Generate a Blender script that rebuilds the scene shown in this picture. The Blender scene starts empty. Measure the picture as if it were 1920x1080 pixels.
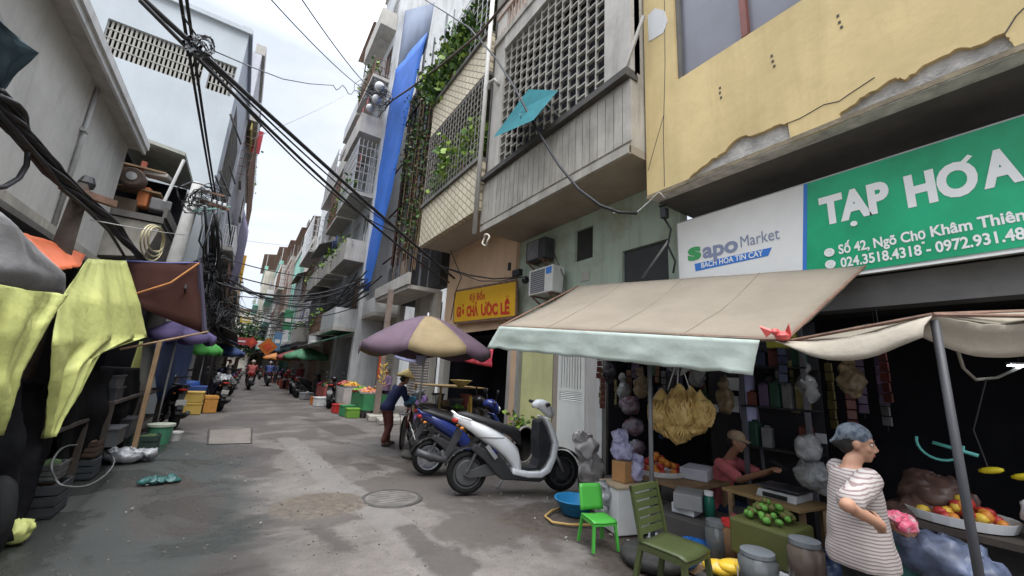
import bpy, bmesh, math, random
from mathutils import Vector, Matrix, noise
S = bpy.context.scene
COL = S.collection
PI = math.pi
rad = math.radians

# ------------------------------------------------------------------ camera
FPX, CX, CY, EYE = 750.0, 960.0, 540.0, 1.6          # focal length and centre in pixels of a 1920 px wide frame
_vp = Vector((450 - CX, -(677 - CY), -FPX)).normalized()   # street direction seen by the camera
_zn = Vector((190, 3400, -FPX)).normalized()               # the vertical seen by the camera
_zn = (_zn - _vp * _zn.dot(_vp)).normalized()
_xw = _vp.cross(_zn)
R3 = Matrix((_xw, _vp, _zn))                               # camera -> world
CAMP = Vector((0, 0, EYE))
cd = bpy.data.cameras.new('camera'); cam = bpy.data.objects.new('camera', cd); COL.objects.link(cam)
cd.sensor_fit = 'HORIZONTAL'; cd.sensor_width = 36.0; cd.lens = 36.0 * FPX / 1920.0
cd.clip_start = 0.05; cd.clip_end = 3000
cam.matrix_world = Matrix.Translation(CAMP) @ R3.to_4x4()
S.camera = cam

# ------------------------------------------------------------------ sky, sun, exposure
S.view_settings.view_transform = 'Standard'; S.view_settings.look = 'None'
S.view_settings.gamma = 1.0; S.view_settings.use_curve_mapping = False
S.view_settings.exposure = 0.92
SUN_EL, SUN_AZ = rad(64), rad(188)          # azimuth measured clockwise from +Y
w = bpy.data.worlds.new('World'); S.world = w; w.use_nodes = True
nt = w.node_tree; nt.nodes.clear()
N = nt.nodes.new; Lk = nt.links.new
sky = N('ShaderNodeTexSky'); sky.sky_type = 'NISHITA'; sky.sun_disc = False
sky.sun_elevation = SUN_EL; sky.sun_rotation = SUN_AZ; sky.dust_density = 3.0
bgs = N('ShaderNodeBackground'); bgs.inputs[1].default_value = 0.05
Lk(sky.outputs[0], bgs.inputs[0])
tc = N('ShaderNodeTexCoord'); sep = N('ShaderNodeSeparateXYZ'); Lk(tc.outputs['Generated'], sep.inputs[0])
# an overcast sky: brighter overhead than at the horizon
mr = N('ShaderNodeMapRange'); mr.inputs[1].default_value = 0.60; mr.inputs[2].default_value = 0.95
mr.inputs[3].default_value = 0.72; mr.inputs[4].default_value = 4.3; Lk(sep.outputs[2], mr.inputs[0])
mp = N('ShaderNodeMapping'); mp.inputs['Scale'].default_value = (1.2, 1.2, 2.6); Lk(tc.outputs['Generated'], mp.inputs[0])
nz = N('ShaderNodeTexNoise'); nz.inputs['Scale'].default_value = 2.3; nz.inputs['Detail'].default_value = 7
nz.inputs['Roughness'].default_value = 0.55; nz.inputs['Distortion'].default_value = 0.5; Lk(mp.outputs[0], nz.inputs[0])
cr = N('ShaderNodeValToRGB'); Lk(nz.outputs[0], cr.inputs[0])
cr.color_ramp.elements[0].position = 0.36; cr.color_ramp.elements[0].color = (0.66, 0.72, 0.83, 1)
cr.color_ramp.elements[1].position = 0.60; cr.color_ramp.elements[1].color = (0.82, 0.86, 0.93, 1)
e = cr.color_ramp.elements.new(0.47); e.color = (0.74, 0.79, 0.88, 1)
bgc = N('ShaderNodeBackground'); Lk(cr.outputs[0], bgc.inputs[0]); Lk(mr.outputs[0], bgc.inputs[1])
mx = N('ShaderNodeMixShader'); mx.inputs[0].default_value = 0.9; Lk(bgs.outputs[0], mx.inputs[1]); Lk(bgc.outputs[0], mx.inputs[2])
wo = N('ShaderNodeOutputWorld'); Lk(mx.outputs[0], wo.inputs[0])
sl = bpy.data.lights.new('sun', 'SUN'); so = bpy.data.objects.new('sun', sl); COL.objects.link(so)
sl.energy = 1.5; sl.angle = rad(40); sl.color = (1.0, 0.96, 0.9)
_sd = Vector((math.sin(SUN_AZ) * math.cos(SUN_EL), math.cos(SUN_AZ) * math.cos(SUN_EL), math.sin(SUN_EL)))
so.rotation_euler = _sd.to_track_quat('Z', 'Y').to_euler(); so.location = _sd * 60

# ------------------------------------------------------------------ measuring: the point of a plane seen at a pixel of the photograph
def _ray(px, py): return R3 @ Vector((px - CX, -(py - CY), -FPX))
def gp(px, py, z=0.0):
    d = _ray(px, py); return CAMP + d * ((z - EYE) / d.z)
def xp(px, py, x):
    d = _ray(px, py); return CAMP + d * (x / d.x)
def yp(px, py, y):
    d = _ray(px, py); return CAMP + d * (y / d.y)

# ------------------------------------------------------------------ materials
_M = {}
def M(name, col, rough=0.75, var=0.18, sc=2.5, bump=0.0, metal=0.0, col2=None, mix=0.5, streak=0.0, spec=0.4, alpha=1.0, trans=0.0, emit=None, estr=1.0, sheen=0.0, subs=0.0, obj=False, grime=(0.06, 0.055, 0.05), bsc=None):
    if name in _M: return _M[name]
    m = bpy.data.materials.new(name); m.use_nodes = True; n = m.node_tree; b = n.nodes['Principled BSDF']
    nn, lk = n.nodes.new, n.links.new
    b.inputs['Roughness'].default_value = rough; b.inputs['Metallic'].default_value = metal
    b.inputs['Specular IOR Level'].default_value = spec
    if alpha < 1: b.inputs['Alpha'].default_value = alpha
    if trans: b.inputs['Transmission Weight'].default_value = trans
    if subs: b.inputs['Subsurface Weight'].default_value = subs; b.inputs['Subsurface Radius'].default_value = (.02, .008, .004)
    if emit:
        b.inputs['Emission Color'].default_value = (*emit, 1); b.inputs['Emission Strength'].default_value = estr
    if obj:
        g = nn('ShaderNodeTexCoord'); pos = g.outputs['Object']
    else:
        g = nn('ShaderNodeNewGeometry'); pos = g.outputs['Position']
    t = nn('ShaderNodeTexNoise'); t.inputs['Scale'].default_value = sc; t.inputs['Detail'].default_value = 6; t.inputs['Roughness'].default_value = .62
    lk(pos, t.inputs['Vector'])
    r = nn('ShaderNodeValToRGB'); lk(t.outputs[0], r.inputs[0])
    a = [c * (1 - var) for c in col]; bb = [min(1, c * (1 + var)) for c in col]
    r.color_ramp.elements[0].position = .33; r.color_ramp.elements[1].position = .67
    r.color_ramp.elements[0].color = (*(a if col2 is None else col2), 1); r.color_ramp.elements[1].color = (*bb, 1)
    if col2 is not None:
        r.color_ramp.elements[0].position = mix - .1; r.color_ramp.elements[1].position = mix + .1
    out = r.outputs[0]
    if streak:
        mpn = nn('ShaderNodeMapping'); mpn.inputs['Scale'].default_value = (2.6, 2.6, .38); lk(pos, mpn.inputs[0])
        t2 = nn('ShaderNodeTexNoise'); t2.inputs['Scale'].default_value = 1.2; t2.inputs['Detail'].default_value = 9; t2.inputs['Roughness'].default_value = .68; t2.inputs['Distortion'].default_value = .4; lk(mpn.outputs[0], t2.inputs['Vector'])
        r2 = nn('ShaderNodeMapRange'); r2.inputs[1].default_value = .48; r2.inputs[2].default_value = .78; r2.inputs[3].default_value = 0; r2.inputs[4].default_value = streak
        lk(t2.outputs[0], r2.inputs[0])
        mxn = nn('ShaderNodeMix'); mxn.data_type = 'RGBA'; lk(r2.outputs[0], mxn.inputs['Factor']); lk(out, mxn.inputs['A']); mxn.inputs['B'].default_value = (*grime, 1)
        out = mxn.outputs['Result']
    lk(out, b.inputs['Base Color'])
    if bump:
        t3 = nn('ShaderNodeTexNoise'); t3.inputs['Scale'].default_value = bsc or sc * 6; t3.inputs['Detail'].default_value = 5; lk(pos, t3.inputs['Vector'])
        bp = nn('ShaderNodeBump'); bp.inputs['Strength'].default_value = bump; bp.inputs['Distance'].default_value = .02
        lk(t3.outputs[0], bp.inputs['Height']); lk(bp.outputs[0], b.inputs['Normal'])
    _M[name] = m
    return m

# ------------------------------------------------------------------ mesh builder
_org = {}
class MB:
    def __init__(s): s.v = []; s.f = []; s.mi = []; s.m = 0
    def add(s, vs, fs):
        o = len(s.v); s.v += [Vector(v) for v in vs]
        for f in fs: s.f.append([i + o for i in f]); s.mi.append(s.m)
        return s
    def mat(s, i): s.m = i; return s
    def box(s, x0, x1, y0, y1, z0, z1):
        return s.add([(x, y, z) for x in (x0, x1) for y in (y0, y1) for z in (z0, z1)],
                     [(0, 1, 3, 2), (4, 6, 7, 5), (0, 4, 5, 1), (2, 3, 7, 6), (0, 2, 6, 4), (1, 5, 7, 3)])
    def obox(s, c, size, rot=None):
        sx, sy, sz = [q / 2 for q in size]; c = Vector(c)
        if rot is None: rm = Matrix.Identity(3)
        elif isinstance(rot, (int, float)): rm = Matrix.Rotation(rot, 3, 'Z')
        else: rm = rot
        vs = [c + rm @ Vector((x, y, z)) for x in (-sx, sx) for y in (-sy, sy) for z in (-sz, sz)]
        return s.add(vs, [(0, 1, 3, 2), (4, 6, 7, 5), (0, 4, 5, 1), (2, 3, 7, 6), (0, 2, 6, 4), (1, 5, 7, 3)])
    def beam(s, p, q, w, h, up=(0, 0, 1)):
        p, q = Vector(p), Vector(q); d = (q - p); L = d.length; d.normalize(); u = Vector(up)
        if abs(d.dot(u)) > .98: u = Vector((0, 1, 0))
        a = d.cross(u).normalized(); b = a.cross(d).normalized()
        rm = Matrix((d, a, b)).transposed()
        return s.obox((p + q) / 2, (L, w, h), rm)
    def tube(s, pts, r, n=6, closed=False, cap=True, flat=1.0):
        pts = [Vector(p) for p in pts]; k = len(pts); rs = r if isinstance(r, (list, tuple)) else [r] * k
        o = len(s.v); prev = None
        for i, p in enumerate(pts):
            if closed: t = pts[(i + 1) % k] - pts[i - 1]
            else: t = pts[min(i + 1, k - 1)] - pts[max(i - 1, 0)]
            if t.length < 1e-7: t = Vector((0, 0, 1))
            t.normalize()
            if prev is None:
                u = Vector((0, 0, 1)) if abs(t.z) < .9 else Vector((1, 0, 0))
                a = t.cross(u).normalized()
            else:
                a = (prev - t * prev.dot(t)).normalized()
            prev = a; b = t.cross(a)
            for j in range(n):
                g = 2 * PI * j / n
                s.v.append(p + (a * math.cos(g) + b * math.sin(g) * flat) * rs[i])
        for i in range(k if closed else k - 1):
            i2 = (i + 1) % k
            for j in range(n):
                j2 = (j + 1) % n
                s.f.append([o + i * n + j, o + i * n + j2, o + i2 * n + j2, o + i2 * n + j]); s.mi.append(s.m)
        if cap and not closed:
            s.f.append([o + j for j in range(n)][::-1]); s.mi.append(s.m)
            s.f.append([o + (k - 1) * n + j for j in range(n)]); s.mi.append(s.m)
        return s
    def lathe(s, prof, c=(0, 0, 0), n=20, rm=None, sx=1, sy=1):
        c = Vector(c); o = len(s.v); k = len(prof)
        for r, z in prof:
            for j in range(n):
                g = 2 * PI * j / n; p = Vector((r * math.cos(g) * sx, r * math.sin(g) * sy, z))
                s.v.append(c + (rm @ p if rm else p))
        for i in range(k - 1):
            for j in range(n):
                j2 = (j + 1) % n
                s.f.append([o + i * n + j, o + i * n + j2, o + (i + 1) * n + j2, o + (i + 1) * n + j]); s.mi.append(s.m)
        if prof[0][0] > 1e-6: s.f.append([o + j for j in range(n)][::-1]); s.mi.append(s.m)
        if prof[-1][0] > 1e-6: s.f.append([o + (k - 1) * n + j for j in range(n)]); s.mi.append(s.m)
        return s
    def ball(s, c, r, n=12, rm=None):
        if not isinstance(r, (tuple, list)): r = (r, r, r)
        c = Vector(c); k = n // 2 + 1; o = len(s.v)
        for i in range(k):
            ph = PI * i / (k - 1)
            for j in range(n):
                g = 2 * PI * j / n
                p = Vector((r[0] * math.sin(ph) * math.cos(g), r[1] * math.sin(ph) * math.sin(g), -r[2] * math.cos(ph)))
                s.v.append(c + (rm @ p if rm else p))
        for i in range(k - 1):
            for j in range(n):
                j2 = (j + 1) % n
                s.f.append([o + i * n + j, o + i * n + j2, o + (i + 1) * n + j2, o + (i + 1) * n + j]); s.mi.append(s.m)
        return s
    def prism(s, pts, off):            # pts: 3-D outline, extruded by the vector off
        pts = [Vector(p) for p in pts]; off = Vector(off); k = len(pts)
        return s.add(pts + [p + off for p in pts], [list(range(k))[::-1], list(range(k, 2 * k))] + [[i, (i + 1) % k, k + (i + 1) % k, k + i] for i in range(k)])
    def grid(s, rows):
        k = len(rows[0]); o = len(s.v)
        for r in rows: s.v += [Vector(p) for p in r]
        for i in range(len(rows) - 1):
            for j in range(k - 1):
                s.f.append([o + i * k + j, o + i * k + j + 1, o + (i + 1) * k + j + 1, o + (i + 1) * k + j]); s.mi.append(s.m)
        return s
    def build(s, name, mats, parent=None, smooth=False, bevel=0, solid=0, sub=0, seg=2):
        me = bpy.data.meshes.new(name)
        if parent is not None: off = _org.get(parent.name, Vector((0, 0, 0)))
        else:
            xs = [v.x for v in s.v]; ys = [v.y for v in s.v]; zs = [v.z for v in s.v]
            off = Vector(((min(xs) + max(xs)) / 2, (min(ys) + max(ys)) / 2, min(zs)))
        me.from_pydata([tuple(v - off) for v in s.v], [], s.f)
        if not isinstance(mats, (list, tuple)): mats = [mats]
        for m in mats: me.materials.append(m)
        if len(mats) > 1: me.polygons.foreach_set('material_index', s.mi)
        bm = bmesh.new(); bm.from_mesh(me); bmesh.ops.remove_doubles(bm, verts=bm.verts, dist=1e-5)
        bmesh.ops.recalc_face_normals(bm, faces=bm.faces); bm.to_mesh(me); bm.free()
        if smooth: me.polygons.foreach_set('use_smooth', [True] * len(me.polygons))
        o = bpy.data.objects.new(name, me); COL.objects.link(o)
        if parent is not None: o.parent = parent; _org[o.name] = off
        else: o.location = off; _org[o.name] = off.copy()
        if solid:
            q = o.modifiers.new('solid', 'SOLIDIFY'); q.thickness = solid; q.offset = 0
        if sub:
            q = o.modifiers.new('sub', 'SUBSURF'); q.levels = sub; q.render_levels = sub
        if bevel:
            q = o.modifiers.new('bevel', 'BEVEL'); q.width = bevel; q.segments = seg; q.limit_method = 'ANGLE'; q.angle_limit = rad(40)
        return o

def tag(o, label, cat=None, group=None, kind=None):
    if label: o['label'] = label
    if cat: o['category'] = cat
    if group: o['group'] = group
    if kind: o['kind'] = kind
    return o
def T(name, label, cat, loc=(0, 0, 0), group=None):
    o = bpy.data.objects.new(name, None); COL.objects.link(o); o.empty_display_size = .1
    o.location = loc; _org[o.name] = Vector(loc)
    return tag(o, label, cat, group)
def struct(o): o['kind'] = 'structure'; return o
def kids(o): return [c for c in bpy.data.objects if c.parent == o]
def dup(root, loc, rz=0.0, label=None, scale=None):
    def cp(o, par):
        c = o.copy(); COL.objects.link(c); c.parent = par
        for ch in list(o.children): cp(ch, c)
        return c
    r = cp(root, None); r.location = loc; r.rotation_euler = (0, 0, rz)
    if scale: r.scale = (scale,) * 3
    if label: r['label'] = label
    return r
def V(*a): return Vector(a)
def lerp(a, b, t): return a + (b - a) * t
def sag(p, q, d, n=14):
    p, q = Vector(p), Vector(q)
    return [p.lerp(q, i / n) - Vector((0, 0, d * 4 * (i / n) * (1 - i / n))) for i in range(n + 1)]

def text(body, size, parent, mat_, origin, xdir, ydir, offset=0.0, width=None, lift=0.0):
    """Lettering as a mesh part; origin = start of the base line."""
    c = bpy.data.curves.new('lettering', 'FONT'); c.body = body; c.size = size; c.offset = offset; c.resolution_u = 4
    t = bpy.data.objects.new('lettering_tmp', c); COL.objects.link(t)
    dg = bpy.context.evaluated_depsgraph_get(); me = bpy.data.meshes.new_from_object(t.evaluated_get(dg)); bpy.data.objects.remove(t)
    xd, yd = Vector(xdir), Vector(ydir); nd = xd.cross(yd).normalized(); og = Vector(origin)
    xs = [v.co.x for v in me.vertices]; k = 1.0
    if width: k = width / (max(xs) - min(xs))
    off = _org.get(parent.name, Vector((0, 0, 0)))
    for v in me.vertices: v.co = og + xd * ((v.co.x - min(xs)) * k) + yd * v.co.y + nd * lift - off
    me.materials.clear(); me.materials.append(mat_); me.polygons.foreach_set('use_smooth', [False] * len(me.polygons))
    o = bpy.data.objects.new('lettering', me); COL.objects.link(o); o.parent = parent; _org[o.name] = off
    return o

def leaves(mb, centre, rx, n, size, seed, pts=None, nm=1):
    rnd = random.Random(seed)
    for i in range(n):
        if pts: c = Vector(rnd.choice(pts)) + Vector((rnd.gauss(0, rx[0]), rnd.gauss(0, rx[1]), rnd.gauss(0, rx[2])))
        else: c = Vector(centre) + Vector((rnd.gauss(0, rx[0] * .5), rnd.gauss(0, rx[1] * .5), rnd.gauss(0, rx[2] * .5)))
        d = Vector((rnd.gauss(0, 1), rnd.gauss(0, 1), rnd.gauss(0, .7))).normalized(); u = Vector((rnd.gauss(0, 1), rnd.gauss(0, 1), rnd.gauss(0, 1)))
        a = d.cross(u).normalized(); l = size * rnd.uniform(.6, 1.5); ww = l * rnd.uniform(.28, .45)
        mb.mat(rnd.randrange(nm)); mb.add([c, c + d * l * .5 + a * ww, c + d * l, c + d * l * .5 - a * ww], [(0, 1, 2, 3)])
    mb.mat(0); return mb
# ------------------------------------------------------------------ shared materials
conc = M('weathered_concrete', (.37, .345, .30), .85, .22, 1.4, .35, streak=.7, grime=(.09, .075, .058))
conc_d = M('dark_concrete', (.15, .142, .13), .9, .25, 1.6, .3, streak=.6)
conc_l = M('pale_concrete', (.43, .405, .365), .85, .15, 1.2, .25, streak=.5, grime=(.1, .085, .07))
plaster_w = M('white_plaster', (.60, .60, .59), .85, .08, .9, .15, streak=.35)
plaster_g = M('green_plaster', (.36, .43, .35), .85, .16, 1.1, .25, streak=.6, col2=(.33, .33, .24), mix=.42, grime=(.12, .10, .07))
plaster_p = M('peach_plaster', (.62, .43, .28), .85, .12, .9, .2, streak=.25, grime=(.25, .14, .08))
yellow = M('yellow_plaster', (.60, .46, .225), .85, .12, .9, .3, streak=.5, grime=(.38, .28, .13))
substrate = M('bare_render', (.46, .435, .40), .95, .3, 6, .8)
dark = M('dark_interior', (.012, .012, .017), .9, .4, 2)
dark_grey = M('dark_grey_soffit', (.085, .078, .07), .9, .3, 1.2, .2)  # plain dark grey for undersides, cracks and holes
glass = M('window_glass', (.055, .06, .07), .12, .2, 1.5, spec=.6)
glass_g = M('dusty_glass', (.16, .16, .185), .3, .15, 1.2, spec=.5)
steel = M('painted_steel', (.42, .42, .41), .45, .15, 5, metal=.3)
rust = M('rusty_steel', (.17, .10, .07), .75, .35, 6, .3)
black = M('black_plastic', (.018, .018, .02), .45, .3, 4)
rubber = M('rubber', (.022, .021, .021), .85, .3, 9, .2)
cable_m = M('cable_black', (.02, .02, .022), .6, .3, 4)
chrome = M('bright_metal', (.62, .62, .63), .25, .1, 5, metal=.9)
white_p = M('white_plastic', (.70, .71, .71), .35, .06, 3)
redp = M('red_plastic', (.45, .03, .03), .45, .2, 4)
leaf_a = M('leaf_green', (.075, .16, .03), .6, .35, 8, obj=True)
leaf_b = M('leaf_yellow_green', (.22, .33, .045), .6, .3, 8, obj=True)
leaf_c = M('leaf_dark', (.03, .07, .02), .6, .3, 8, obj=True)
wood = M('worn_wood', (.24, .155, .085), .75, .25, 4, .2)

def tube1(name, pts, r, mat_, label, cat, n=6, group=None):
    return tag(MB().tube(pts, r, n).build(name, mat_, None, True), label, cat, group)

def wallh(mb, x0, x1, y0, y1, z0, z1, holes=()):
    ys = sorted({y0, y1} | {q for h in holes for q in h[:2] if y0 < q < y1}); zs = sorted({z0, z1} | {q for h in holes for q in h[2:] if z0 < q < z1})
    for i in range(len(ys) - 1):
        for j in range(len(zs) - 1):
            ym, zm = (ys[i] + ys[i + 1]) / 2, (zs[j] + zs[j + 1]) / 2
            if not any(h[0] < ym < h[1] and h[2] < zm < h[3] for h in holes): mb.box(x0, x1, ys[i], ys[i + 1], zs[j], zs[j + 1])
    return mb

def window(par, x, y0, y1, z0, z1, n=-1, fm=None, gm=None, mull=1, bars=0, sill=False, depth=.12):
    """n = -1: the wall faces -X (right side of the street); the pane sits back in the opening."""
    a, b = sorted((x - n * .02, x - n * .08)); t = .05
    f = MB(); f.box(a, b, y0, y0 + t, z0, z1).box(a, b, y1 - t, y1, z0, z1).box(a, b, y0 + t, y1 - t, z0, z0 + t).box(a, b, y0 + t, y1 - t, z1 - t, z1)
    for i in range(mull):
        c = y0 + (y1 - y0) * (i + 1) / (mull + 1); f.box(a, b, c - .025, c + .025, z0 + t, z1 - t)
    fo = f.build('window', fm or steel, par)
    p0, p1 = sorted((x - n * .05, x - n * .06))
    MB().box(p0, p1, y0 + .01, y1 - .01, z0 + .01, z1 - .01).build('pane', gm or glass, fo)
    if bars:
        g = MB(); bx = x + n * .03
        for i in range(bars + 1):
            c = lerp(y0, y1, i / bars); g.box(bx - .01, bx + .01, c - .01, c + .01, z0 - .05, z1 + .05)
        k = max(2, int((z1 - z0) / .35))
        for i in range(k + 1):
            c = lerp(z0, z1, i / k); g.box(bx - .014, bx + .006, y0 - .03, y1 + .03, c - .01, c + .01)
        g.build('grille', rust if bars % 2 else steel, fo)
    if sill:
        q0, q1 = sorted((x - n * .1, x + n * .1)); MB().box(q0, q1, y0 - .08, y1 + .08, z0 - .08, z0 - .004).build('sill', conc_l, fo)
    return fo

# ------------------------------------------------------------------ ground and road
def road_mat():
    m = bpy.data.materials.new('worn_road'); m.use_nodes = True; n = m.node_tree; b = n.nodes['Principled BSDF']; nn, lk = n.nodes.new, n.links.new
    g = nn('ShaderNodeNewGeometry')
    def nse(sc, det, ro=.6, dist=0):
        t = nn('ShaderNodeTexNoise'); t.inputs['Scale'].default_value = sc; t.inputs['Detail'].default_value = det; t.inputs['Roughness'].default_value = ro; t.inputs['Distortion'].default_value = dist
        lk(g.outputs['Position'], t.inputs['Vector']); return t.outputs[0]
    def ramp(x, a, c, ca, cb):
        r = nn('ShaderNodeValToRGB'); lk(x, r.inputs[0]); e = r.color_ramp.elements; e[0].position = a; e[1].position = c; e[0].color = (*ca, 1); e[1].color = (*cb, 1); return r.outputs[0]
    def mixc(f, a, c, mode='MIX'):
        x = nn('ShaderNodeMix'); x.data_type = 'RGBA'; x.blend_type = mode
        if isinstance(f, float): x.inputs['Factor'].default_value = f
        else: lk(f, x.inputs['Factor'])
        for s_, v in (('A', a), ('B', c)):
            if isinstance(v, tuple): x.inputs[s_].default_value = (*v, 1)
            else: lk(v, x.inputs[s_])
        return x.outputs['Result']
    base = ramp(nse(.9, 8, .68), .35, .68, (.092, .080, .072), (.178, .160, .146))
    gr = ramp(nse(70, 4, .7), .3, .7, (.70, .70, .70), (1.25, 1.24, 1.22))
    c = mixc(1.0, base, gr, 'MULTIPLY')
    c = mixc(ramp(nse(9, 6, .65), .52, .66, (0, 0, 0), (.5, .5, .5)), c, (.075, .068, .062))
    damp = ramp(nse(.55, 9, .62, .6), .485, .53, (0, 0, 0), (.72, .72, .72))
    c = mixc(damp, c, (.060, .049, .042))
    sp = nn('ShaderNodeSeparateXYZ'); lk(g.outputs['Position'], sp.inputs[0])
    mxx = nn('ShaderNodeMapRange'); mxx.inputs[1].default_value = 1.0; mxx.inputs[2].default_value = -.8; lk(sp.outputs[0], mxx.inputs[0])
    my = nn('ShaderNodeMapRange'); my.inputs[1].default_value = 12.5; my.inputs[2].default_value = 8.5; lk(sp.outputs[1], my.inputs[0])
    mm = nn('ShaderNodeMath'); mm.operation = 'MULTIPLY'; lk(mxx.outputs[0], mm.inputs[0]); lk(my.outputs[0], mm.inputs[1])
    wn = nn('ShaderNodeMath'); wn.operation = 'MULTIPLY_ADD'; lk(nse(1.6, 7, .65), wn.inputs[0]); wn.inputs[1].default_value = .9; lk(mm.outputs[0], wn.inputs[2])
    wet = ramp(wn.outputs[0], .58, .95, (0, 0, 0), (.88, .88, .88))
    c = mixc(wet, c, (.022, .026, .023))
    fine = nse(11, 6, .68); blot = nse(2.2, 6, .65)
    def attr(nm, a, c_, top):
        at = nn('ShaderNodeAttribute'); at.attribute_name = nm
        m1 = nn('ShaderNodeMath'); m1.operation = 'MULTIPLY_ADD'; lk(fine, m1.inputs[0]); m1.inputs[1].default_value = .55; lk(at.outputs['Fac'], m1.inputs[2])
        m2 = nn('ShaderNodeMath'); m2.operation = 'MULTIPLY_ADD'; lk(blot, m2.inputs[0]); m2.inputs[1].default_value = .45; lk(m1.outputs[0], m2.inputs[2])
        return ramp(m2.outputs[0], a, c_, (0, 0, 0), (top, top, top))
    c = mixc(attr('trench', .76, .98, .75), c, mixc(1.0, ramp(nse(3, 6, .7), .35, .65, (.135, .124, .114), (.178, .165, .152)), gr, 'MULTIPLY'))
    c = mixc(attr('mud', .80, .98, .9), c, ramp(nse(16, 6, .75), .35, .65, (.055, .042, .032), (.135, .110, .082)))
    dmp = attr('damp', .84, 1.0, .72); c = mixc(dmp, c, (.042, .034, .029))
    drt = attr('dirt', .82, .98, .9); c = mixc(drt, c, ramp(nse(14, 6, .75), .35, .65, (.032, .024, .019), (.085, .066, .05)))
    lk(c, b.inputs['Base Color'])
    rr = nn('ShaderNodeMath'); rr.operation = 'MULTIPLY_ADD'; lk(wet, rr.inputs[0]); rr.inputs[1].default_value = -.42
    r2 = nn('ShaderNodeMath'); r2.operation = 'MULTIPLY_ADD'; lk(damp, r2.inputs[0]); r2.inputs[1].default_value = -.35; r2.inputs[2].default_value = .88
    lk(r2.outputs[0], rr.inputs[2]); lk(rr.outputs[0], b.inputs['Roughness'])
    bp = nn('ShaderNodeBump'); bp.inputs['Strength'].default_value = .55; bp.inputs['Distance'].default_value = .012; lk(nse(28, 7, .75), bp.inputs['Height']); lk(bp.outputs[0], b.inputs['Normal'])
    return m
road_m = road_mat()
ground_m = M('packed_ground', (.16, .15, .14), .9, .2, .7, .3)
struct(MB().box(-900, 900, -500, 1400, -.3, -.02).build('ground', ground_m))
rnd = random.Random(3)
def seg_d(p, a, b):
    ab = b - a; t = max(0, min(1, (p - a).dot(ab) / max(1e-9, ab.dot(ab)))); return (p - a - ab * t).length
def poly_in(p, P):
    r = False; j = len(P) - 1
    for i in range(len(P)):
        if (P[i].y > p.y) != (P[j].y > p.y) and p.x < (P[j].x - P[i].x) * (p.y - P[i].y) / (P[j].y - P[i].y) + P[i].x: r = not r
        j = i
    return r
def g2(px): return [gp(*q).to_2d() for q in px]
TRN = g2([(538, 822), (575, 855), (620, 898), (685, 945), (770, 1005), (870, 1085)])
PAL = [g2([(392, 806), (472, 802), (470, 832), (390, 835)])]
DMP = [g2(q) for q in ([(360, 1085), (395, 1050), (440, 1032), (490, 1045), (500, 1085)], [(578, 990), (600, 988), (640, 1015), (665, 1035), (630, 1032)], [(745, 990), (775, 985), (800, 1015), (850, 1030), (900, 1060), (880, 1080), (830, 1080), (790, 1045)], [(430, 880), (490, 874), (530, 882), (470, 894)], [(375, 842), (460, 836), (530, 845), (500, 858), (420, 860)], [(595, 800), (650, 796), (690, 812), (640, 818)], [(660, 870), (700, 868), (715, 880), (680, 884)], [(240, 900), (330, 890), (420, 930), (380, 1000), (260, 1010)], [(540, 780), (600, 776), (640, 786), (590, 792)])]
DRT = [g2([(940, 975), (1010, 945), (1085, 940), (1180, 930), (1330, 960), (1380, 1085), (1160, 1085), (1090, 1015), (1000, 998)])]
HMP = gp(600, 948).to_2d()
def area(p, polys, soft):
    best = 0
    for P in polys:
        d = min(seg_d(p, P[i - 1], P[i]) for i in range(len(P))); v = .5 + (.5 if poly_in(p, P) else -.5) * min(1, d / soft); best = max(best, v)
    return best
RX0, RX1, RY0, RY1, RS = -2.6, 5.6, 1.6, 14.0, .055
def rz(x, y):
    z = .012 * noise.noise(Vector((x * .6, y * .6, 0)))
    d = math.hypot(x - HMP.x, (y - HMP.y) * 1.1) / .5
    if d < 1.25: z += .035 * max(0, 1 - d * d) + .010 * math.exp(-((d - .95) / .12) ** 2) + .012 * noise.noise(Vector((x * 9, y * 9, 3))) * max(0, 1.2 - d)
    return z
xs_ = [RX0 + i * RS for i in range(int((RX1 - RX0) / RS) + 1)]; ys = [RY0 + i * RS for i in range(int((RY1 - RY0) / RS) + 1)]
rm = MB().grid([[(x, y, rz(x, y)) for x in xs_] for y in ys]); lay = {k: [] for k in ('trench', 'pale', 'mud', 'damp', 'dirt')}
for v in rm.v:
    p = Vector((v.x, v.y)); lay['trench'].append(max(0, .5 + (.17 - min(seg_d(p, TRN[i], TRN[i + 1]) for i in range(len(TRN) - 1))) / .22) if v.y < 13 else 0)
    lay['pale'].append(area(p, PAL, .15)); lay['mud'].append(max(0, 1.0 - (math.hypot(v.x - HMP.x, (v.y - HMP.y) * 1.1) / .5) ** 2 * .55)); lay['damp'].append(area(p, DMP, .22)); lay['dirt'].append(area(p, DRT, .3))
xe, ye = xs_[-1], ys[-1]
o = rm.build('road', road_m, None, True); me = o.data
for k, vals in lay.items():
    at = me.attributes.new(k, 'FLOAT', 'POINT'); at.data.foreach_set('value', [min(1.0, max(0.0, q)) for q in vals])
struct(o)
struct(MB().grid([[(x, y, 0) for x in (RX0, 0, 3, xe)] for y in [ye + i * 4 for i in range(32)]]).build('road', road_m, None, True))
struct(MB().grid([[(x, y, 0) for x in (-6, RX0)] for y in (-6, RY0, ye, 140)]).grid([[(x, y, 0) for x in (xe, 9)] for y in (-6, RY0, ye, 140)]).grid([[(x, y, 0) for x in (RX0, 0, xe)] for y in (-6, RY0)]).build('pavement', road_m))
mc = gp(735, 935)
sq = [gp(*q) for q in ((392, 806), (472, 803), (471, 832), (389, 834))]
SLB = T('slab_cover', 'pale rectangular slab cover let into the lane further back', 'slab cover', sum(sq, V(0, 0, 0)) / 4)
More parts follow.
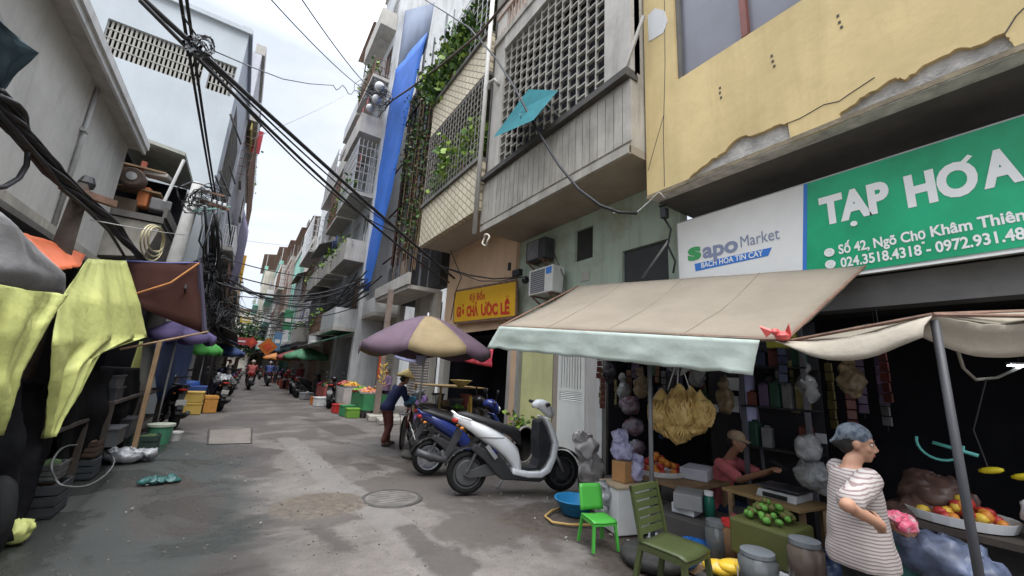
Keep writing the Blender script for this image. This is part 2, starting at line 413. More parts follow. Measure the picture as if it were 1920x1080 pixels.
MB().prism([p + V(0, 0, .013) for p in sq], (0, 0, -.05)).build('slab', M('pale_patch', (.145, .128, .112), .85, .2, 3, .4, col2=(.105, .092, .08), mix=.4), SLB)
for i in range(4): MB().beam(sq[i] + V(0, 0, .008), sq[(i + 1) % 4] + V(0, 0, .008), .035, .014).build('joint', M('joint_dark', (.05, .044, .04), .9), SLB)
mh = T('manhole', 'round grey manhole cover set flush in the lane beside the muddy hump', 'manhole', mc)
MB().lathe([(.335, .012), (.335, .017), (.37, .016), (.38, .002), (.34, .002)], mc, 36).build('frame', M('iron_ring', (.06, .055, .05), .7, .3, 9), mh)
l = MB(); l.lathe([(.001, .013), (.325, .013), (.325, .003)], mc, 36)
for i in range(7):
    L = math.sqrt(max(.004, .29 ** 2 - (.09 * (i - 3)) ** 2)); l.box(mc.x - L, mc.x + L, mc.y + .09 * (i - 3) - .012, mc.y + .09 * (i - 3) + .012, .012, .0165)
l.build('cover', M('iron_cover', (.115, .105, .096), .8, .3, 5, .3), mh)

gvm = M('grit', (.13, .12, .11), .9, .3, 20)
gv = MB(); rn_ = random.Random(41)
for i in range(600):
    x, y = rn_.uniform(-1.2, 4.2), rn_.uniform(2.2, 11); s_ = rn_.uniform(.004, .013); z = rz(x, y) + .001
    gv.obox((x, y, z + s_ * .4), (s_ * 1.5, s_, s_), rn_.uniform(0, 3))
o = gv.build('gravel', gvm); o['kind'] = 'stuff'
# ------------------------------------------------------------------ yellow building over the grocery (nearest, right)
YB = T('yellow_building', 'yellow plastered upper storey with peeling lower edge above the green grocery sign', 'building', (4.8, 1, 4.36))
zb = 4.36
pk = lambda px, py: xp(px, py, 4.75)
notch1 = [(1272, 357), (1300, 325), (1330, 302), (1352, 288), (1385, 258), (1420, 250), (1445, 240), (1477, 229)]
notch2 = [(1573, 236), (1576, 210), (1620, 180), (1680, 145), (1700, 147), (1740, 118), (1790, 92), (1830, 85), (1885, 60), (1900, 85)]
def zz(p): return max(zb + .0, p.z)
outl = [V(4.75, 3.64, zb)]
def ragged(P_, seed):
    r = random.Random(seed); Q = []
    for i in range(len(P_) - 1):
        a_, b_ = pk(*P_[i]), pk(*P_[i + 1]); Q.append(a_)
        for k in range(1, 5): t = a_.lerp(b_, k / 5); Q.append(t + V(0, r.uniform(-.008, .008), r.uniform(-.016, .016)))
    Q.append(pk(*P_[-1])); return Q
n1 = ragged(notch1, 3); n2 = ragged(notch2, 4)
outl += [V(4.75, n1[0].y + .03, zb)] + [V(4.75, p.y, max(zb + .02, p.z)) for p in n1] + [V(4.75, n1[-1].y - .01, zb)]
outl += [V(4.75, n2[0].y, zb)] + [V(4.75, p.y, max(zb + .02, p.z)) for p in n2[1:]] + [V(4.75, n2[-1].y - .02, zb)]
outl += [V(4.75, -2, zb), V(4.75, -2, 9.6), V(4.75, -.2, 9.6), V(4.75, -.2, 6.07), V(4.75, 3.08, 6.07), V(4.75, 3.08, 9.6), V(4.75, 3.64, 9.6)]
yw = MB().prism(outl, (.05, 0, 0)).build('wall', yellow, YB)
MB().box(4.75, 4.80, -.2, 3.08, 9.0, 9.6).build('lintel', yellow, YB)
sub = MB()
wallh(sub, 4.80, 5.0, -2, 3.64, zb + .003, 9.6, [(-.2, 3.08, 6.07, 9.0)])
sub.build('bare_wall', substrate, YB)
MB().box(4.735, 4.75, -2, 3.64, zb - .02, zb + .035).build('drip_lip', M('dark_lip', (.20, .165, .11), .9, .4, 5, .4), YB)  # thin lip strip, darker and more mottled than the wall above
MB().box(5.0, 9.2, -2, 3.64, zb, 9.6).build('floor_slab', dark_grey, YB)
MB().box(4.77, 4.86, 3.642, 3.66, zb, 9.6).box(4.86, 9, 3.642, 3.66, 5.2, 9.6).build('end_wall', yellow, YB)
wf = MB().box(4.80, 4.86, -.2, 3.08, 6.07, 6.12).box(4.80, 4.86, 3.02, 3.08, 6.12, 9.0).box(4.80, 4.86, -.2, -.14, 6.12, 9.0).box(4.79, 4.87, .4, .47, 6.12, 9.0)
wfo = wf.build('window', conc_d, YB)
MB().box(4.785, 4.87, 2.06, 2.14, 6.12, 9.0).build('mullion', M('red_brown_paint', (.18, .06, .045), .6), wfo)
MB().box(4.87, 4.885, -.2, 3.08, 6.07, 9.0).build('pane', glass_g, wfo)
for (px, py) in [(1350, 165), (1350, 174), (1352, 183), (1447, 105), (1449, 115), (1452, 124), (1571, 30), (1574, 42), (1578, 51)]:
    p = pk(px, py); MB().box(4.744, 4.755, p.y - .012, p.y + .012, p.z - .015, p.z + .015).build('anchor_hole', dark_grey, YB)
for path in ([(1477, 231), (1500, 222), (1545, 196), (1573, 190), (1590, 178), (1640, 145)], [(1246, 0), (1247, 120), (1244, 250), (1246, 350)], [(1215, 320), (1232, 260), (1245, 215)], [(1885, 62), (1905, 30), (1920, 15)]):
    MB().tube([V(4.749, pk(*q).y, pk(*q).z) for q in path], .006, 4).build('crack', dark_grey, YB)
pp = [(1215, 30), (1228, 16), (1246, 20), (1252, 40), (1244, 62), (1228, 72), (1217, 78)]
MB().prism([V(4.742, pk(*q).y, pk(*q).z) for q in pp], (.01, 0, 0)).build('white_filler', plaster_w, YB)

# the shop below: side walls, back wall, ceiling
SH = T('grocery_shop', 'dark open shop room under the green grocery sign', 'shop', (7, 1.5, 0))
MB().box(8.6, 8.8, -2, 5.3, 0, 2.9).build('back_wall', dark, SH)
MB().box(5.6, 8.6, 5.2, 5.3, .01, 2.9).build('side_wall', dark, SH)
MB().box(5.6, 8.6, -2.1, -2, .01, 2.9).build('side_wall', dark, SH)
MB().box(5.2, 8.8, -2.1, 5.3, 2.9, 3.05).build('ceiling', dark_grey, SH)
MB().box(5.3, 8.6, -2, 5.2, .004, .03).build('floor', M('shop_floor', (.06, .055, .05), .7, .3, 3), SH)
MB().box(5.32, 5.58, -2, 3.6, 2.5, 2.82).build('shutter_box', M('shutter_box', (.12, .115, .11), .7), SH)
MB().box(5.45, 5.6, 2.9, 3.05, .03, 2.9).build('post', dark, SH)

# sign over the shop
gsign = M('sign_green', (.012, .36, .17), .35, .12, 1.2, col2=(.01, .31, .14), mix=.5)
whit = M('sign_white', (.74, .73, .70), .5, .05, 2)
sb = M('sign_blue', (.04, .18, .55), .45, .05)
sg = M('sign_logo_green', (.05, .32, .10), .45, .05)
sgrey = M('sign_grey', (.22, .25, .36), .5, .05)
SX = 5.2
SG = T('shop_sign', 'long grocery sign board with green panel and white panel lettered in Vietnamese', 'sign', (SX, 1.3, 2.84))
MB().box(SX, SX + .12, -1.4, 3.46, 2.84, 4.02).build('board', steel, SG)
zt, zl = 4.0, 2.87
ydt = xp(1508, 346, SX).y; ydb = ydt + .11
MB().prism([(SX - .008, 3.44, zl), (SX - .008, ydb, zl), (SX - .008, ydt, zt), (SX - .008, 3.44, zt)], (.01, 0, 0)).build('white_panel', whit, SG)
MB().prism([(SX - .008, ydb - .03, zl), (SX - .008, -1.38, zl), (SX - .008, -1.38, zt), (SX - .008, ydt - .03, zt)], (.01, 0, 0)).build('green_panel', gsign, SG)
MB().prism([(SX - .010, ydb + .005, zl), (SX - .010, ydb - .035, zl), (SX - .010, ydt - .035, zt), (SX - .010, ydt + .005, zt)], (.004, 0, 0)).build('blue_stripe', sb, SG)
MB().box(SX - .02, SX + .005, -1.4, 3.46, 2.825, 2.845).build('lower_edge', whit, SG)
sx = lambda px, py: xp(px, py, SX)
def sline(body, px0, px1, size, m, off=0.0, dots=()):
    a, b = sx(*px0), sx(*px1); y0, y1 = a.y, b.y
    return text(body, size, SG, m, (SX - .010, y0, (a.z + b.z) / 2), (0, -1, 0), (0, 0, 1), off, y0 - y1, .003)
lt = M('lettering_white', (.78, .78, .76), .5, .03)
hgt = sx(1560, 390).z - sx(1560, 421).z
def cap(px_top, px_bot): return (sx(*px_top).z - sx(*px_bot).z) / .69
ts = cap((1700, 335), (1705, 388))
a, b = sx(1545, 421), sx(1668, 390); sline('TAP', (1541, 424), (1672, 388), ts, lt, .022)
d = sx(1605, 412); MB().lathe([(.001, 0), (.03, 0), (.03, .006)], (SX - .012, sx(1601, 412).y, b.z - .085), 14, Matrix.Rotation(-PI / 2, 3, 'Y')).build('lettering', lt, SG)
sline('HO', (1703, 386), (1840, 357), ts, lt, .022); sline('A', (1846, 354), (1922, 332), ts, lt, .022)
q = sx(1808, 309); MB().beam((SX - .012, q.y + .03, q.z - .005), (SX - .012, q.y - .045, q.z + .07), .036, .006, (1, 0, 0)).build('lettering', lt, SG)
t2 = cap((1590, 459), (1590, 476))
sline('Số 42, Ngõ Ch', (1574, 477), (1722, 450), t2, lt, .004); sline('ơ', (1723, 450), (1737, 447), t2, lt, .004)
MB().box(SX - .013, SX - .009, sx(1730, 447).y - .010, sx(1730, 447).y + .010, sx(1730, 454).z - .02, sx(1730, 454).z).build('lettering', lt, SG)
sline('Khâm Thiên', (1747, 445), (1925, 412), t2, lt, .004)
sline('024.3518.4318 - 0972.931.48', (1578, 501), (1925, 448), t2, lt, .004)
for (px, py) in ((1556, 474), (1558, 496)):
    q = sx(px, py); MB().lathe([(.028, 0), (.048, 0), (.048, .006), (.028, .006), (.028, 0)], (SX - .012, q.y, q.z), 18, Matrix.Rotation(-PI / 2, 3, 'Y')).build('pin_mark', lt, SG)
    MB().lathe([(.001, 0), (.018, 0), (.018, .006)], (SX - .012, q.y, q.z), 10, Matrix.Rotation(-PI / 2, 3, 'Y')).build('pin_mark', lt, SG)
l1 = cap((1420, 438), (1420, 462))
sline('apo', (1319, 486), (1385, 468), l1 * 1.25, sgrey, .010); sline('s', (1291, 489), (1316, 483), l1 * 1.5, sg, .016)
sline('Market', (1390, 465), (1463, 447), l1 * .9, sgrey, 0)
P_ = [(1303, 495), (1448, 464), (1441, 480), (1305, 509)]
MB().prism([(SX - .011, sx(*q).y, sx(*q).z) for q in P_], (.004, 0, 0)).build('blue_strip', sb, SG)
sline('BÁCH HÓA TIN CÂY', (1316, 503), (1432, 479), cap((1400, 478), (1400, 487)) * 1.15, lt, .002)
# ------------------------------------------------------------------ green house with the grey balcony
GH = T('green_house', 'house with faded green lower wall and heavy grey concrete balcony with lattice', 'building', (5.6, 6, 0))
w1 = [xp(1078, 490, 5.6), xp(1112, 425, 5.6)]; w2 = [xp(1167, 525, 5.6), xp(1252, 450, 5.6)]
h1 = (w1[1].y, w1[0].y, xp(1095, 487, 5.6).z, xp(1095, 428, 5.6).z); h2 = (w2[1].y, w2[0].y, xp(1167, 525, 5.6).z - .2, xp(1200, 462, 5.6).z)
gw = MB(); wallh(gw, 5.6, 5.8, 3.66, 8.3, 2.9, 5.06, [h1, h2]); gw.build('wall', plaster_g, GH)
MB().box(5.66, 5.68, h1[0] - .02, h1[1] + .02, h1[2] - .02, h1[3] + .02).build('window', M('vent_mesh', (.03, .03, .028), .8), GH)
MB().box(5.66, 5.68, h2[0] - .02, h2[1] + .02, h2[2] - .02, h2[3] + .02).build('window', M('shutter_dark', (.045, .045, .047), .6), GH)
q = xp(1098, 518, 5.6); MB().box(5.585, 5.6, q.y - .1, q.y + .1, q.z - .1, q.z + .1).build('meter_plate', conc_l, GH)
# balcony
BX = 4.4; by0, by1 = 3.68, 8.28; bz = 5.03
mbk = MB().box(BX, 5.62, by0, by1, bz, bz + .14); mbk.build('balcony_slab', M('balcony_soffit', (.30, .255, .20), .85, .14, 1.0, .2, streak=.2), GH)
pn = MB(); pn.box(BX + .03, BX + .15, by0, by1, bz + .14, 6.36)
for i in range(26):
    y = by0 + .05 + (by1 - by0 - .05) * i / 25; pn.box(BX + .008, BX + .03, y - .084, y + .084, bz + .2, 6.28)
pn.box(BX - .03, BX + .03, by0, by1, bz - .02, bz + .12)
pn.build('parapet', conc, GH)
MB().box(BX - .1, BX + .2, by0 - .02, by1 + .02, 6.36, 6.46).box(BX - .05, BX + .2, by0, by1, 6.46, 6.54).build('coping', M('grimy_coping', (.07, .065, .06), .9, .3, 2, .3), GH)
MB().box(BX + .15, 5.6, by0 + .0, by0 + .12, bz + .14, 9.9).build('balcony_side', conc, GH)
LX = BX + .08
la = xp(935, 305, LX); lb = xp(1135, 180, LX)
py0, py1 = lb.y, la.y
zt2 = xp(945, 100, LX).z
MB().box(LX - .03, LX + .2, py1, by1, 6.54, 11.5).build('pier', conc_l, GH)
MB().box(LX - .03, LX + .2, by0, py0, 6.54, 11.5).build('pier', conc_l, GH)
MB().box(LX - .06, LX + .25, py0, py1, zt2, zt2 + .42).build('lattice_beam', conc_l, GH)
lat = MB(); nc = 14; nr = int((zt2 - 6.54) / .235); dy = (py1 - py0) / nc
for i in range(nc + 1): lat.box(LX + .01, LX + .07, py0 + i * dy - .015, py0 + i * dy + .015, 6.54, zt2)
for i in range(nc):
    for j in range(nr):
        z = 6.54 + (j + (.5 if i % 2 else 0)) * (zt2 - 6.54) / nr; lat.box(LX + .005, LX + .065, py0 + i * dy + .015, py0 + (i + 1) * dy - .015, z - .015, z + .015)
lat.build('lattice', M('lattice_concrete', (.36, .34, .30), .85, .15, 2, streak=.4), GH)
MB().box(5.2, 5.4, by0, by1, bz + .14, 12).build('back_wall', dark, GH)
MB().box(LX - .1, 5.4, by0, by1, zt2 + .42, zt2 + .6).build('upper_slab', conc, GH)
rl = MB(); z0 = zt2 + .6
for i in range(30): y = lerp(by0 + .1, by1 - .1, i / 29); rl.lathe([(.03, 0), (.055, .15), (.03, .3), (.03, .62), (.045, .7)], (LX, y, z0), 6)
rl.box(LX - .07, LX + .07, by0, by1, z0 + .7, z0 + .82); rl.build('balustrade', M('balustrade_pink', (.36, .27, .22), .85, .2, 3), GH)
# hanging plank at right end
MB().beam(xp(1207, 30, 4.5), xp(1172, 128, 4.42), .04, .05).build('prop_pole', conc_l, GH)
# teal folding panel hung out of the lattice
tq = [xp(925, 258, 3.9), xp(1000, 225, 3.75), xp(1046, 170, 4.25), xp(990, 168, 4.4), xp(968, 200, 4.3)]
TP = T('teal_awning_panel', 'small teal sheet hung out like an awning from the concrete lattice', 'awning', (4.2, 7, 7.3))
MB().prism(tq, (.01, 0, .012)).build('sheet', M('teal_sheet', (.003, .125, .145), .9, .15, 3), TP)
MB().tube([xp(1025, 195, 3.95), xp(1052, 222, 4.45)], .012).build('stay', steel, TP)
MB().tube([xp(975, 215, 3.9), xp(985, 260, 4.42)], .01).build('stay', steel, TP)

# doors and lower wall of the green house
MB().box(5.6, 5.8, 5.3, 5.78, 0, 2.9).build('lower_wall', M('grimy_white_wall', (.56, .53, .51), .85, .1, 1.3, .15, streak=.3), GH)
MB().box(5.53, 5.6, 5.3, 5.42, 0, 2.9).build('door_post', M('white_post', (.55, .55, .54), .5), GH)
MB().box(5.55, 5.64, 5.22, 5.30, 0, 2.9).build('shutter_rail', conc_d, GH)
d0, d1 = 5.82, 6.62
dm = M('white_door_paint', (.74, .74, .69), .5, .06, 1.5, .05, streak=.2)
dr = MB().box(5.60, 5.64, d0, d1, .02, 1.15)
for i in range(9):
    y = lerp(d0 + .08, d1 - .08, i / 8); dr.box(5.60, 5.64, y - .025, y + .025, 1.42, 2.5)
dr.box(5.598, 5.645, d0, d0 + .07, 1.15, 2.6).box(5.598, 5.645, d1 - .07, d1, 1.15, 2.6).box(5.598, 5.645, d0 + .07, d1 - .07, 2.5, 2.6).box(5.598, 5.645, d0 + .07, d1 - .07, 1.36, 1.42).box(5.598, 5.645, d0 + .07, d1 - .07, 1.15, 1.18)
for i in range(5): dr.obox((5.61, (d0 + d1) / 2, 1.2 + i * .036), (.01, d1 - d0 - .16, .03), Matrix.Rotation(.6, 3, 'Y'))
do = dr.build('door', dm, GH)
MB().box(5.645, 5.66, d0, d1, 1.15, 2.6).build('backing', M('door_dark', (.16, .15, .16), .7), do)
MB().box(5.6, 5.8, 5.78, 6.72, 2.62, 2.9).box(5.6, 5.8, 6.62, 6.78, 0, 2.62).build('door_surround', M('door_surround', (.36, .30, .25), .8, .1, 2, streak=.3), GH)
gm2 = M('cream_gate_paint', (.62, .61, .31), .55, .12, 1.2, streak=.3)
fg = MB(); y0g, y1g = 6.80, 7.95; nf = 22; rows = [[], []]
for i in range(nf + 1):
    y = lerp(y0g, y1g, i / nf); x = 5.60 + (.045 if i % 2 else 0)
    rows[0].append((x, y, .04)); rows[1].append((x, y, 2.62))
fg.grid(rows); fo = fg.build('folding_gate', gm2, GH, solid=.006)
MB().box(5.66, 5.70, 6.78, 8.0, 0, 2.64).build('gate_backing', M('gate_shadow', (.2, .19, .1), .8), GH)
MB().box(5.5, 5.62, 7.95, 8.06, 0, 2.66).box(5.56, 5.8, 6.72, 8.06, 2.64, 2.9).build('gate_frame', steel, GH)
MB().box(5.5, 5.8, 8.06, 8.3, 0, 2.9).build('pilaster', plaster_p, GH)
# ------------------------------------------------------------------ house with cream tiled balcony and caged plants
def tile_mat():
    m = bpy.data.materials.new('cream_tiles'); m.use_nodes = True; n = m.node_tree; b = n.nodes['Principled BSDF']; nn, lk = n.nodes.new, n.links.new
    g = nn('ShaderNodeNewGeometry'); mp_ = nn('ShaderNodeMapping'); sp = nn('ShaderNodeSeparateXYZ'); cb = nn('ShaderNodeCombineXYZ')
    lk(g.outputs['Position'], sp.inputs[0]); lk(sp.outputs[1], cb.inputs[0]); lk(sp.outputs[2], cb.inputs[1]); lk(cb.outputs[0], mp_.inputs[0]); mp_.inputs['Rotation'].default_value = (0, 0, rad(-38))
    br = nn('ShaderNodeTexBrick'); lk(mp_.outputs[0], br.inputs[0]); br.inputs['Scale'].default_value = 1.0
    br.inputs['Brick Width'].default_value = .34; br.inputs['Row Height'].default_value = .17; br.inputs['Mortar Size'].default_value = .016
    br.inputs['Color1'].default_value = (.60, .52, .36, 1); br.inputs['Color2'].default_value = (.66, .58, .42, 1); br.inputs['Mortar'].default_value = (.23, .19, .13, 1)
    t = nn('ShaderNodeTexNoise'); t.inputs['Scale'].default_value = 1.1; t.inputs['Detail'].default_value = 6; lk(g.outputs['Position'], t.inputs[0])
    r = nn('ShaderNodeMapRange'); r.inputs[1].default_value = .45; r.inputs[2].default_value = .75; r.inputs[4].default_value = .45; lk(t.outputs[0], r.inputs[0])
    mxn = nn('ShaderNodeMix'); mxn.data_type = 'RGBA'; lk(r.outputs[0], mxn.inputs['Factor']); lk(br.outputs[0], mxn.inputs['A']); mxn.inputs['B'].default_value = (.30, .25, .18, 1)
    lk(mxn.outputs['Result'], b.inputs['Base Color']); b.inputs['Roughness'].default_value = .6
    bp = nn('ShaderNodeBump'); bp.inputs['Strength'].default_value = .5; bp.inputs['Distance'].default_value = .01; bp.invert = True; lk(br.outputs['Fac'], bp.inputs['Height']); lk(bp.outputs[0], b.inputs['Normal'])
    return m
tiles = tile_mat()
TX = 4.3; ty0, ty1 = 8.36, 12.4
CH = T('tiled_house', 'house with cream tiled balcony fronts and plants growing in wire cages', 'building', (5.5, 10, 0))
MB().box(TX + .02, 5.7, ty0 + .02, ty1, 5.64, 5.76).build('balcony_slab', M('pale_soffit', (.42, .36, .30), .85, .1, 1, streak=.2), CH)
MB().box(TX, TX + .14, ty0, ty1, 5.62, 6.98).box(TX + .14, 5.6, ty1 - .12, ty1, 5.76, 6.98).build('tiled_parapet', tiles, CH)
MB().box(TX - .08, TX + .2, ty0, ty1 + .05, 6.98, 7.09).build('coping', conc_d, CH)
zq0, zq1 = xp(815, 233, TX).z, 0
MB().box(TX, TX + .14, ty0, ty1, 9.7, 10.9).box(TX + .14, 5.6, ty1 - .12, ty1, 9.7, 10.9).build('upper_parapet', tiles, CH)
MB().box(TX + .02, 5.7, ty0, ty1, 9.58, 9.7).build('upper_slab', conc_d, CH)
MB().box(TX - .08, TX + .2, ty0, ty1, 10.9, 11.0).build('upper_coping', conc_d, CH)
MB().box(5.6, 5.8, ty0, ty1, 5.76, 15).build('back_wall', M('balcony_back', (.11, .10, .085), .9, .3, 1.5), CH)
MB().box(TX + .1, 5.8, ty0, ty1, 13.4, 13.6).build('top_slab', conc_d, CH)
MB().box(TX + .16, 5.6, ty0 - .01, ty0 + .06, 5.76, 14).build('side_wall', conc_d, CH)
def cage(z0, z1, x, m, step=.2):
    g = MB(); n_ = int((ty1 - ty0) / step)
    for i in range(n_ + 1):
        y = lerp(ty0 + .05, ty1 - .05, i / n_); g.box(x - .009, x + .009, y - .009, y + .009, z0, z1)
    k = int((z1 - z0) / step)
    for j in range(k + 1):
        z = lerp(z0, z1, j / k); g.box(x - .012, x + .006, ty0, ty1, z - .008, z + .008)
        g.box(x, x + .9, ty1 - .06, ty1 - .045, z - .008, z + .008)
    for i in range(5):
        g.box(x + .01 + i * .22, x + .026 + i * .22, ty1 - .06, ty1 - .045, z0, z1)
    return g.build('cage', m, CH)
cage(7.09, 9.56, TX - .02, M('cage_steel', (.33, .30, .27), .6, .3, 5, metal=.2))
cage(11.0, 13.4, TX - .02, steel, .3)
def plant(label, c, r, n, size, seed, cat='plant', grp=None, mats=None, stems=4, hang=0):
    p = T('potted_plant', label, cat, c, grp); c = Vector(c); rn = random.Random(seed)
    pts = []; st = MB()
    for i in range(stems):
        e = c + Vector((rn.uniform(-r[0], r[0]), rn.uniform(-r[1], r[1]), r[2] * rn.uniform(.6, 1.8)))
        mid = c.lerp(e, .5) + Vector((rn.uniform(-.1, .1), rn.uniform(-.1, .1), .1)); st.tube([c, mid, e], [.015, .01, .005], 4)
        for k in range(6): pts.append(c.lerp(mid, .3 + .7 * k / 5) if k < 3 else mid.lerp(e, (k - 2) / 3))
    st.build('stem', wood, p)
    leaves(MB(), c, (r[0] * .42, r[1] * .42, r[2] * .42), n, size, seed, pts, 3).build('foliage', mats or [leaf_b, leaf_a, leaf_b], p)
    if not hang: MB().lathe([(.09, -.18), (.13, 0), (.14, .02), (.11, .02), (.1, -.02), (.001, -.02)], c, 12).build('pot', M('terracotta', (.28, .12, .06), .85), p)
    return p
for i, (y, z, s, lab) in enumerate([(11.6, 7.3, .9, 'yellow green plant at far end of the lower wire cage'), (10.8, 7.35, 1.0, 'bushy bright green plant in middle of lower wire cage'), (10.0, 7.6, .9, 'tall light green plant pressing through the lower wire cage'), (9.2, 7.7, .8, 'small green plant near the pipe in lower wire cage')]):
    plant(lab, (TX + .30, y, z), (.34, .5, .66 * s), 620, .16, 20 + i)
for i, (y, z, s, lab) in enumerate([(12.0, 11.3, 1.0, 'dark leafy plant spilling from the upper cage corner'), (11.0, 11.4, 1.0, 'tall green plant growing in the upper cage above cream tiles'), (10.1, 11.5, .9, 'flowering green plant in upper cage near the grey pipe')]):
    plant(lab, (TX + .1, y, z), (.45, .55, .85 * s), 900, .19, 40 + i, mats=[leaf_a, leaf_b, leaf_c])
# ground floor of the tiled house
CX5 = 5.5
cw = MB(); wallh(cw, CX5, CX5 + .2, 8.3, 12.5, 2.7, 5.64); cw.build('wall', plaster_p, CH)
MB().box(CX5 - .02, CX5 + .2, 12.15, 12.5, 0, 2.7).build('pier', conc_l, CH)
MB().box(CX5, CX5 + .2, 8.3, 8.45, 0, 2.7).build('pier', conc_l, CH)
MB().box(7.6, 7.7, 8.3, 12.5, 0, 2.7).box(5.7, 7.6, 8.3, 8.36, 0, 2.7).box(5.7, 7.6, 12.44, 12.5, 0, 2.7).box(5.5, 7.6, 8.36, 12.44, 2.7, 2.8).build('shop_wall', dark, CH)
# yellow sign
yX = 5.36
YS = T('yellow_shop_sign', 'tilted yellow sign with red Vietnamese lettering on the peach wall', 'sign', (yX, 10, 3))
ya, yb_ = xp(853, 548, yX), xp(967, 530, yX)
cz = [(853, 548), (967, 528), (965, 592), (851, 604)]
cpt = [xp(*q, yX) for q in cz]
MB().prism(cpt, (.07, 0, 0)).build('board', M('sign_yellow', (.72, .40, .02), .45, .06, 2), YS)
u = (cpt[1] - cpt[0]); v = (cpt[3] - cpt[0]); wd = u.length; un = u.normalized(); vn = -v.normalized(); yo = yX - .004
E_ = MB()
for a_, b_ in ((0, 1), (1, 2), (2, 3), (3, 0)): E_.beam(cpt[a_] + V(.02, 0, 0), cpt[b_] + V(.02, 0, 0), .13, .03, (1, 0, 0))
E_.build('frame', rust, YS)
sr = M('sign_red', (.55, .04, .02), .5, .05)
vh = v.length
def yline(body, fx, fy, fw, size, off): text(body, size, YS, sr, cpt[0] + un * wd * fx + v * fy + V(-.004, 0, 0), un, vn, off, wd * fw, .002)
yline('Kỳ Bốn', .30, .36, .26, vh * .3, .006)
yline('GIÒ CHẢ', .05, .82, .40, vh * .42, .02); yline('ƯƠC LỄ', .50, .82, .42, vh * .42, .02)
MB().beam(cpt[0] + un * wd * .605 + v * .50 + V(-.006, 0, 0), cpt[0] + un * wd * .63 + v * .44 + V(-.006, 0, 0), .032, .004, (1, 0, 0)).build('lettering', sr, YS)
# shop goods inside
def box1(name, c, size, m, label, cat, rz=0, bevel=.006, group=None):
    return tag(MB().obox(c, size, rz).build(name, m, None, False, bevel), label, cat, group)
cloth_r = M('red_patterned_cloth', (.50, .04, .07), .8, .3, 22, col2=(.62, .40, .38), mix=.36)
def drape(name, top, down, n, amp, m, label, cat, seed=1, rows_=7, solid=.004, parent=None, fold=9):
    """Cloth hung from the poly-line top (3-D points), dropping by the vectors down (one per top point)."""
    r = random.Random(seed); P = []; D = []; k = len(top) - 1
    for i in range(n + 1):
        t = i / n * k; j = min(int(t), k - 1); P.append(Vector(top[j]).lerp(Vector(top[j + 1]), t - j)); D.append(Vector(down[j]).lerp(Vector(down[j + 1]), t - j))
    g = [[P[i] + D[i] * (q / rows_) + Vector((math.sin(i * fold / n * 2 * PI + seed + q * .12), .5 * math.cos(i * fold / n * 2 * PI * .7 + seed), 0)) * amp * (q / rows_) ** .7 + Vector((noise.noise(Vector((i * .35, q * .35, seed))), noise.noise(Vector((i * .35, q * .35, seed + 9))), .4 * noise.noise(Vector((i * .4, q * .3, seed + 20))))) * amp * .9 * min(1, q / 2) for i in range(n + 1)] for q in range(rows_ + 1)]
    o = MB().grid(g).build(name, m, parent, True, solid=solid)
    return tag(o, label, cat) if parent is None else o
drape('red_cloth', [xp(865, 655, 4.9), xp(925, 655, 4.9)], [V(0, 0, -.30), V(0, 0, -.42)], 18, .03, cloth_r, 'red patterned cloth hanging below the yellow sign', 'cloth', 3)
# pillar, shutters and canopy next door
SHH = T('shutter_house', 'low house with cream roller shutters and a projecting concrete canopy', 'building', (5.2, 15, 0))
shut = M('cream_shutter', (.42, .38, .30), .6, .12, 1, streak=.35)
def shutter(par, x, y0, y1, z0, z1, m, n=-1, pitch=.09):
    g = []; k = int((z1 - z0) / pitch)
    for i in range(k * 2 + 1): z = z0 + i * pitch / 2; xx = x + n * (.022 if i % 2 else 0); g.append([(xx, y0, z), (xx, y1, z)])
    return MB().grid(g).build('roller_shutter', m, par)
X4 = 5.15
shutter(SHH, X4, 12.62, 14.3, .15, 2.75, M('grey_shutter', (.30, .27, .25), .6, .15, 1, streak=.4))
MB().box(X4, X4 + .2, 12.5, 12.62, 0, 4.3).box(X4, X4 + .2, 14.3, 14.5, 0, 4.3).box(X4 - .04, X4 + .2, 12.62, 14.3, 2.75, 4.3).build('wall', conc, SHH)
MB().box(X4 + .9, X4 + 1.1, 14.5, 16.2, 0, 4.3).box(X4 - .02, X4 + .9, 14.5, 16.2, 4.2, 4.5).build('recess', dark, SHH)
MB().box(X4, X4 + .2, 16.2, 20, 3.9, 6.2).box(X4, X4 + .2, 18.6, 20, 0, 3.9).box(X4, X4 + .2, 16.2, 16.4, 0, 3.9).build('far_wall', conc_l, SHH)
shutter(SHH, X4 + .02, 16.4, 18.6, .1, 3.9, shut)
bk_ = MB().box(4.2, X4, 16.6, 19.6, 3.72, 3.88).build('balcony', conc_l, SHH); MB().box(4.2, 4.3, 16.6, 19.6, 3.88, 4.5).box(4.3, X4, 16.6, 16.7, 3.88, 4.5).build('parapet', plaster_w, bk_)
window(SHH, X4 - .1, 16.9, 18.0, 4.2, 5.8, -1, steel, glass, 1, 6); MB().box(X4 - .03, X4 - .01, 18.65, 19.9, .1, 2.6).build('red_door', M('dull_red', (.16, .035, .035), .7), SHH); MB().box(X4 - .35, X4 - .02, 16.3, 19.9, 2.85, 2.95).build('ledge', conc, SHH)
ca = xp(770, 528, 4.25)
MB().prism([(4.15, 12.55, 4.22), (4.15, 16.4, 4.22), (5.3, 16.4, 4.22), (5.3, 12.55, 4.22)], (0, 0, .13)).box(4.1, 4.2, 12.5, 16.45, 4.35, 4.75).build('canopy', conc_l, SHH)
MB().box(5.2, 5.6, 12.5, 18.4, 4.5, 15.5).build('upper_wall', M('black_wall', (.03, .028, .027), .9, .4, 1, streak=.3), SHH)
gp_ = MB()
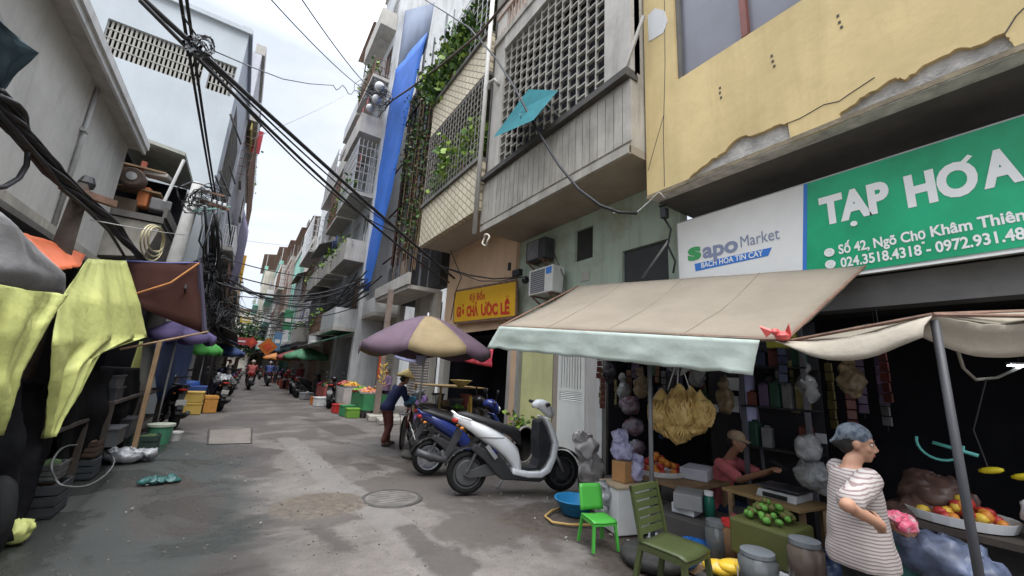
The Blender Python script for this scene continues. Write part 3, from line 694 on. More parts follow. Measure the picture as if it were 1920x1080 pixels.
for (y, x, r_) in ((13.2, 4.75, .05), (14.6, 4.8, .04), (15.5, 4.7, .055), (16.6, 4.85, .035), (12.8, 4.9, .03)): gp_.tube([(x, y, 4.4), (x, y + .1, 16)], r_, 6)
gp_.build('downpipe', M('grey_pipe', (.15, .155, .165), .6, .2, 2), SHH)
mr_ = MB()
for i in range(5): mr_.beam((4.55, 12.6 + i * .9, 5 + i * .2), (4.7, 13.0 + i * .95, 12 + i), .05, .05)
for i in range(4): mr_.beam((4.62, 12.6, 6.4 + i * 2.2), (4.62, 17.8, 6.2 + i * 2.2), .05, .05)
mr_.build('scaffold', M('red_rust', (.075, .032, .026), .8, .4, 4), SHH)
# vines
vn_pts = [(4.35 + random.Random(i).uniform(-.15, .2), 12.6 + random.Random(i + 50).uniform(0, 2.6), 6.0 + random.Random(i + 90).uniform(0, 7.5)) for i in range(70)]
vt = T('climbing_vine', 'dark straggling vine hanging between the tiled house and blue tarp', 'plant', (4.4, 13.5, 5))
leaves(MB(), (0, 0, 0), (.14, .2, .28), 1500, .12, 77, vn_pts, 3).build('foliage', [leaf_c, leaf_a, M('dry_leaf', (.13, .10, .05), .8)], vt)
sv = MB()
for i in range(0, 70, 7):
    p = vn_pts[i]; sv.tube([(p[0], p[1], 4.9), (p[0] + .1, p[1] + .2, (p[2] + 5) / 2), p], .012, 4)
sv.build('stem', wood, vt)
# blue tarp
bl = M('blue_tarp', (.035, .15, .55), .65, .15, 1.2, .25, bsc=4)
bt = [xp(742, 130, 4.1), xp(800, 60, 4.1)]; bb_ = [xp(664, 548, 4.1), xp(692, 545, 4.1)]
gr_ = []
for i in range(25):
    t = i / 24; L_ = bt[0].lerp(bb_[0], t); R_ = bt[1].lerp(bb_[1], t)
    gr_.append([L_.lerp(R_, j / 6) + V(.05 * noise.noise(Vector((j * .7, i * .5, 4))) + .02 * math.sin(j * 1.4 + i * .3), .03 * noise.noise(Vector((j * .4, i * .45, 8))), 0) for j in range(7)])
tag(MB().grid(gr_).build('blue_tarp', bl, None, True, solid=.006), 'long blue tarp hanging down the front of a tall narrow house', 'tarp')
gs = [xp(760, 20, 4.3), xp(815, 5, 4.3), xp(800, 90, 4.2), xp(735, 200, 4.2)]
tag(MB().grid([[gs[0].lerp(gs[1], j / 4) for j in range(5)], [gs[3].lerp(gs[2], j / 4) for j in range(5)]]).build('grey_tarp', M('grey_sheet', (.17, .20, .27), .8, .1, 1), None, True, solid=.01), 'pale grey sheet hanging above the long blue tarp', 'tarp')
# AC units
def ac_unit(c, label, m, blue=True, s=1.0):
    t = T('air_conditioner', label, 'air conditioner', c); c = Vector(c)
    MB().box(c.x - .17 * s, c.x + .17 * s, c.y - .42 * s, c.y + .42 * s, c.z, c.z + .58 * s).build('casing', m, t, bevel=.015)
    f = MB(); cc = c + V(-.172 * s, .1 * s, .29 * s); rmx = Matrix.Rotation(-PI / 2, 3, 'Y')
    for i in range(11): f.box(cc.x - .012, cc.x, cc.y - .24 * s, cc.y + .24 * s, c.z + (.06 + .046 * i) * s, c.z + (.075 + .046 * i) * s)
    f.build('grille', M('ac_grille', (.33, .33, .34), .5), t)
    MB().box(cc.x - .003, cc.x + .02, cc.y - .25 * s, cc.y + .25 * s, c.z + .04 * s, c.z + .54 * s).build('fan_opening', M('ac_dark', (.10, .10, .105), .6), t)
    if blue: MB().box(cc.x - .006, cc.x, c.y - .38 * s, c.y - .2 * s, c.z + .40 * s, c.z + .54 * s).build('sticker', sb, t)
    for y in (-.3, .3): MB().beam((c.x - .2, c.y + y * s, c.z - .02), (c.x + .3, c.y + y * s, c.z - .02), .03, .03).beam((c.x - .15, c.y + y * s, c.z - .03), (c.x + .3, c.y + y * s, c.z - .3), .03, .03).build('bracket', rust, t)
    return t
q = xp(1020, 552, 5.25); ac_unit((5.3, q.y, q.z), 'white air conditioner unit with blue sticker on the green wall', M('ac_white', (.58, .57, .53), .5, .08, 2, streak=.3), True, 1.0)
q = xp(1012, 487, 5.35); ac_unit((5.42, q.y + .1, q.z), 'old black air conditioner unit above the white one', M('ac_black', (.045, .045, .05), .6), False, .85)
# vertical pipe between the houses with white ring at its foot
pt, pb = xp(925, 50, 4.22), xp(900, 432, 4.22)
PP = T('drain_pipe', 'long pale vertical drain pipe between the grey and the tiled balconies', 'pipe', pb)
MB().tube([(4.24, 8.31, pb.z), (4.24, 8.31, 12.5)], .06, 10).build('pipe', M('pvc_pipe', (.47, .45, .41), .5, .15, 1, streak=.4), PP, True)
MB().tube([(4.3, 8.25, 9.0), (4.26, 8.18, 9.15), (4.32, 8.0, 9.15), (4.42, 7.95, 9.0)], .045, 8).build('branch', M('pvc_pipe', (.47, .45, .41)), PP, True)
hc = xp(911, 450, 4.22)
rg = []
for i in range(24): g = 2 * PI * i / 24; rg.append((hc.x + .02 * math.sin(3 * g), hc.y + .13 * math.cos(g), hc.z + .13 * math.sin(g)))
tag(MB().tube(rg, .022, 6, True).build('hose_coil', M('cream_hose', (.60, .55, .45), .6), None, True), 'small cream ring of coiled hose hanging under the drain pipe', 'hose')
# ------------------------------------------------------------------ generic tube house of the far street
def house(label, n, X, y0, y1, h, wm, seed, styles, depth=6.0, pm=None, proj=.85, roof='parapet', sm=None, end=True):
    """n = -1: right side of the street (front faces -X); n = +1: left side."""
    r = random.Random(seed); H = T('tube_house', label, 'house', (X - n * .5, (y0 + y1) / 2, 0))
    pm = pm or conc_l; holes = []; wins = []; nfl = max(1, int((h - 3.1) / 3.2)); L = y1 - y0
    for k in range(nfl):
        zb_ = 3.3 + k * 3.2; c = 2 if L > 3.6 else 1
        for j in range(c):
            ya = y0 + L * (j + .5) / c - .6; st = styles[k % len(styles)]
            zz0 = zb_ + (.1 if 'b' in st else .9); hh = 2.3 if 'b' in st else 1.5
            holes.append((ya, ya + 1.2, zz0, min(zz0 + hh, h - .3))); wins.append(holes[-1])
    a, b = sorted((X, X - n * .25)); mb = MB(); wallh(mb, a, b, y0, y1, 3.0, h, holes)
    mb.build('wall', wm, H)
    a2, b2 = sorted((X - n * .25, X - n * depth)); bw = MB().box(a2, b2, y0, y0 + .2, 0, h).box(a2, b2, y1 - .2, y1, 0, h)
    e_ = X - n * .9; a3, b3 = sorted((e_, e_ - n * .1)); bw.box(a3, b3, y0 + .2, y1 - .2, 0, h - .2).box(a2, b2, y0 + .2, y1 - .2, h - .2, h)
    bw.build('end_wall', sm or wm, H)
    for q in wins: window(H, X, *q, n, fm=r.choice([steel, rust, conc_d, white_p]), gm=r.choice([glass, glass_g, glass]), mull=1, bars=r.choice([0, 6, 7, 0]), sill=True)
    for k in range(nfl):
        zb_ = 3.3 + k * 3.2; st = styles[k % len(styles)]
        if 'b' in st:
            p = proj * r.uniform(.8, 1.15); a, b = sorted((X + n * p, X)); ya, yb2 = y0 + .12, y1 - .12
            s_ = MB().box(a, b, ya, yb2, zb_ - .16, zb_).build('balcony', pm, H)
            if 'p' in st:
                f0, f1 = sorted((X + n * p, X + n * (p - .1))); MB().box(f0, f1, ya, yb2, zb_, zb_ + .85).box(min(X, X + n * (p - .1)), max(X, X + n * (p - .1)), ya, ya + .1, zb_, zb_ + .85).build('parapet', r.choice([wm, pm, conc_l]), s_)
            else:
                g = MB(); xx = X + n * (p - .05); m_ = int((yb2 - ya) / .16); top = zb_ + (2.7 if 'g' in st else .95)
                for i in range(m_ + 1): y = lerp(ya, yb2, i / m_); g.box(xx - .012, xx + .012, y - .012, y + .012, zb_, top)
                for i in range(int((top - zb_) / .45) + 1): z = zb_ + .08 + i * .45; g.box(xx - .015, xx + .015, ya, yb2, z - .015, z + .015); g.box(min(X, xx), max(X, xx), ya, ya + .025, z - .015, z + .015)
                for i in range(5): x_ = lerp(X, xx, i / 5); g.box(x_ - .012, x_ + .012, ya, ya + .02, zb_, top)
                g.build('railing', r.choice([steel, rust, white_p]), s_)
            if r.random() < .45:
                lc = []
                for i in range(14): lc.append((X + n * (p - .15), r.uniform(ya + .2, yb2 - .2), zb_ + r.uniform(.5, 1.1)))
                leaves(MB(), (0, 0, 0), (.12, .2, .16), 160, .16, seed + k, lc, 3).build('planter_greenery', [leaf_a, leaf_b, leaf_c], s_)
            if r.random() < .6:
                lm = M('washing_%d' % (seed % 5), [(.45, .1, .1), (.1, .16, .4), (.55, .5, .45), (.3, .12, .3), (.1, .3, .25)][seed % 5], .85)
                for i in range(3):
                    y = r.uniform(ya + .3, yb2 - .6); MB().grid([[(X + n * (p - .3), y, zb_ + 2.2), (X + n * (p - .3), y + .4, zb_ + 2.2)], [(X + n * (p - .26), y + .02, zb_ + 1.5), (X + n * (p - .32), y + .38, zb_ + 1.45)]]).build('washing', lm, s_, solid=.01)
        if 'a' in st:
            p = proj * 1.1; MB().prism([(X, y0 + .1, zb_ + 2.9), (X, y1 - .1, zb_ + 2.9), (X + n * p, y1 - .1, zb_ + 2.45), (X + n * p, y0 + .1, zb_ + 2.45)], (0, 0, .03)).build('awning', r.choice([rust, conc_d, M('awning_green', (.05, .17, .11), .6), M('awning_grey', (.25, .25, .26), .6)]), H)
        if 'c' in st:
            g = MB(); xx = X + n * .45; m_ = int((L - .4) / .15)
            for i in range(m_ + 1): y = lerp(y0 + .2, y1 - .2, i / m_); g.box(xx - .012, xx + .012, y - .012, y + .012, zb_ + .3, zb_ + 2.6)
            for i in range(7): z = zb_ + .3 + i * .38; g.box(xx - .015, xx + .015, y0 + .2, y1 - .2, z - .012, z + .012); g.box(min(X, xx), max(X, xx), y0 + .2, y0 + .22, z - .012, z + .012)
            g.build('window_cage', r.choice([steel, rust]), H)
    # ground floor
    gy0, gy1 = y0 + .35, y1 - .35
    a, b = sorted((X, X - n * .25)); MB().box(a, b, y0, gy0, 0, 3.0).build('pier', wm, H); MB().box(a, b, gy1, y1, 0, 3.0).build('pier', wm, H)
    if r.random() < .4: shutter(H, X - n * .05, gy0, gy1, .1, 3.0, r.choice([shut, M('grey_shutter', (.30, .27, .25))]), n)
    a, b = sorted((X + n * 1.0, X - n * .1)); zr = r.uniform(2.65, 2.95)
    MB().prism([(X, y0 + .1, zr + .35), (X, y1 - .1, zr + .35), (X + n * 1.25, y1 - .1, zr - .15), (X + n * 1.25, y0 + .1, zr - .15)], (0, 0, .03)).build('shop_awning', r.choice([rust, conc_d, M('awning_green', (.05, .17, .11)), M('awning_blue', (.06, .11, .25), .6), M('awning_grey', (.25, .25, .26))]), H)
    a, b = sorted((X + n * .12, X - n * .3)); MB().box(a, b, y0 - .01, y1 - .02, h, h + .5).build('roof_parapet', pm, H)
    if roof == 'tank':
        MB().lathe([(.001, 0), (.6, 0), (.62, .1), (.62, 1.2), (.45, 1.4), (.001, 1.45)], (X - n * 1.2, (y0 + y1) / 2, h + .5), 16).build('water_tank', chrome, H, True)
    if roof == 'shed':  # sheet roof on posts
        MB().prism([(X + n * .5, y0, h + 2.2), (X - n * 4, y0, h + 2.9), (X - n * 4, y0, h + 2.95), (X + n * .5, y0, h + 2.25)], (0, y1 - y0, 0)).build('roof', rust, H)
        for y in (y0 + .1, (y0 + y1) / 2, y1 - .1): MB().box(X - .04, X + .04, y - .04, y + .04, h + .5, h + 2.25).build('roof_post', steel, H)
    if roof == 'green':
        lc = [(X - n * r.uniform(0, .6), r.uniform(y0, y1), h + .5 + r.uniform(.1, .8)) for i in range(30)]
        leaves(MB(), (0, 0, 0), (.2, .25, .2), 700, .22, seed, lc, 3).build('roof_garden', [leaf_a, leaf_b, leaf_c], H)
    return H
cream = M('old_cream', (.50, .47, .40), .85, .15, .8, .15, streak=.6)
greyw = M('old_greywhite', (.52, .53, .53), .85, .12, .8, .15, streak=.55)
pinkw = M('old_pink', (.42, .33, .30), .85, .15, .8, .15, streak=.5)
mint = M('mint_wall', (.25, .50, .42), .8, .1, .8, .1, streak=.35)
house('tall grey-white house with stacked balconies rising behind the blue tarp', -1, 4.0, 18.6, 22.4, 24, greyw, 5, ['bp', 'bp', 'bg', 'bp', 'b', 'bp', 'bp'], proj=1.0, roof='green')
house('grey-white narrow house with planted roof terrace beyond the tall balconied one', -1, 3.9, 22.4, 26.4, 20.2, greyw, 11, ['b', 'bp', 'bg', 'bp', 'bp'], proj=.8, roof='shed')
house('cream house with caged windows and dark sheet awnings', -1, 3.9, 26.4, 31, 17.0, cream, 23, ['ca', 'bpa', 'c', 'bg'], proj=.9, roof='tank')
house('dirty white house with a slanting facade of grilles', -1, 3.8, 31, 37, 15.0, plaster_w, 31, ['bp', 'c', 'bg'], proj=.9, roof='parapet')
house('grey house with a roof shed on posts further down the lane', -1, 3.7, 37, 43, 12.0, conc_l, 43, ['bg', 'ca'], roof='shed')
house('mint green house far down the lane', -1, 3.4, 43, 50, 12.6, mint, 52, ['bp', 'bg'], roof='shed')
house('pink house with washing on its balconies far down the lane', -1, 3.0, 50, 58, 13.0, pinkw, 60, ['bg', 'b'], roof='shed')
house('white house with teal balconies far down the lane', -1, 2.3, 58, 68, 14.0, plaster_w, 71, ['bp', 'b'], pm=mint, roof='shed')
house('cream end house closing the bend of the lane', -1, .9, 68, 84, 15.0, cream, 83, ['b', 'bp'], pm=mint, roof='shed')

# ------------------------------------------------------------------ left: near grey building with white eave
NB = T('grey_building', 'bare grey rendered wall with long white eave above the market tarps', 'building', (-4, 7, 0))
gren = M('grey_render', (.50, .49, .46), .9, .13, 1.0, .3, streak=.3, grime=(.12, .115, .11))
MB().box(-3.2, -3.0, 1.0, 12.2, 3.55, 6.35).box(-8, -3.2, 12.0, 12.2, 3.55, 6.35).build('wall', gren, NB)
MB().box(-3.3, -2.72, 1.0, 12.25, 6.35, 6.44).build('eave', conc_l, NB)
MB().box(-2.75, -2.70, 1.0, 12.28, 6.30, 6.56).box(-2.70, -2.66, 1.0, 12.28, 6.42, 6.58).build('fascia', plaster_w, NB)
MB().box(-3.0, -2.86, 1.0, 12.2, 3.3, 3.58).build('beam', conc, NB)
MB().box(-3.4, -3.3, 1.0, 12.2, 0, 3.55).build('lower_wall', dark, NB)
MB().box(-3.0, -2.2, 1.0, 12.2, 2.95, 3.02).build('lower_roof', conc_d, NB)
# junk loft
JL = T('junk_loft', 'open roofed loft crammed with junk between the grey wall and the white-blue block', 'building', (-2.6, 13.5, 0))
MB().prism([(-3.4, 12.35, 6.75), (-2.02, 12.45, 6.62), (-2.02, 15.1, 6.62), (-3.4, 15.1, 6.75)], (0, 0, .09)).build('roof', M('loft_roof', (.30, .31, .27), .8, .2, 3), JL)
MB().box(-3.4, -2.1, 12.4, 15.1, 4.75, 4.9).box(-2.14, -2.06, 12.4, 15.1, 4.9, 5.15).build('floor', conc_d, JL)
MB().prism([(-3.4, 12.45, 3.7), (-2.3, 12.45, 3.9), (-2.12, 12.45, 4.72), (-3.4, 12.45, 4.72)], (0, 2.6, 0)).build('bulging_wall', conc, JL)
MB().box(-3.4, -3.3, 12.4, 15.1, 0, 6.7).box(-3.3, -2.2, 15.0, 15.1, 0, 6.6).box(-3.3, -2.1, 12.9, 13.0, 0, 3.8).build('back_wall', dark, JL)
def tgl(name, pts, r, m, label, cat): return tube1(name, pts, r, m, label, cat, 8)
MB().tube([yp(345, 300, 12.42), yp(308, 378, 12.42)], .035, 8).build('strut', plaster_w, JL)
q = yp(253, 340, 12.6)
dm_ = T('junk_drum', 'round rusty fan drum on the loft shelf', 'drum', q)
MB().lathe([(.001, 0), (.2, 0), (.24, .04), (.24, .28), (.2, .34), (.001, .34)], q, 18, Matrix.Rotation(PI / 2, 3, 'X')).build('body', M('rusty_brown', (.10, .07, .055), .8, .3, 6), dm_)
MB().lathe([(.001, 0), (.09, .0), (.1, .04), (.001, .05)], q - V(0, .33, 0), 14, Matrix.Rotation(PI / 2, 3, 'X')).build('hub', steel, dm_)
for i, (px, py, sx_, sy_, sz_, m, lab, nm, cat) in enumerate([
    (272, 372, .22, .3, .5, M('orange_bag', (.42, .14, .05), .8), 'faded orange sack standing in the junk loft', 'sack', 'sack'),
    (232, 386, .5, .3, .35, M('brown_box', (.12, .085, .06), .8), 'dark brown box at the open edge of the loft', 'box', 'box'),
    (300, 388, .4, .4, .3, M('loft_grey', (.16, .16, .16), .8), 'grey lidded crate beside the loft strut', 'crate', 'crate'),
    (296, 330, .5, .3, .12, M('loft_pale', (.40, .37, .34), .8), 'pale bundle on the upper plank of the loft', 'bundle', 'bundle'),
    (236, 318, .4, .3, .16, M('loft_brown2', (.2, .12, .08), .8), 'brown bundle under the loft roof beside the fan drum', 'bundle', 'bundle'),
    (268, 318, .12, .2, .4, M('loft_red', (.36, .11, .07), .8), 'red upright cloth roll under the loft roof', 'roll', 'cloth')]):
    c_ = yp(px, py, 12.75); box1(nm, c_, (sx_, sy_, sz_), m, lab, cat, .2 * (i % 3 - 1), .03)
for z_, lab in ((5.55, 'lower plank shelf in the junk loft'), (6.1, 'upper plank shelf in the junk loft')):
    tag(MB().box(-3.2, -2.3, 12.55, 13.0, z_ - .04, z_).build('plank_shelf', wood, None), lab, 'shelf')
# white-blue block
WB = T('white_block', 'big pale blue-white block with a louvred band under its flat roof', 'building', (-3, 18, 0))
pbw = M('blue_white_wall', (.44, .48, .51), .8, .07, .6, .12, streak=.3, grime=(.35, .37, .38))
Yf = 15.2
lb0, lb1 = yp(200, 45, Yf), yp(455, 190, Yf)
za = yp(330, 82, Yf).z; zc = yp(330, 146, Yf).z
fr = MB()
def wallx(mb, y0, y1, x0, x1, z0, z1, holes):
    xs = sorted({x0, x1} | {q for h in holes for q in h[:2]}); zs = sorted({z0, z1} | {q for h in holes for q in h[2:]})
    for i in range(len(xs) - 1):
        for j in range(len(zs) - 1):
            xm, zm = (xs[i] + xs[i + 1]) / 2, (zs[j] + zs[j + 1]) / 2
            if not any(h[0] < xm < h[1] and h[2] < zm < h[3] for h in holes): mb.box(xs[i], xs[i + 1], y0, y1, zs[j], zs[j + 1])
hx0, hx1 = lb0.x, -1.72
xm_ = yp(382, 150, Yf).x
wallx(fr, Yf, Yf + .25, -9, -1.6, 0, 12.7, [(hx0, xm_ - .08, zc, za), (xm_ + .08, hx1, zc, za)])
fr.build('front_wall', pbw, WB)
wallh(MB(), 0, 0, 0, 0, 0, 0)
sd = MB(); wallh(sd, -1.85, -1.6, Yf + .25, 21, 0, 13.2, [(16.2, 20, 7.6, 10.4)]); sd.build('side_wall', M('side_white', (.46, .48, .50), .8, .06, .6, .08, streak=.35), WB)
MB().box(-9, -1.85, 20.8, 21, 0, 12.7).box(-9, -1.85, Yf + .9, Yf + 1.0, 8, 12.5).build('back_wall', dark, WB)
MB().box(-9.2, -1.5, Yf - .12, 21.1, 12.7, 12.86).build('roof_slab', pbw, WB)
for (xa, xb) in ((hx0, xm_ - .08), (xm_ + .08, hx1)):
    lv = MB(); k = int((xb - xa) / .105)
    for i in range(k + 1): x = lerp(xa, xb, i / k); lv.box(x - .026, x + .026, Yf + .06, Yf + .1, zc, za)
    for j in range(5): z = lerp(zc, za, j / 4); lv.box(xa, xb, Yf + .05, Yf + .11, z - .016, z + .016)
    lv.build('louvre_band', M('louvre', (.33, .32, .29), .7, .1, 3), WB)
g = MB()
for i in range(28): y = lerp(16.2, 20, i / 27); g.box(-1.62, -1.59, y - .02, y + .02, 7.5, 10.5)
for i in range(12): z = lerp(7.6, 10.4, i / 11); g.box(-1.63, -1.585, 16.2, 20, z - .015, z + .015)
g.build('grille', conc_d, WB)
for i, (px, py, px2, py2) in enumerate([(432, 215, 452, 270), (430, 310, 441, 345), (412, 320, 432, 368), (404, 330, 421, 370)]):
    p, q = xp(px, py, -1.5), xp(px2, py2, -1.35); MB().beam(p, q, .05, .05).build('awning_arm', conc_d, WB)
house('tall grey house joined behind the white-blue block', 1, -1.55, 21, 33.5, 16.2, M('lilac_grey', (.46, .46, .49), .85, .1, .8, .1, streak=.4), 91, ['c', 'b', 'c', 'bp'], proj=.45)
house('low lilac grey house with awnings further down the left row', 1, -1.5, 33.5, 42, 9.6, greyw, 95, ['ca', 'bp'], proj=.5)
house('cream house with yellow trim in the left row', 1, -1.4, 42, 52, 8.2, cream, 97, ['b', 'c'], pm=M('yellow_trim', (.5, .33, .05), .7), proj=.5)
house('last house of the left row before the bend', 1, -1.5, 52, 70, 9, pinkw, 99, ['b', 'c'], proj=.5)
bn = T('banner', 'red and yellow banner fixed high on the side of the left tall house', 'banner', (-1.3, 22, 12))
p = [xp(447, 185, -1.35), xp(488, 195, -1.35)]
MB().box(-1.4, -1.34, 21.2, 23.6, 12.3, 13.4).build('yellow_cloth', M('banner_yellow', (.50, .42, .12), .7), bn)
MB().box(-1.33, -.95, 23.6, 23.66, 12.3, 13.6).build('red_cloth', M('banner_red', (.45, .05, .06), .7), bn)
MB().beam((-1.6, 23.7, 13.6), (-.9, 23.7, 13.6), .04, .04).build('arm', steel, bn)
tag(drape('purple_sheet', [V(-1.15, 25, 9.6), V(-1.0, 33, 10.6)], [V(.05, 0, -4.6), V(0, 0, -3.6)], 20, .08, M('purple_sheet', (.17, .155, .24), .8), 'x', 'x', 5) or bpy.data.objects['purple_sheet'], 'faded purple sheet hanging along the left row of houses', 'sheet')
tag(MB().box(-1.4, -.9, 36.4, 36.55, 6.6, 9.6).build('shop_blade_sign', M('amber_sign', (.55, .30, .03), .6), None), 'tall amber blade sign hung off the left row', 'sign')
tag(MB().box(-1.35, -.95, 39.8, 39.95, 5.5, 7.4).build('shop_blade_sign', M('orange_sign', (.50, .17, .04), .6), None), 'smaller orange blade sign behind the tall amber one', 'sign')
RBB = T('roof_board', 'dark board on a post standing on a far right roof', 'board', (3.6, 31.5, 13)); p_ = xp(576, 430, 3.4)
MB().obox(p_, (.1, 1.5, 1.6)).build('panel', conc_d, RBB); MB().tube([p_ + V(.08, 0, -3.2), p_ + V(.08, 0, 0)], .07, 6).build('post', steel, RBB)
dp_ = T('wall_pipe', 'thin grey drain pipe running down the bare grey left wall', 'pipe', (-2.96, 8, 3.6)); MB().tube([(-2.96, 9.6, 6.3), (-2.96, 9.6, 3.6)], .035, 8).build('pipe', M('grey_pvc', (.3, .3, .29), .6), dp_, True); MB().box(-2.995, -2.92, 9.52, 9.68, 5.4, 5.45).box(-2.995, -2.92, 9.52, 9.68, 4.3, 4.35).build('clamp', steel, dp_)
tag(MB().prism([(-2.997, 6.0, 4.6), (-2.997, 7.1, 4.5), (-2.997, 7.2, 5.3), (-2.997, 6.3, 5.5)], (.004, 0, 0)).build('render_patch', M('patched_render', (.38, .375, .36), .9, .2, 3, .3), None), 'darker patch of fresh render on the bare grey left wall', 'patch')
# ------------------------------------------------------------------ awnings and umbrellas, right side
def plane_pt(px, py, p0, n): d = _ray(px, py); return CAMP + d * ((Vector(p0) - CAMP).dot(Vector(n)) / d.dot(Vector(n)))
canvas = M('beige_canvas', (.225, .19, .145), .9, .10, 1.1, .25, bsc=22, streak=.3, grime=(.14, .115, .09))
val_m = M('mint_valance', (.42, .475, .425), .8, .08, 1.6, .25, bsc=12, streak=.18, grime=(.3, .36, .3))
F1, F2 = gp(938, 612, 2.23), gp(1472, 638, 1.98)
B1, B2 = xp(1085, 536, 4.75), xp(1622, 499, 5.1)
AW = T('awning', 'large beige canvas awning with pale mint valance stretched out from the grocery front', 'awning', (4, 3, 2))
g = []
for i in range(13):
    t = i / 12; a, b = F1.lerp(B1, t), F2.lerp(B2, t)
    g.append([a.lerp(b, j / 16) - V(0, 0, .05 * math.sin(PI * t) * (1 + .5 * math.sin(j * 1.1)) + .012 * noise.noise(Vector((i * .5, j * .5, 2)))) for j in range(17)])
MB().grid(g).build('canopy', canvas, AW, True, solid=.008)
sm_ = MB()
for j in (4, 8, 12): sm_.tube([g[i][j] + V(0, 0, .006) for i in range(13)], .006, 4)
sm_.build('seam', M('seam', (.21, .18, .14), .9), AW)
fd = (F2 - F1); nrm = Vector((fd.y, -fd.x, 0))
v1, v2 = plane_pt(914, 652, F1, nrm), plane_pt(1412, 704, F1, nrm); t1_, t2_ = F1.copy(), plane_pt(1426, 638, F1, nrm)
g = []
for q in range(9):
    s_ = q / 8; g.append([t1_.lerp(t2_, j / 40).lerp(v1.lerp(v2, j / 40), s_) + V(.010 * s_ * math.sin(j * 1.05 + q * .2) - .012 + .03 * s_ * noise.noise(Vector((j * .33, q * .25, 1))) + .008 * noise.noise(Vector((j * 1.3, q * .9, 6))), 0, .02 * s_ * noise.noise(Vector((j * .5, 0, 9)))) for j in range(41)])
MB().grid(g).build('valance', val_m, AW, True, solid=.006)
fb = MB(); fb.tube([F1 + V(.02, 0, .0), F2 + V(.02, 0, 0)], .018, 6).tube([F1, B1], .014, 6).tube([F2, B2], .014, 6).tube([F1.lerp(F2, .5) - V(0, 0, .03), F1.lerp(F2, .5).lerp(B1.lerp(B2, .5), .5) - V(0, 0, .15), B1.lerp(B2, .5) - V(0, 0, .05)], .014, 6)
fb.build('frame', rust, AW)
rb_ = T('red_rag', 'crumpled red plastic bag tied at the corner where the two canopies meet', 'bag', F2)
MB().ball(F2 + V(-.03, .0, .03), (.05, .06, .04), 8).ball(F2 + V(-.05, .04, .06), (.04, .03, .03), 8).prism([F2 + V(-.06, .05, .06), F2 + V(-.1, .13, .1), F2 + V(-.07, .1, .02)], (.01, 0, .012)).prism([F2 + V(-.04, -.02, .06), F2 + V(-.07, -.06, .11), F2 + V(-.04, -.06, .03)], (.012, 0, .01)).build('body', M('coral_plastic', (.62, .10, .09), .4, .2, 9), rb_)
pb_ = gp(1225, 1058)
UB = T('canopy_pole', 'dark pole on a round black weight holding up the beige awning', 'pole', pb_)
MB().lathe([(.001, .02), (.27, .02), (.29, .05), (.29, .09), (.25, .12), (.10, .13), (.05, .16), (.001, .17)], pb_, 28).build('weight', M('black_stone', (.035, .033, .031), .7, .3, 8, .3), UB, True)
MB().tube([pb_ + V(0, 0, .1), pb_ + V(0, 0, 2.12)], .022, 8).build('pole', M('dark_pole', (.10, .10, .105), .5), UB, True)
# second canopy (right)
U2 = T('market_canopy', 'sagging beige market canopy over the striped woman', 'canopy', (3.6, .8, 2))
uL, uP, uR = gp(1474, 640, 1.98), gp(1748, 590, 2.06), gp(1990, 594, 2.10)
def sagstrip(a, b, hem, seed):
    g = [[], [], [], [], []]; k = 16; d = b - a; nn_ = Vector((d.y, -d.x, 0)).normalized()
    if nn_.y > 0: nn_ = -nn_
    for j in range(k + 1):
        t = j / k; p = a.lerp(b, t) - V(0, 0, .05 * math.sin(PI * t))
        f = t * (len(hem) - 1); i0 = min(int(f), len(hem) - 2); hp = lerp(hem[i0], hem[i0 + 1], f - i0)
        for q in range(5):
            s_ = q / 4; g[q].append(p + V(0, 0, -hp * s_) + nn_ * (-.10 * math.sin(PI * .5 * s_) - .012 * noise.noise(Vector((j * .6, q, seed)))))
    return g
MB().grid(sagstrip(uL, uP, [.01, .05, .11, .145, .165, .17, .15, .13], 1)).build('valance', M('pale_canvas', (.36, .315, .25), .9, .1, 1.1, .25, bsc=22, streak=.3, grime=(.2, .165, .125)), U2, True, solid=.008)
MB().grid(sagstrip(uP, uR, [.10, .14, .17, .18, .19, .2], 2)).build('valance', M('pale_canvas', (.36, .315, .25), .9, .1, 1.1, .25, bsc=22, streak=.3, grime=(.2, .165, .125)), U2, True, solid=.008)
bk1, bk2 = V(5.15, 1.35, 2.30), V(5.15, -1.6, 2.32)
MB().grid([[uL, uP.lerp(uL, .5) - V(0, 0, .05), uP, uP.lerp(uR, .5) - V(0, 0, .05), uR], [uL.lerp(bk1, .5), bk1.lerp(bk2, .25).lerp(uP.lerp(uL, .5), .5), bk1.lerp(bk2, .5).lerp(uP, .5), bk1.lerp(bk2, .75).lerp(uR, .5), bk2.lerp(uR, .5)], [bk1, bk1.lerp(bk2, .25), bk1.lerp(bk2, .5), bk1.lerp(bk2, .75), bk2]]).build('canopy', M('canopy_top', (.30, .26, .2), .9), U2, True, solid=.01)
MB().tube([uP - V(-.03, 0, .03), V(uP.x + .03, uP.y, 0)], .02, 8).build('pole', M('pole_black', (.045, .045, .05), .5), U2, True)
MB().tube([uL, uP], .012, 6).tube([uP, uR], .012, 6).tube([uP, bk1.lerp(bk2, .5)], .014, 6).build('frame', rust, U2)
st = [gp(1795, 655, 1.85), gp(1812, 700, 1.72), gp(1850, 716, 1.68), gp(1905, 690, 1.76)]
st = [yp(1795, 655, .75), yp(1806, 690, .75), yp(1830, 712, .72), yp(1870, 708, .68), yp(1915, 688, .6)]
tag(MB().tube(st, .013, 6).build('hanging_strap', M('cream_strap', (.42, .39, .32), .8), None, True), 'cream cloth strap looped under the right market canopy', 'strap')
lp = yp(1912, 686, .6)
LT = T('market_lamp', 'small bright white lamp hanging under the right market canopy', 'lamp', lp)
MB().obox(lp + V(0, 0, .02), (.1, .16, .02), .4).build('housing', white_p, LT)
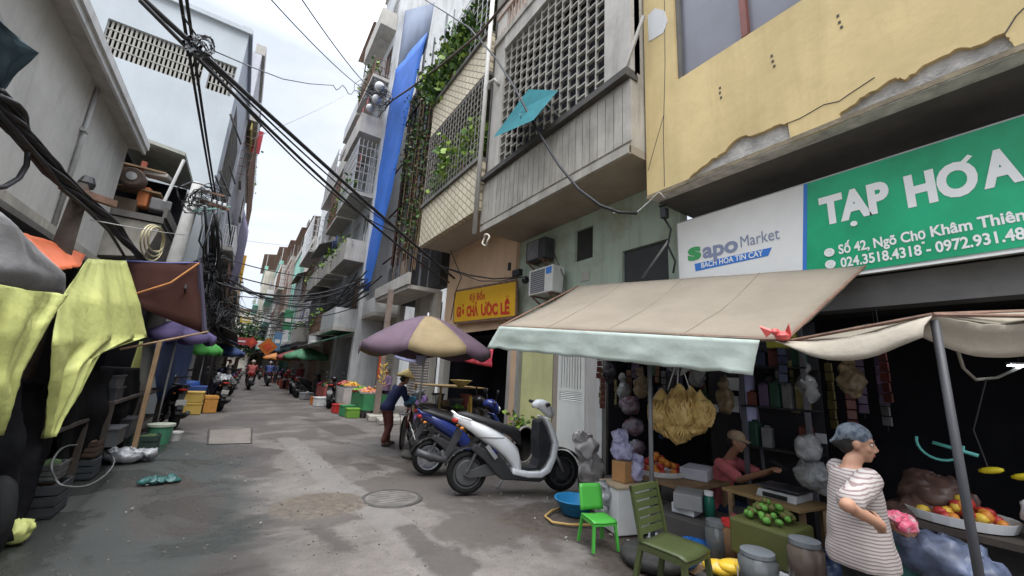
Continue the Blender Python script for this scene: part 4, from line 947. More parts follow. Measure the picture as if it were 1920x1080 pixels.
MB().obox(lp, (.09, .15, .012), .4).build('diffuser', M('lamp_light', (.9, .95, 1), .5, emit=(.85, .95, 1), estr=12), LT)
MB().tube([lp + V(0, 0, .03), lp + V(.02, 0, .4)], .006, 5).build('cord', cable_m, LT)
# purple and tan umbrella
def umbrella(label, c, r, rim, apex, mats, n=8, base=True, pole=.02, name='parasol', under=None):
    U = T(name, label, 'umbrella', (c[0], c[1], 0)); cx, cy = c
    for s_ in range(n):
        a0, a1 = 2 * PI * s_ / n + .2, 2 * PI * (s_ + 1) / n + .2; g = []
        for q in range(7):
            t = q / 6; rr = r * t; row = []
            for j in range(7):
                a = lerp(a0, a1, j / 6); k = math.sin(PI * j / 6); ch = math.cos((a1 - a0) / 2) / math.cos(a - (a0 + a1) / 2)
                row.append((cx + rr * ch * math.cos(a), cy + rr * ch * math.sin(a), apex - (apex - rim) * (t ** 1.45) - .05 * k * t ** 2))
            g.append(row)
        last = g[-1]; g.append([(x * 1.0 + (x - cx) * .012, y + (y - cy) * .012, z - .13 - .05 * math.sin(PI * j / 6)) for j, (x, y, z) in enumerate(last)])
        MB().grid(g).build('canopy_panel', mats[s_ % len(mats)], U, True, solid=.004)
    rb = MB()
    for s_ in range(n):
        a = 2 * PI * s_ / n + .2; rb.tube([(cx, cy, apex - .02), (cx + r * .6 * math.cos(a), cy + r * .6 * math.sin(a), lerp(apex, rim, .48) - .03), (cx + r * math.cos(a), cy + r * math.sin(a), rim - .01)], .007, 4)
    rb.build('rib', steel, U)
    MB().tube([(cx, cy, 0.02), (cx, cy, apex + .06)], pole, 8).build('pole', steel, U, True)
    if base: MB().lathe([(.001, .0), (.24, 0), (.26, .04), (.22, .1), (.05, .12), (.001, .13)], (cx, cy, .01), 20).build('base', conc_d, U, True)
    return U
pu = M('purple_canvas', (.105, .066, .092), .8, .15, 2, streak=.15, grime=(.28, .23, .25)); tn = M('tan_canvas', (.24, .18, .095), .8, .15, 2, streak=.15)
umbrella('big faded purple and tan parasol over the food stall', (3.05, 7.75), 1.32, 2.08, 2.72, [pu, pu, tn])
umbrella('purple umbrella open over the left stalls', (-1.25, 11.6), .72, 2.12, 2.42, [M('violet_canvas', (.10, .075, .18), .8)], 8, False)
umbrella('small bright green umbrella further along the left stalls', (-1.05, 17.6), .5, 1.95, 2.25, [M('lime_canvas', (.08, .36, .07), .8)], 8, False)
cloth_lav = M('lavender_cloth', (.40, .40, .62), .8)
drape('lavender_cloth', [xp(742, 660, 3.4), xp(800, 668, 3.3)], [V(0, 0, -.16), V(0, 0, -.22)], 10, .02, cloth_lav, 'lavender cloth hanging from the rim of the purple parasol', 'cloth', 5)

# ------------------------------------------------------------------ left stalls and tarps
ty = M('lime_tarp', (.47, .49, .165), .6, .12, 1.6, .8, bsc=7, streak=.3, grime=(.36, .39, .13), spec=.3)
tb_ = M('brown_tarp', (.048, .021, .017), .95, .15, 2, .2, spec=.1); tgy = M('grey_tarp', (.17, .165, .165), .75, .2, 3, .3); to_ = M('orange_tarp', (.58, .13, .045), .6, .1, 2, .15)
def tarp(name, label, L_, R_, XL, XR, nr, nc, amp, m, seed, cat='tarp', bulge=0.0, parent=None, folds=3.0):
    """Cloth between two outlines measured on planes across the lane, with folds running downwards."""
    def pl(P, t):
        f = t * (len(P) - 1); i = min(int(f), len(P) - 2); return lerp(P[i][0], P[i + 1][0], f - i), lerp(P[i][1], P[i + 1][1], f - i)
    g = []
    for i in range(nr + 1):
        t = i / nr; a, b = pl(L_, t), pl(R_, t); f = t * (len(XL) - 1); k = min(int(f), len(XL) - 2); xa = lerp(XL[k], XL[k + 1], f - k); xb = lerp(XR[k], XR[k + 1], f - k)
        A, B = xp(a[0], a[1], xa), xp(b[0], b[1], xb); row = []
        for j in range(nc + 1):
            u = j / nc; e_ = math.sin(PI * u) ** .5
            row.append(A.lerp(B, u) + V(1, -.4, .15) * (.4 * amp * noise.noise(Vector((u * 13, t * 4, seed + 5))) + .22 * amp * noise.noise(Vector((u * 24, t * 17, seed))) + amp * math.sin(u * folds * 2 * PI + 1.3 * math.sin(t * 3 + seed)) * (.3 + .7 * t) * e_ + amp * 1.2 * noise.noise(Vector((u * 4, t * 3, seed))) * e_ + bulge * math.sin(PI * u) * math.sin(PI * t)))
        g.append(row)
    o = MB().grid(g).build(name, m, parent, True, solid=.006)
    return tag(o, label, cat) if parent is None else o
tarp('lime_tarp', 'bright yellow green tarp draped over the stall roof with a long pointed flap', [(165, 485), (112, 560), (100, 640), (92, 720), (88, 770), (83, 822)], [(237, 489), (262, 570), (276, 632), (190, 660), (150, 735), (96, 819)], [-1.75, -1.5, -1.35, -1.35, -1.35, -1.35], [-1.75, -1.45, -1.3, -1.3, -1.3, -1.33], 40, 30, .045, ty, 2, folds=3.3)
tarp('lime_tarp', 'second yellow green tarp flap curving down at the edge of the stall', [(-40, 520), (-40, 640), (-40, 740), (-40, 815)], [(128, 552), (92, 605), (42, 700), (6, 816)], [-1.5, -1.4, -1.35, -1.35], [-1.45, -1.38, -1.35, -1.35], 30, 22, .04, ty, 7, folds=2.2)
tarp('lime_tarp', 'pale strip of green tarp hanging in shadow behind the pointed flap', [(262, 640), (245, 690), (225, 750)], [(268, 640), (262, 700), (232, 752)], [-1.6, -1.6, -1.6], [-1.6, -1.6, -1.6], 8, 4, .02, ty, 9)
tarp('grey_tarp', 'crumpled grey tarp slung low over the nearest left stall', [(-30, 385), (-30, 450), (-30, 500), (-20, 530)], [(10, 408), (75, 470), (122, 515), (118, 552)], [-1.35, -1.3, -1.25, -1.25], [-1.35, -1.3, -1.25, -1.25], 12, 12, .04, tgy, 11, bulge=.05, folds=1.2)
tarp('orange_tarp', 'orange tarp showing between the grey tarp and the yellow green one', [(40, 436), (70, 470), (112, 506)], [(95, 452), (160, 478), (150, 500)], [-1.9, -1.7, -1.5], [-1.95, -1.85, -1.6], 8, 8, .03, to_, 13)
BT = T('brown_awning', 'dark brown tarp awning with blue hem and orange strap', 'awning', (-1.4, 9.4, 2))
a1, a2, a3, a4 = yp(234, 489, 8.9), yp(374, 493, 9.5), yp(384, 626, 9.3), yp(256, 575, 8.8)
MB().grid([[a1.lerp(a2, j / 8).lerp(a4.lerp(a3, j / 8), q / 6) + V(0, .06 * noise.noise(Vector((j * .6, q * .6, 3))) - .05 * math.sin(PI * j / 8) * math.sin(PI * q / 6), 0) for j in range(9)] for q in range(7)]).build('canopy', tb_, BT, True, solid=.008)
MB().tube([a1, a1.lerp(a2, .5) - V(0, 0, .02), a2], .018, 5).build('blue_hem', M('hem_blue', (.09, .10, .26), .7), BT)
MB().tube([a2, a3], .045, 6).build('rolled_edge', M('dark_roll', (.04, .035, .06), .7), BT)
MB().tube([a2 - V(.0, .08, .02), yp(320, 530, 9.0), yp(250, 552, 8.75)], .014, 5).build('strap', M('orange_strap', (.42, .17, .04), .7), BT)
MB().tube([yp(225, 655, 8.6), yp(300, 640, 8.7), yp(390, 622, 9.25)], .02, 6).build('pole', wood, BT)
TT = tarp('teal_tarp', 'dark teal tarp corner jutting in at the top of the left wall', [(-40, 20), (-40, 100), (-40, 185)], [(0, 42), (66, 96), (0, 178)], [-1.9, -1.9, -1.9], [-1.8, -1.7, -1.8], 10, 8, .05, M('teal_tarp', (.035, .06, .075), .7, .2, 3), 17, bulge=.05)
tag(MB().beam(yp(300, 640, 8.7), yp(300, 640, 8.7) - V(0, 0, 1.9), .06, .06).build('stall_post', wood, None), 'wooden post under the brown tarp awning', 'post')
# stall bodies (dark)
def stall(label, x0, x1, y0, y1, top=.85, seed=1, back=True):
    s = T('market_stall', label, 'stall', ((x0 + x1) / 2, (y0 + y1) / 2, 0)); dk = M('stall_wood', (.05, .04, .033), .8, .3, 3, .2)
    MB().box(x0, x1, y0, y1, top - .04, top).build('tabletop', dk, s)
    MB().box(x0 + .05, x1 - .05, y0 + .05, y1 - .05, .3, .33).build('shelf', dk, s)
    for (x, y) in ((x0 + .04, y0 + .04), (x1 - .04, y0 + .04), (x0 + .04, y1 - .04), (x1 - .04, y1 - .04)): MB().box(x - .03, x + .03, y - .03, y + .03, 0, top - .04).build('leg', dk, s)
    if back: MB().box(x0 - .1, x0 - .06, y0, y1, 0, 2.5).build('dark_back_sheet', dark, s)  # near-black sheet added to make the stall's inside read as shade
    return s
stall('dark wooden stall table under the yellow green tarp', -2.6, -1.45, 5.2, 7.4, .8)
stall('dark stall table with black shelves under the brown awning', -2.5, -1.35, 7.9, 9.8, .95)
stall('dark stall table beside the blue tarp', -2.4, -1.35, 10.2, 12.4, .9)
tag(MB().box(-3.0, -2.9, 3.5, 12, 0, 2.95).build('stall_dark_sheet', dark, None), 'long black sheet added to darken the back of the left stalls', 'cloth')  # black sheet added behind all the stalls for their dark depth
tag(MB().grid([[(-2.9, 3.6, 2.55), (-1.7, 3.8, 2.3)], [(-2.9, 9, 2.8), (-1.8, 8.8, 2.75)], [(-2.9, 12.2, 2.9), (-1.3, 12.2, 2.4)]]).build('stall_roof_sheet', M('roof_sheet_dark', (.05, .05, .055), .8), None, solid=.015), 'dark sheet roof spread to shade the left stalls', 'roof')  # roof sheet laid wide to cast shade on the stalls
for i, (x, y, z, sx_, sy_, sz_, lab) in enumerate([(-1.75, 8.3, .95, .7, .5, .16, 'black plastic tray on the shelf stall, lowest of the pile'), (-1.75, 8.3, 1.12, .66, .48, .16, 'black plastic tray stacked second on the shelf stall'), (-1.8, 8.9, .95, .6, .4, .3, 'dark grey tub on the shelf stall beside the trays'), (-1.65, 9.4, .95, .4, .36, .42, 'black lidded bin at the end of the shelf stall'), (-1.5, 8.2, .34, .5, .5, .22, 'grey crate under the shelf stall'), (-1.5, 9.0, .34, .5, .5, .26, 'black crate under the shelf stall')]):
    b_ = T('plastic_tray', lab, 'tray', (x, y, z)); m = M('tray_dark%d' % (i % 3), [(.03, .032, .036), (.055, .057, .06), (.025, .024, .03)][i % 3], .5)
    wallm = MB().box(x - sx_ / 2, x + sx_ / 2, y - sy_ / 2, y + sy_ / 2, z, z + .02)
    for (ax0, ax1, ay0, ay1) in ((x - sx_ / 2, x - sx_ / 2 + .02, y - sy_ / 2, y + sy_ / 2), (x + sx_ / 2 - .02, x + sx_ / 2, y - sy_ / 2, y + sy_ / 2), (x - sx_ / 2 + .02, x + sx_ / 2 - .02, y - sy_ / 2, y - sy_ / 2 + .02), (x - sx_ / 2 + .02, x + sx_ / 2 - .02, y + sy_ / 2 - .02, y + sy_ / 2)): wallm.box(ax0, ax1, ay0, ay1, z + .02, z + sz_)
    wallm.build('body', m, b_); MB().box(x - sx_ / 2 - .015, x + sx_ / 2 + .015, y - sy_ / 2 - .015, y + sy_ / 2 + .015, z + sz_, z + sz_ + .02).build('rim', m, b_)
tarp('blue_tarp', 'dark blue plastic sheet curtain closing the end of the left stalls', [(290, 640), (290, 700), (296, 760)], [(368, 636), (352, 700), (338, 765)], [-1.4, -1.4, -1.4], [-1.15, -1.2, -1.2], 10, 10, .05, M('dark_blue_tarp', (.025, .06, .17), .6, .2, 3), 21)
def bucket(label, c, r, h, m, lid=None, name='bucket', handle=True):
    b_ = T(name, label, name, c); c = Vector(c)
    MB().lathe([(r * .8, 0), (r, h), (r * 1.06, h), (r * 1.06, h - .03), (r * 1.0, h - .03)], c, 20).lathe([(.001, .01), (r * .8, .01)], c, 20).build('body', m, b_, False)
    if lid: MB().lathe([(r * 1.08, h - .02), (r * 1.08, h + .02), (.001, h + .03)], c, 20).build('lid', lid, b_)
    elif handle: MB().tube([(c.x + r * math.cos(g), c.y + .0, c.z + h + r * math.sin(g) * .9) for g in [PI * i / 10 for i in range(11)]], .006, 4).build('handle', steel, b_)
    return b_
q = gp(295, 832); bucket('green bucket with pale rim standing on the wet road edge', q, .2, .34, M('bucket_green', (.07, .25, .14), .5), M('bucket_rim', (.42, .45, .36), .6))
q = gp(325, 826); bucket('small white tub on the road beside the green bucket', q, .13, .17, M('tub_white', (.48, .47, .46), .6), handle=False, name='tub')
# fish-net hoop and bags on the wet ground
hc = V(-1.5, 7.3, .0); ring = [xp(105, 900, -1.28), xp(98, 865, -1.35), xp(130, 835, -1.5), xp(190, 842, -1.45), xp(214, 862, -1.22), xp(200, 888, -1.18), xp(165, 910, -1.15), xp(125, 912, -1.2)]
sm = []
for i in range(8):
    for k in range(5):
        t = k / 5; p0, p1, p2, p3 = ring[i - 1], ring[i], ring[(i + 1) % 8], ring[(i + 2) % 8]
        sm.append(.5 * ((2 * p1) + (-p0 + p2) * t + (2 * p0 - 5 * p1 + 4 * p2 - p3) * t * t + (-p0 + 3 * p1 - 3 * p2 + p3) * t ** 3))
tag(MB().tube(sm, .010, 5, True).build('net_hoop', M('hoop_grey', (.12, .125, .12), .6), None, True), 'thin grey wire hoop leaning at the dark stall foot', 'hoop')
def lumps(name, label, cat, cs, m, seed, rough_=.25, parent=None, n=30):
    """A crumpled bag or sack: overlapping lobes with a puckered skin, one mesh."""
    mb = MB()
    for (c, r) in cs: mb.ball(c, r, n)
    k_ = max(cs[0][1]); f_ = 2.0 / k_; a_ = .30 * k_
    for i, v in enumerate(mb.v):
        w_ = v * f_ + Vector((seed, seed * 2, 0)); d_ = Vector((noise.noise(w_), noise.noise(w_ + Vector((0, 7, 5))), .8 * noise.noise(w_ + Vector((9, 0, 3))))) * a_
        w_ = v * f_ * 2.6; d_ += Vector((abs(noise.noise(w_)) - .2, abs(noise.noise(w_ + Vector((3, 7, 5)))) - .2, abs(noise.noise(w_ + Vector((9, 1, 3)))) - .2)) * a_ * .75
        mb.v[i] = v + d_
    for i, v in enumerate(mb.v):
        if v.z < .012 and parent is None and min(c[2] for c, _ in cs) < .6: mb.v[i] = Vector((v.x, v.y, .012))
    o = mb.build(name, m, parent, True)
    return tag(o, label, cat) if parent is None else o
clear = M('clear_plastic', (.36, .37, .38), .22, .25, 9, .5, spec=.7, bsc=30, trans=.3)
q = gp(235, 868); lumps('plastic_bag', 'crumpled whitish plastic bag lying on the wet road by the stall', 'bag', [((q.x, q.y, .10), (.24, .18, .10)), ((q.x + .18, q.y + .08, .09), (.17, .15, .10)), ((q.x - .2, q.y + .04, .12), (.16, .12, .06))], clear, 3)
q = gp(285, 908); lumps('teal_bag', 'flat wet teal plastic bag on the road', 'bag', [((q.x, q.y, .04), (.14, .12, .045)), ((q.x + .16, q.y + .05, .03), (.12, .1, .04))], M('teal_plastic', (.02, .075, .07), .35), 4)
q = gp(18, 1022); lumps('lime_bag', 'yellow green plastic bag dumped at the foot of the nearest stall', 'bag', [((q.x, q.y, .1), (.11, .12, .1)), ((q.x - .08, q.y + .1, .08), (.1, .1, .07))], ty, 5)
lit = MB(); rn = random.Random(9)
for i in range(26):
    x, y = rn.uniform(-.9, 1.2), rn.uniform(4.6, 9.5); s_ = rn.uniform(.008, .02); a = rn.uniform(0, 6)
    if rn.random() < .3: x, y = rn.uniform(3, 4), rn.uniform(3, 5)
    lit.obox((x, y, .022), (s_ * 2, s_, .012), a)
o = tag(lit.build('litter', M('litter_pale', (.27, .255, .23), .8), None), None, None, None, 'stuff')
tarp('darkening_sheet', 'black sheet added to darken the shelf stall front down to the ground', [(120, 700), (112, 790), (100, 880)], [(262, 690), (262, 760), (250, 835)], [-1.5, -1.48, -1.5], [-1.42, -1.38, -1.4], 24, 30, .06, M('darkening_sheet', (.007, .007, .008), .95, .4, 4, .4, spec=.08), 31)  # added black sheet, stands in for the deep shade under the stall
tarp('darkening_sheet', 'black sheet added to darken the stall foot at the very left edge', [(-60, 690), (-60, 850), (-60, 1060)], [(118, 720), (96, 840), (40, 985)], [-1.62, -1.42, -1.3], [-1.5, -1.4, -1.36], 26, 26, .09, M('darkening_sheet', (.012, .012, .014)), 33)  # another added sheet that keeps the near left corner black
for i, (x, y, z, sx_, sy_, sz_, c, lab) in enumerate([(-1.55, 7.75, .012, .42, .34, .24, (.03, .035, .04), 'dark crate on the ground before the black sheet, lowest of two'), (-1.56, 7.77, .27, .4, .32, .2, (.05, .03, .02), 'brown crate stacked on the dark crate before the black sheet'), (-1.12, 9.3, .012, .4, .36, .3, (.02, .04, .03), 'dark green crate beside the white plastic bag'), (-1.52, 6.2, .012, .5, .4, .3, (.03, .03, .034), 'black crate under the pointed tarp flap'), (-1.5, 6.2, .33, .36, .3, .16, (.06, .06, .055), 'grey basket on the black crate under the pointed tarp flap')]):
    b_ = T('goods_crate', lab, 'crate', (x, y, z)); mk = M('crate_left%d' % i, c, .8, .3, 5); w_ = MB()
    for k in range(3):
        za, zb2 = z + sz_ * (k / 3 + .03), z + sz_ * ((k + 1) / 3 - .03)
        w_.box(x - sx_ / 2, x + sx_ / 2, y - sy_ / 2, y - sy_ / 2 + .015, za, zb2).box(x - sx_ / 2, x + sx_ / 2, y + sy_ / 2 - .015, y + sy_ / 2, za, zb2).box(x - sx_ / 2, x - sx_ / 2 + .015, y - sy_ / 2 + .015, y + sy_ / 2 - .015, za, zb2).box(x + sx_ / 2 - .015, x + sx_ / 2, y - sy_ / 2 + .015, y + sy_ / 2 - .015, za, zb2)
    w_.box(x - sx_ / 2, x + sx_ / 2, y - sy_ / 2, y + sy_ / 2, z, z + .015)
    for q, r_ in ((-1, -1), (-1, 1), (1, -1), (1, 1)): w_.box(x + q * (sx_ / 2 - .03) - .018, x + q * (sx_ / 2 - .03) + .018, y + r_ * (sy_ / 2 - .03) - .018, y + r_ * (sy_ / 2 - .03) + .018, z + .015, z + sz_)
    w_.build('body', mk, b_)
    heap_ = MB(); rq = random.Random(i)
    for k in range(12): heap_.ball((x + rq.uniform(-.3, .3) * sx_, y + rq.uniform(-.3, .3) * sy_, z + sz_ * .8), .06, 8)
    heap_.build('contents', M('crate_goods%d' % (i % 2), [(.05, .08, .03), (.09, .06, .04)][i % 2], .8), b_, True)['kind'] = 'stuff'
# yellow foam boxes
fy = M('yellow_foam', (.56, .38, .09), .7, .1, 3)
def foam(label, c, s_, rz, m):
    b_ = T('foam_box', label, 'box', c); c = Vector(c); rmz = Matrix.Rotation(rz, 3, 'Z')
    MB().obox(c + V(0, 0, s_[2] * .4), (s_[0], s_[1], s_[2] * .8), rz).build('body', m, b_, bevel=.015); MB().obox(c + V(0, 0, s_[2] * .9 + .002), (s_[0] + .02, s_[1] + .02, s_[2] * .2), rz).build('lid', m, b_, bevel=.015)
    return b_
q = gp(364, 779); foam('yellow foam box at the bottom of the stack by the parked scooter', (q.x - .2, q.y + .3, .012), (.62, .46, .33), .1, fy); foam('yellow foam box on top of the stack by the parked scooter', (q.x - .18, q.y + .32, .352), (.60, .45, .30), -.05, fy)
foam('small orange foam box tucked beside the yellow stack', (q.x + .28, q.y + .75, .012), (.34, .4, .5), .2, M('orange_foam', (.5, .24, .05), .7))
foam('deep blue plastic box behind the yellow foam boxes', (q.x - .35, q.y + 1.3, .012), (.9, .6, .75), 0, M('deep_blue', (.03, .07, .24), .5))
q = gp(352, 740); tag(MB().lathe([(.27, 0), (.3, .1), (.3, .8), (.27, .88), (.001, .9)], (-1.25, 16.8, .01), 20).build('barrel', M('barrel_blue', (.03, .08, .28), .45), None, True), 'blue plastic barrel standing behind the blue box', 'barrel')

# ------------------------------------------------------------------ poles
pc = M('pole_concrete', (.33, .325, .31), .85, .15, 3, .2, streak=.2)
pt = yp(372, 345, 12.0); pbm = yp(318, 520, 11.6)
UP = T('utility_pole', 'leaning pale concrete utility pole before the white-blue block', 'pole', (pbm.x - .35, pbm.y - .4, 0))
dv = (pbm - pt); gb = pbm + dv * (pbm.z / max(.1, pt.z - pbm.z))
MB().tube([pt, pbm, gb], [.12, .15, .18], 12).build('shaft', pc, UP, True)
MB().beam(pt + V(-.1, 0, -.4), pt + V(.7, .1, -.45), .07, .07).beam(pt + V(-.05, 0, -.15), pt + V(.55, .1, -.12), .05, .05).build('crossarm', rust, UP)
for i in range(6):
    p = pt + V(.05 + .11 * i, .02, -.36 - .015 * i); MB().lathe([(.02, 0), (.05, .03), (.03, .06), (.045, .09), (.001, .11)], p, 8).build('insulator', white_p, UP, True)
tag(MB().tube([xp(365, 395, -1.35) , xp(432, 388, -1.2)], .03, 6).tube([xp(372, 402, -1.35), xp(420, 396, -1.2)], .02, 5).build('green_pipe', M('green_conduit', (.18, .34, .27), .6), None), 'pale green conduit pipes strapped across the pole cables', 'pipe')
pq = xp(168, 358, -1.8)
DP = T('wooden_pole', 'short dark pole head carrying the thick cable bundle on the left', 'pole', (-1.85, 6.35, 0))
MB().tube([(-1.85, 6.4, 3.5), (-1.85, 6.36, 2.6), (-1.85, 6.3, 0)], [.07, .09, .1], 8).build('shaft', M('dark_wood', (.06, .045, .035), .85, .3, 5, .4), DP, True)
MB().beam((-1.95, 6.2, 3.38), (-1.6, 6.6, 3.4), .08, .08).build('crossarm', rust, DP); MB().lathe([(.001, 0), (.07, 0), (.08, .05), (.05, .13), (.001, .15)], (-1.83, 6.42, 3.48), 10).build('insulator', black, DP)
p6 = gp(690, 782)
RP = T('concrete_post', 'brownish concrete post with a red paper strip beside the fruit stalls', 'post', (3.95, 13.7, 0))
MB().box(3.87, 4.03, 13.62, 13.78, 0, 4.3).build('shaft', M('post_brown', (.26, .20, .17), .85, .2, 3, .2, streak=.4), RP)
MB().box(3.855, 3.87, 13.6, 13.8, 1.3, 2.1).build('red_strip', M('red_paper', (.5, .07, .03), .7), RP)

# ------------------------------------------------------------------ cables
def cable(label, pts, r=.014, group=None, m=None, n=5, name='cable'):
    return tag(MB().tube(pts, r, n).build(name, m or cable_m, None, True), label, 'cable', group)
hub = xp(852, 522, 4.7)
cable('thickest black cable slanting from the upper left down to the tiled house', sag(yp(252, -18, 5.2), hub, .06), .033)
cable('second thick black cable running just under the thickest one', sag(yp(262, 0, 5.2), xp(842, 530, 4.75), .22), .024)
cable('twin black cable sagging between the white block and the blue tarp', sag(yp(365, 92, 7.0), xp(735, 425, 4.3), .16), .02)
cable('slack black cable hanging lowest of the slanting bundle', sag(yp(358, 85, 7.0), xp(760, 440, 4.4), .55), .018)
nodeL = xp(403, 385, -1.35)
cable('upright black cable dropping to the concrete pole, left one', sag(yp(336, -15, 6.0), nodeL, .03), .022)
cable('upright black cable dropping to the concrete pole, right one', sag(yp(348, -15, 6.0), nodeL + V(.06, .05, 0), .05), .022)
cable('thin black cable crossing from the upright pair to the white block', sag(yp(343, 30, 6.2), xp(470, 200, -.9), .05), .014)
nodeR = xp(700, 172, 3.25)
cable('thin dark wire crossing the open sky to the lamp cluster, upper one', sag(yp(560, -10, 8), nodeR, .15), .016)
cable('thin dark wire crossing the open sky to the lamp cluster, lower one', sag(yp(500, -10, 8), nodeR - V(0, 0, .2), .2), .014)
wig = [yp(400, 95, 9.0), yp(470, 125, 10), yp(530, 148, 11.5), yp(580, 157, 12.5), yp(625, 160, 13.5)]
for i in range(12): t = i / 11; wig.append(yp(625 + 62 * t, 160 + 22 * t + 7 * math.sin(t * 16), 13.5 + 2 * t))
cable('curly grey wire ending in coils against the sky', wig, .014, m=M('grey_wire', (.10, .10, .11), .6))
cable('faint thin wire far across the sky', sag(xp(470, 262, -.9), xp(645, 180, 3.4), .1), .008, m=M('grey_wire', (.10, .10, .11), .6))
cable('faint wire stretched level between the far houses', sag(xp(455, 450, -1.2), xp(575, 462, 3.9), .1), .012, m=M('grey_wire', (.10, .10, .11), .6))
cable('brown conduit bent along the upper fronts from the lattice to the tarp', [xp(960, -10, 3.95), xp(900, 62, 3.95), xp(830, 120, 3.9), xp(770, 165, 3.9), xp(730, 192, 3.85), xp(708, 222, 3.8), xp(690, 262, 3.8), xp(672, 330, 3.8)], .035, m=M('brown_conduit', (.09, .06, .05), .7), n=8)
cable('thick black cable swinging across the front of the lattice balcony', [xp(785, -8, 4.0), xp(830, 20, 4.0), xp(880, 52, 4.0), xp(932, 112, 4.0), xp(968, 170, 4.0), xp(1005, 240, 4.05), xp(1048, 310, 4.1), xp(1085, 355, 4.15), xp(1125, 385, 4.25), xp(1160, 398, 4.4), xp(1195, 400, 4.6)], .024, n=7)
cable('pale thin wire hooked over the yellow building corner', [xp(1150, 399, 4.45), xp(1190, 402, 4.6), xp(1215, 380, 4.7), xp(1236, 360, 4.72), xp(1247, 372, 4.74)], .010, m=M('pale_wire', (.4, .39, .37), .6))
cable('dark wire drooping above the yellow shop sign, upper one', [xp(775, 470, 4.25), xp(830, 500, 4.7), xp(880, 516, 5.0), xp(925, 523, 5.1), xp(975, 520, 5.2), xp(985, 520, 5.3)], .02)
cable('dark wire drooping above the yellow shop sign, lower one', [xp(790, 485, 4.5), xp(860, 512, 4.9), xp(900, 527, 5.1), xp(940, 527, 5.15), xp(975, 520, 5.2)], .014)
cable('dark wire dropping from the concrete canopy to the pillar', [xp(845, 470, 5.0), xp(865, 520, 5.05), xp(855, 545, 5.05), xp(845, 600, 5.1)], .014)
cable('thin wire running beside the green wall windows', [xp(1030, 455, 5.3), xp(1045, 490, 5.3), xp(1058, 520, 5.4), xp(1055, 548, 5.4)], .010)
JB = tag(MB().obox(xp(1246, 400, 4.9), (.1, .09, .16)).obox(xp(1243, 385, 4.9), (.05, .12, .04)).build('junction_box', black, None, bevel=.01), 'small black junction box below the yellow building corner', 'box')
cable('black wires gathered down from the junction box', [xp(1246, 410, 4.92), xp(1258, 430, 5.0), xp(1252, 460, 5.05), xp(1266, 490, 5.1), xp(1262, 512, 5.1)], .016)
cable('grey steel brace behind the junction box wires', [xp(1258, 445, 5.2), xp(1205, 522, 5.5)], .02, m=steel)
tag(MB().obox(xp(970, 512, 5.3), (.12, .3, .16)).obox(xp(955, 500, 5.3), (.06, .08, .2)).ball(xp(985, 525, 5.25), .1, 8).build('meter_box', black, None, bevel=.01), 'black cluster of meter boxes on the wall by the yellow sign', 'meter box')
# left thick bundle
bp_ = [xp(-25, 165, -1.8), xp(20, 225, -1.8), xp(60, 272, -1.8), xp(110, 330, -1.8), xp(150, 368, -1.8), xp(200, 412, -1.8), xp(250, 468, -1.8), xp(285, 510, -1.75)]
bmb = MB(); rn = random.Random(2)
for s_ in range(16):
    ph, q_ = rn.uniform(0, 6.28), rn.uniform(.35, 1.1); pts = []
    for k in range(len(bp_) * 3 - 2):
        a_, b_ = bp_[k // 3], bp_[min(k // 3 + 1, len(bp_) - 1)]; t = (k % 3) / 3; wd_ = lerp(.075, .04, k / (len(bp_) * 3)) * (1 + .3 * math.sin(k * .9))
        pts.append(a_.lerp(b_, t) + V(wd_ * q_ * math.cos(ph + k * .35) + rn.uniform(-.01, .01), 0, wd_ * q_ * math.sin(ph + k * .35) + rn.uniform(-.012, .012)))
    bmb.tube(pts, rn.uniform(.012, .026), 5)
tag(bmb.build('cable_bundle', cable_m, None, True), 'fat black cable bundle climbing along the left grey wall', 'cable')
for i, (o1, o2, lab) in enumerate([(-14, .012, 'thin slack wire just above the fat left bundle'), (18, .02, 'loose black cable hugging the underside of the fat left bundle')]):
    cable(lab, [xp(p_[0], p_[1] + o1 + 5 * math.sin(k * 2.1 + i), -1.75) for k, p_ in enumerate([(-20, 170), (30, 228), (75, 285), (120, 335), (160, 372), (205, 420), (235, 460)])], o2)
cable('black loop of cable hanging off the fat left bundle', [xp(52, 285, -1.8), xp(50, 310, -1.8), xp(35, 335, -1.8), xp(10, 350, -1.8), xp(-10, 352, -1.8)], .02)
cable('thin wire stretched from the dark pole head to the concrete pole', sag(xp(170, 412, -1.75), xp(345, 440, -1.5), .02), .008, m=M('pale_wire', (.4, .39, .37), .6))
cl = []
for k in range(3):
    for i in range(20): g = 2 * PI * i / 20; cl.append(xp(285 + (22 - k * 3) * math.cos(g + k) + k * 4, 455 + (34 - k * 5) * math.sin(g + k) - 3 * k, -1.7 + .03 * k))
tag(MB().tube(cl, .012, 5).build('cable_coil', M('cream_wire', (.50, .44, .26), .6), None, True), 'coil of cream wire hung above the brown awning', 'cable coil')
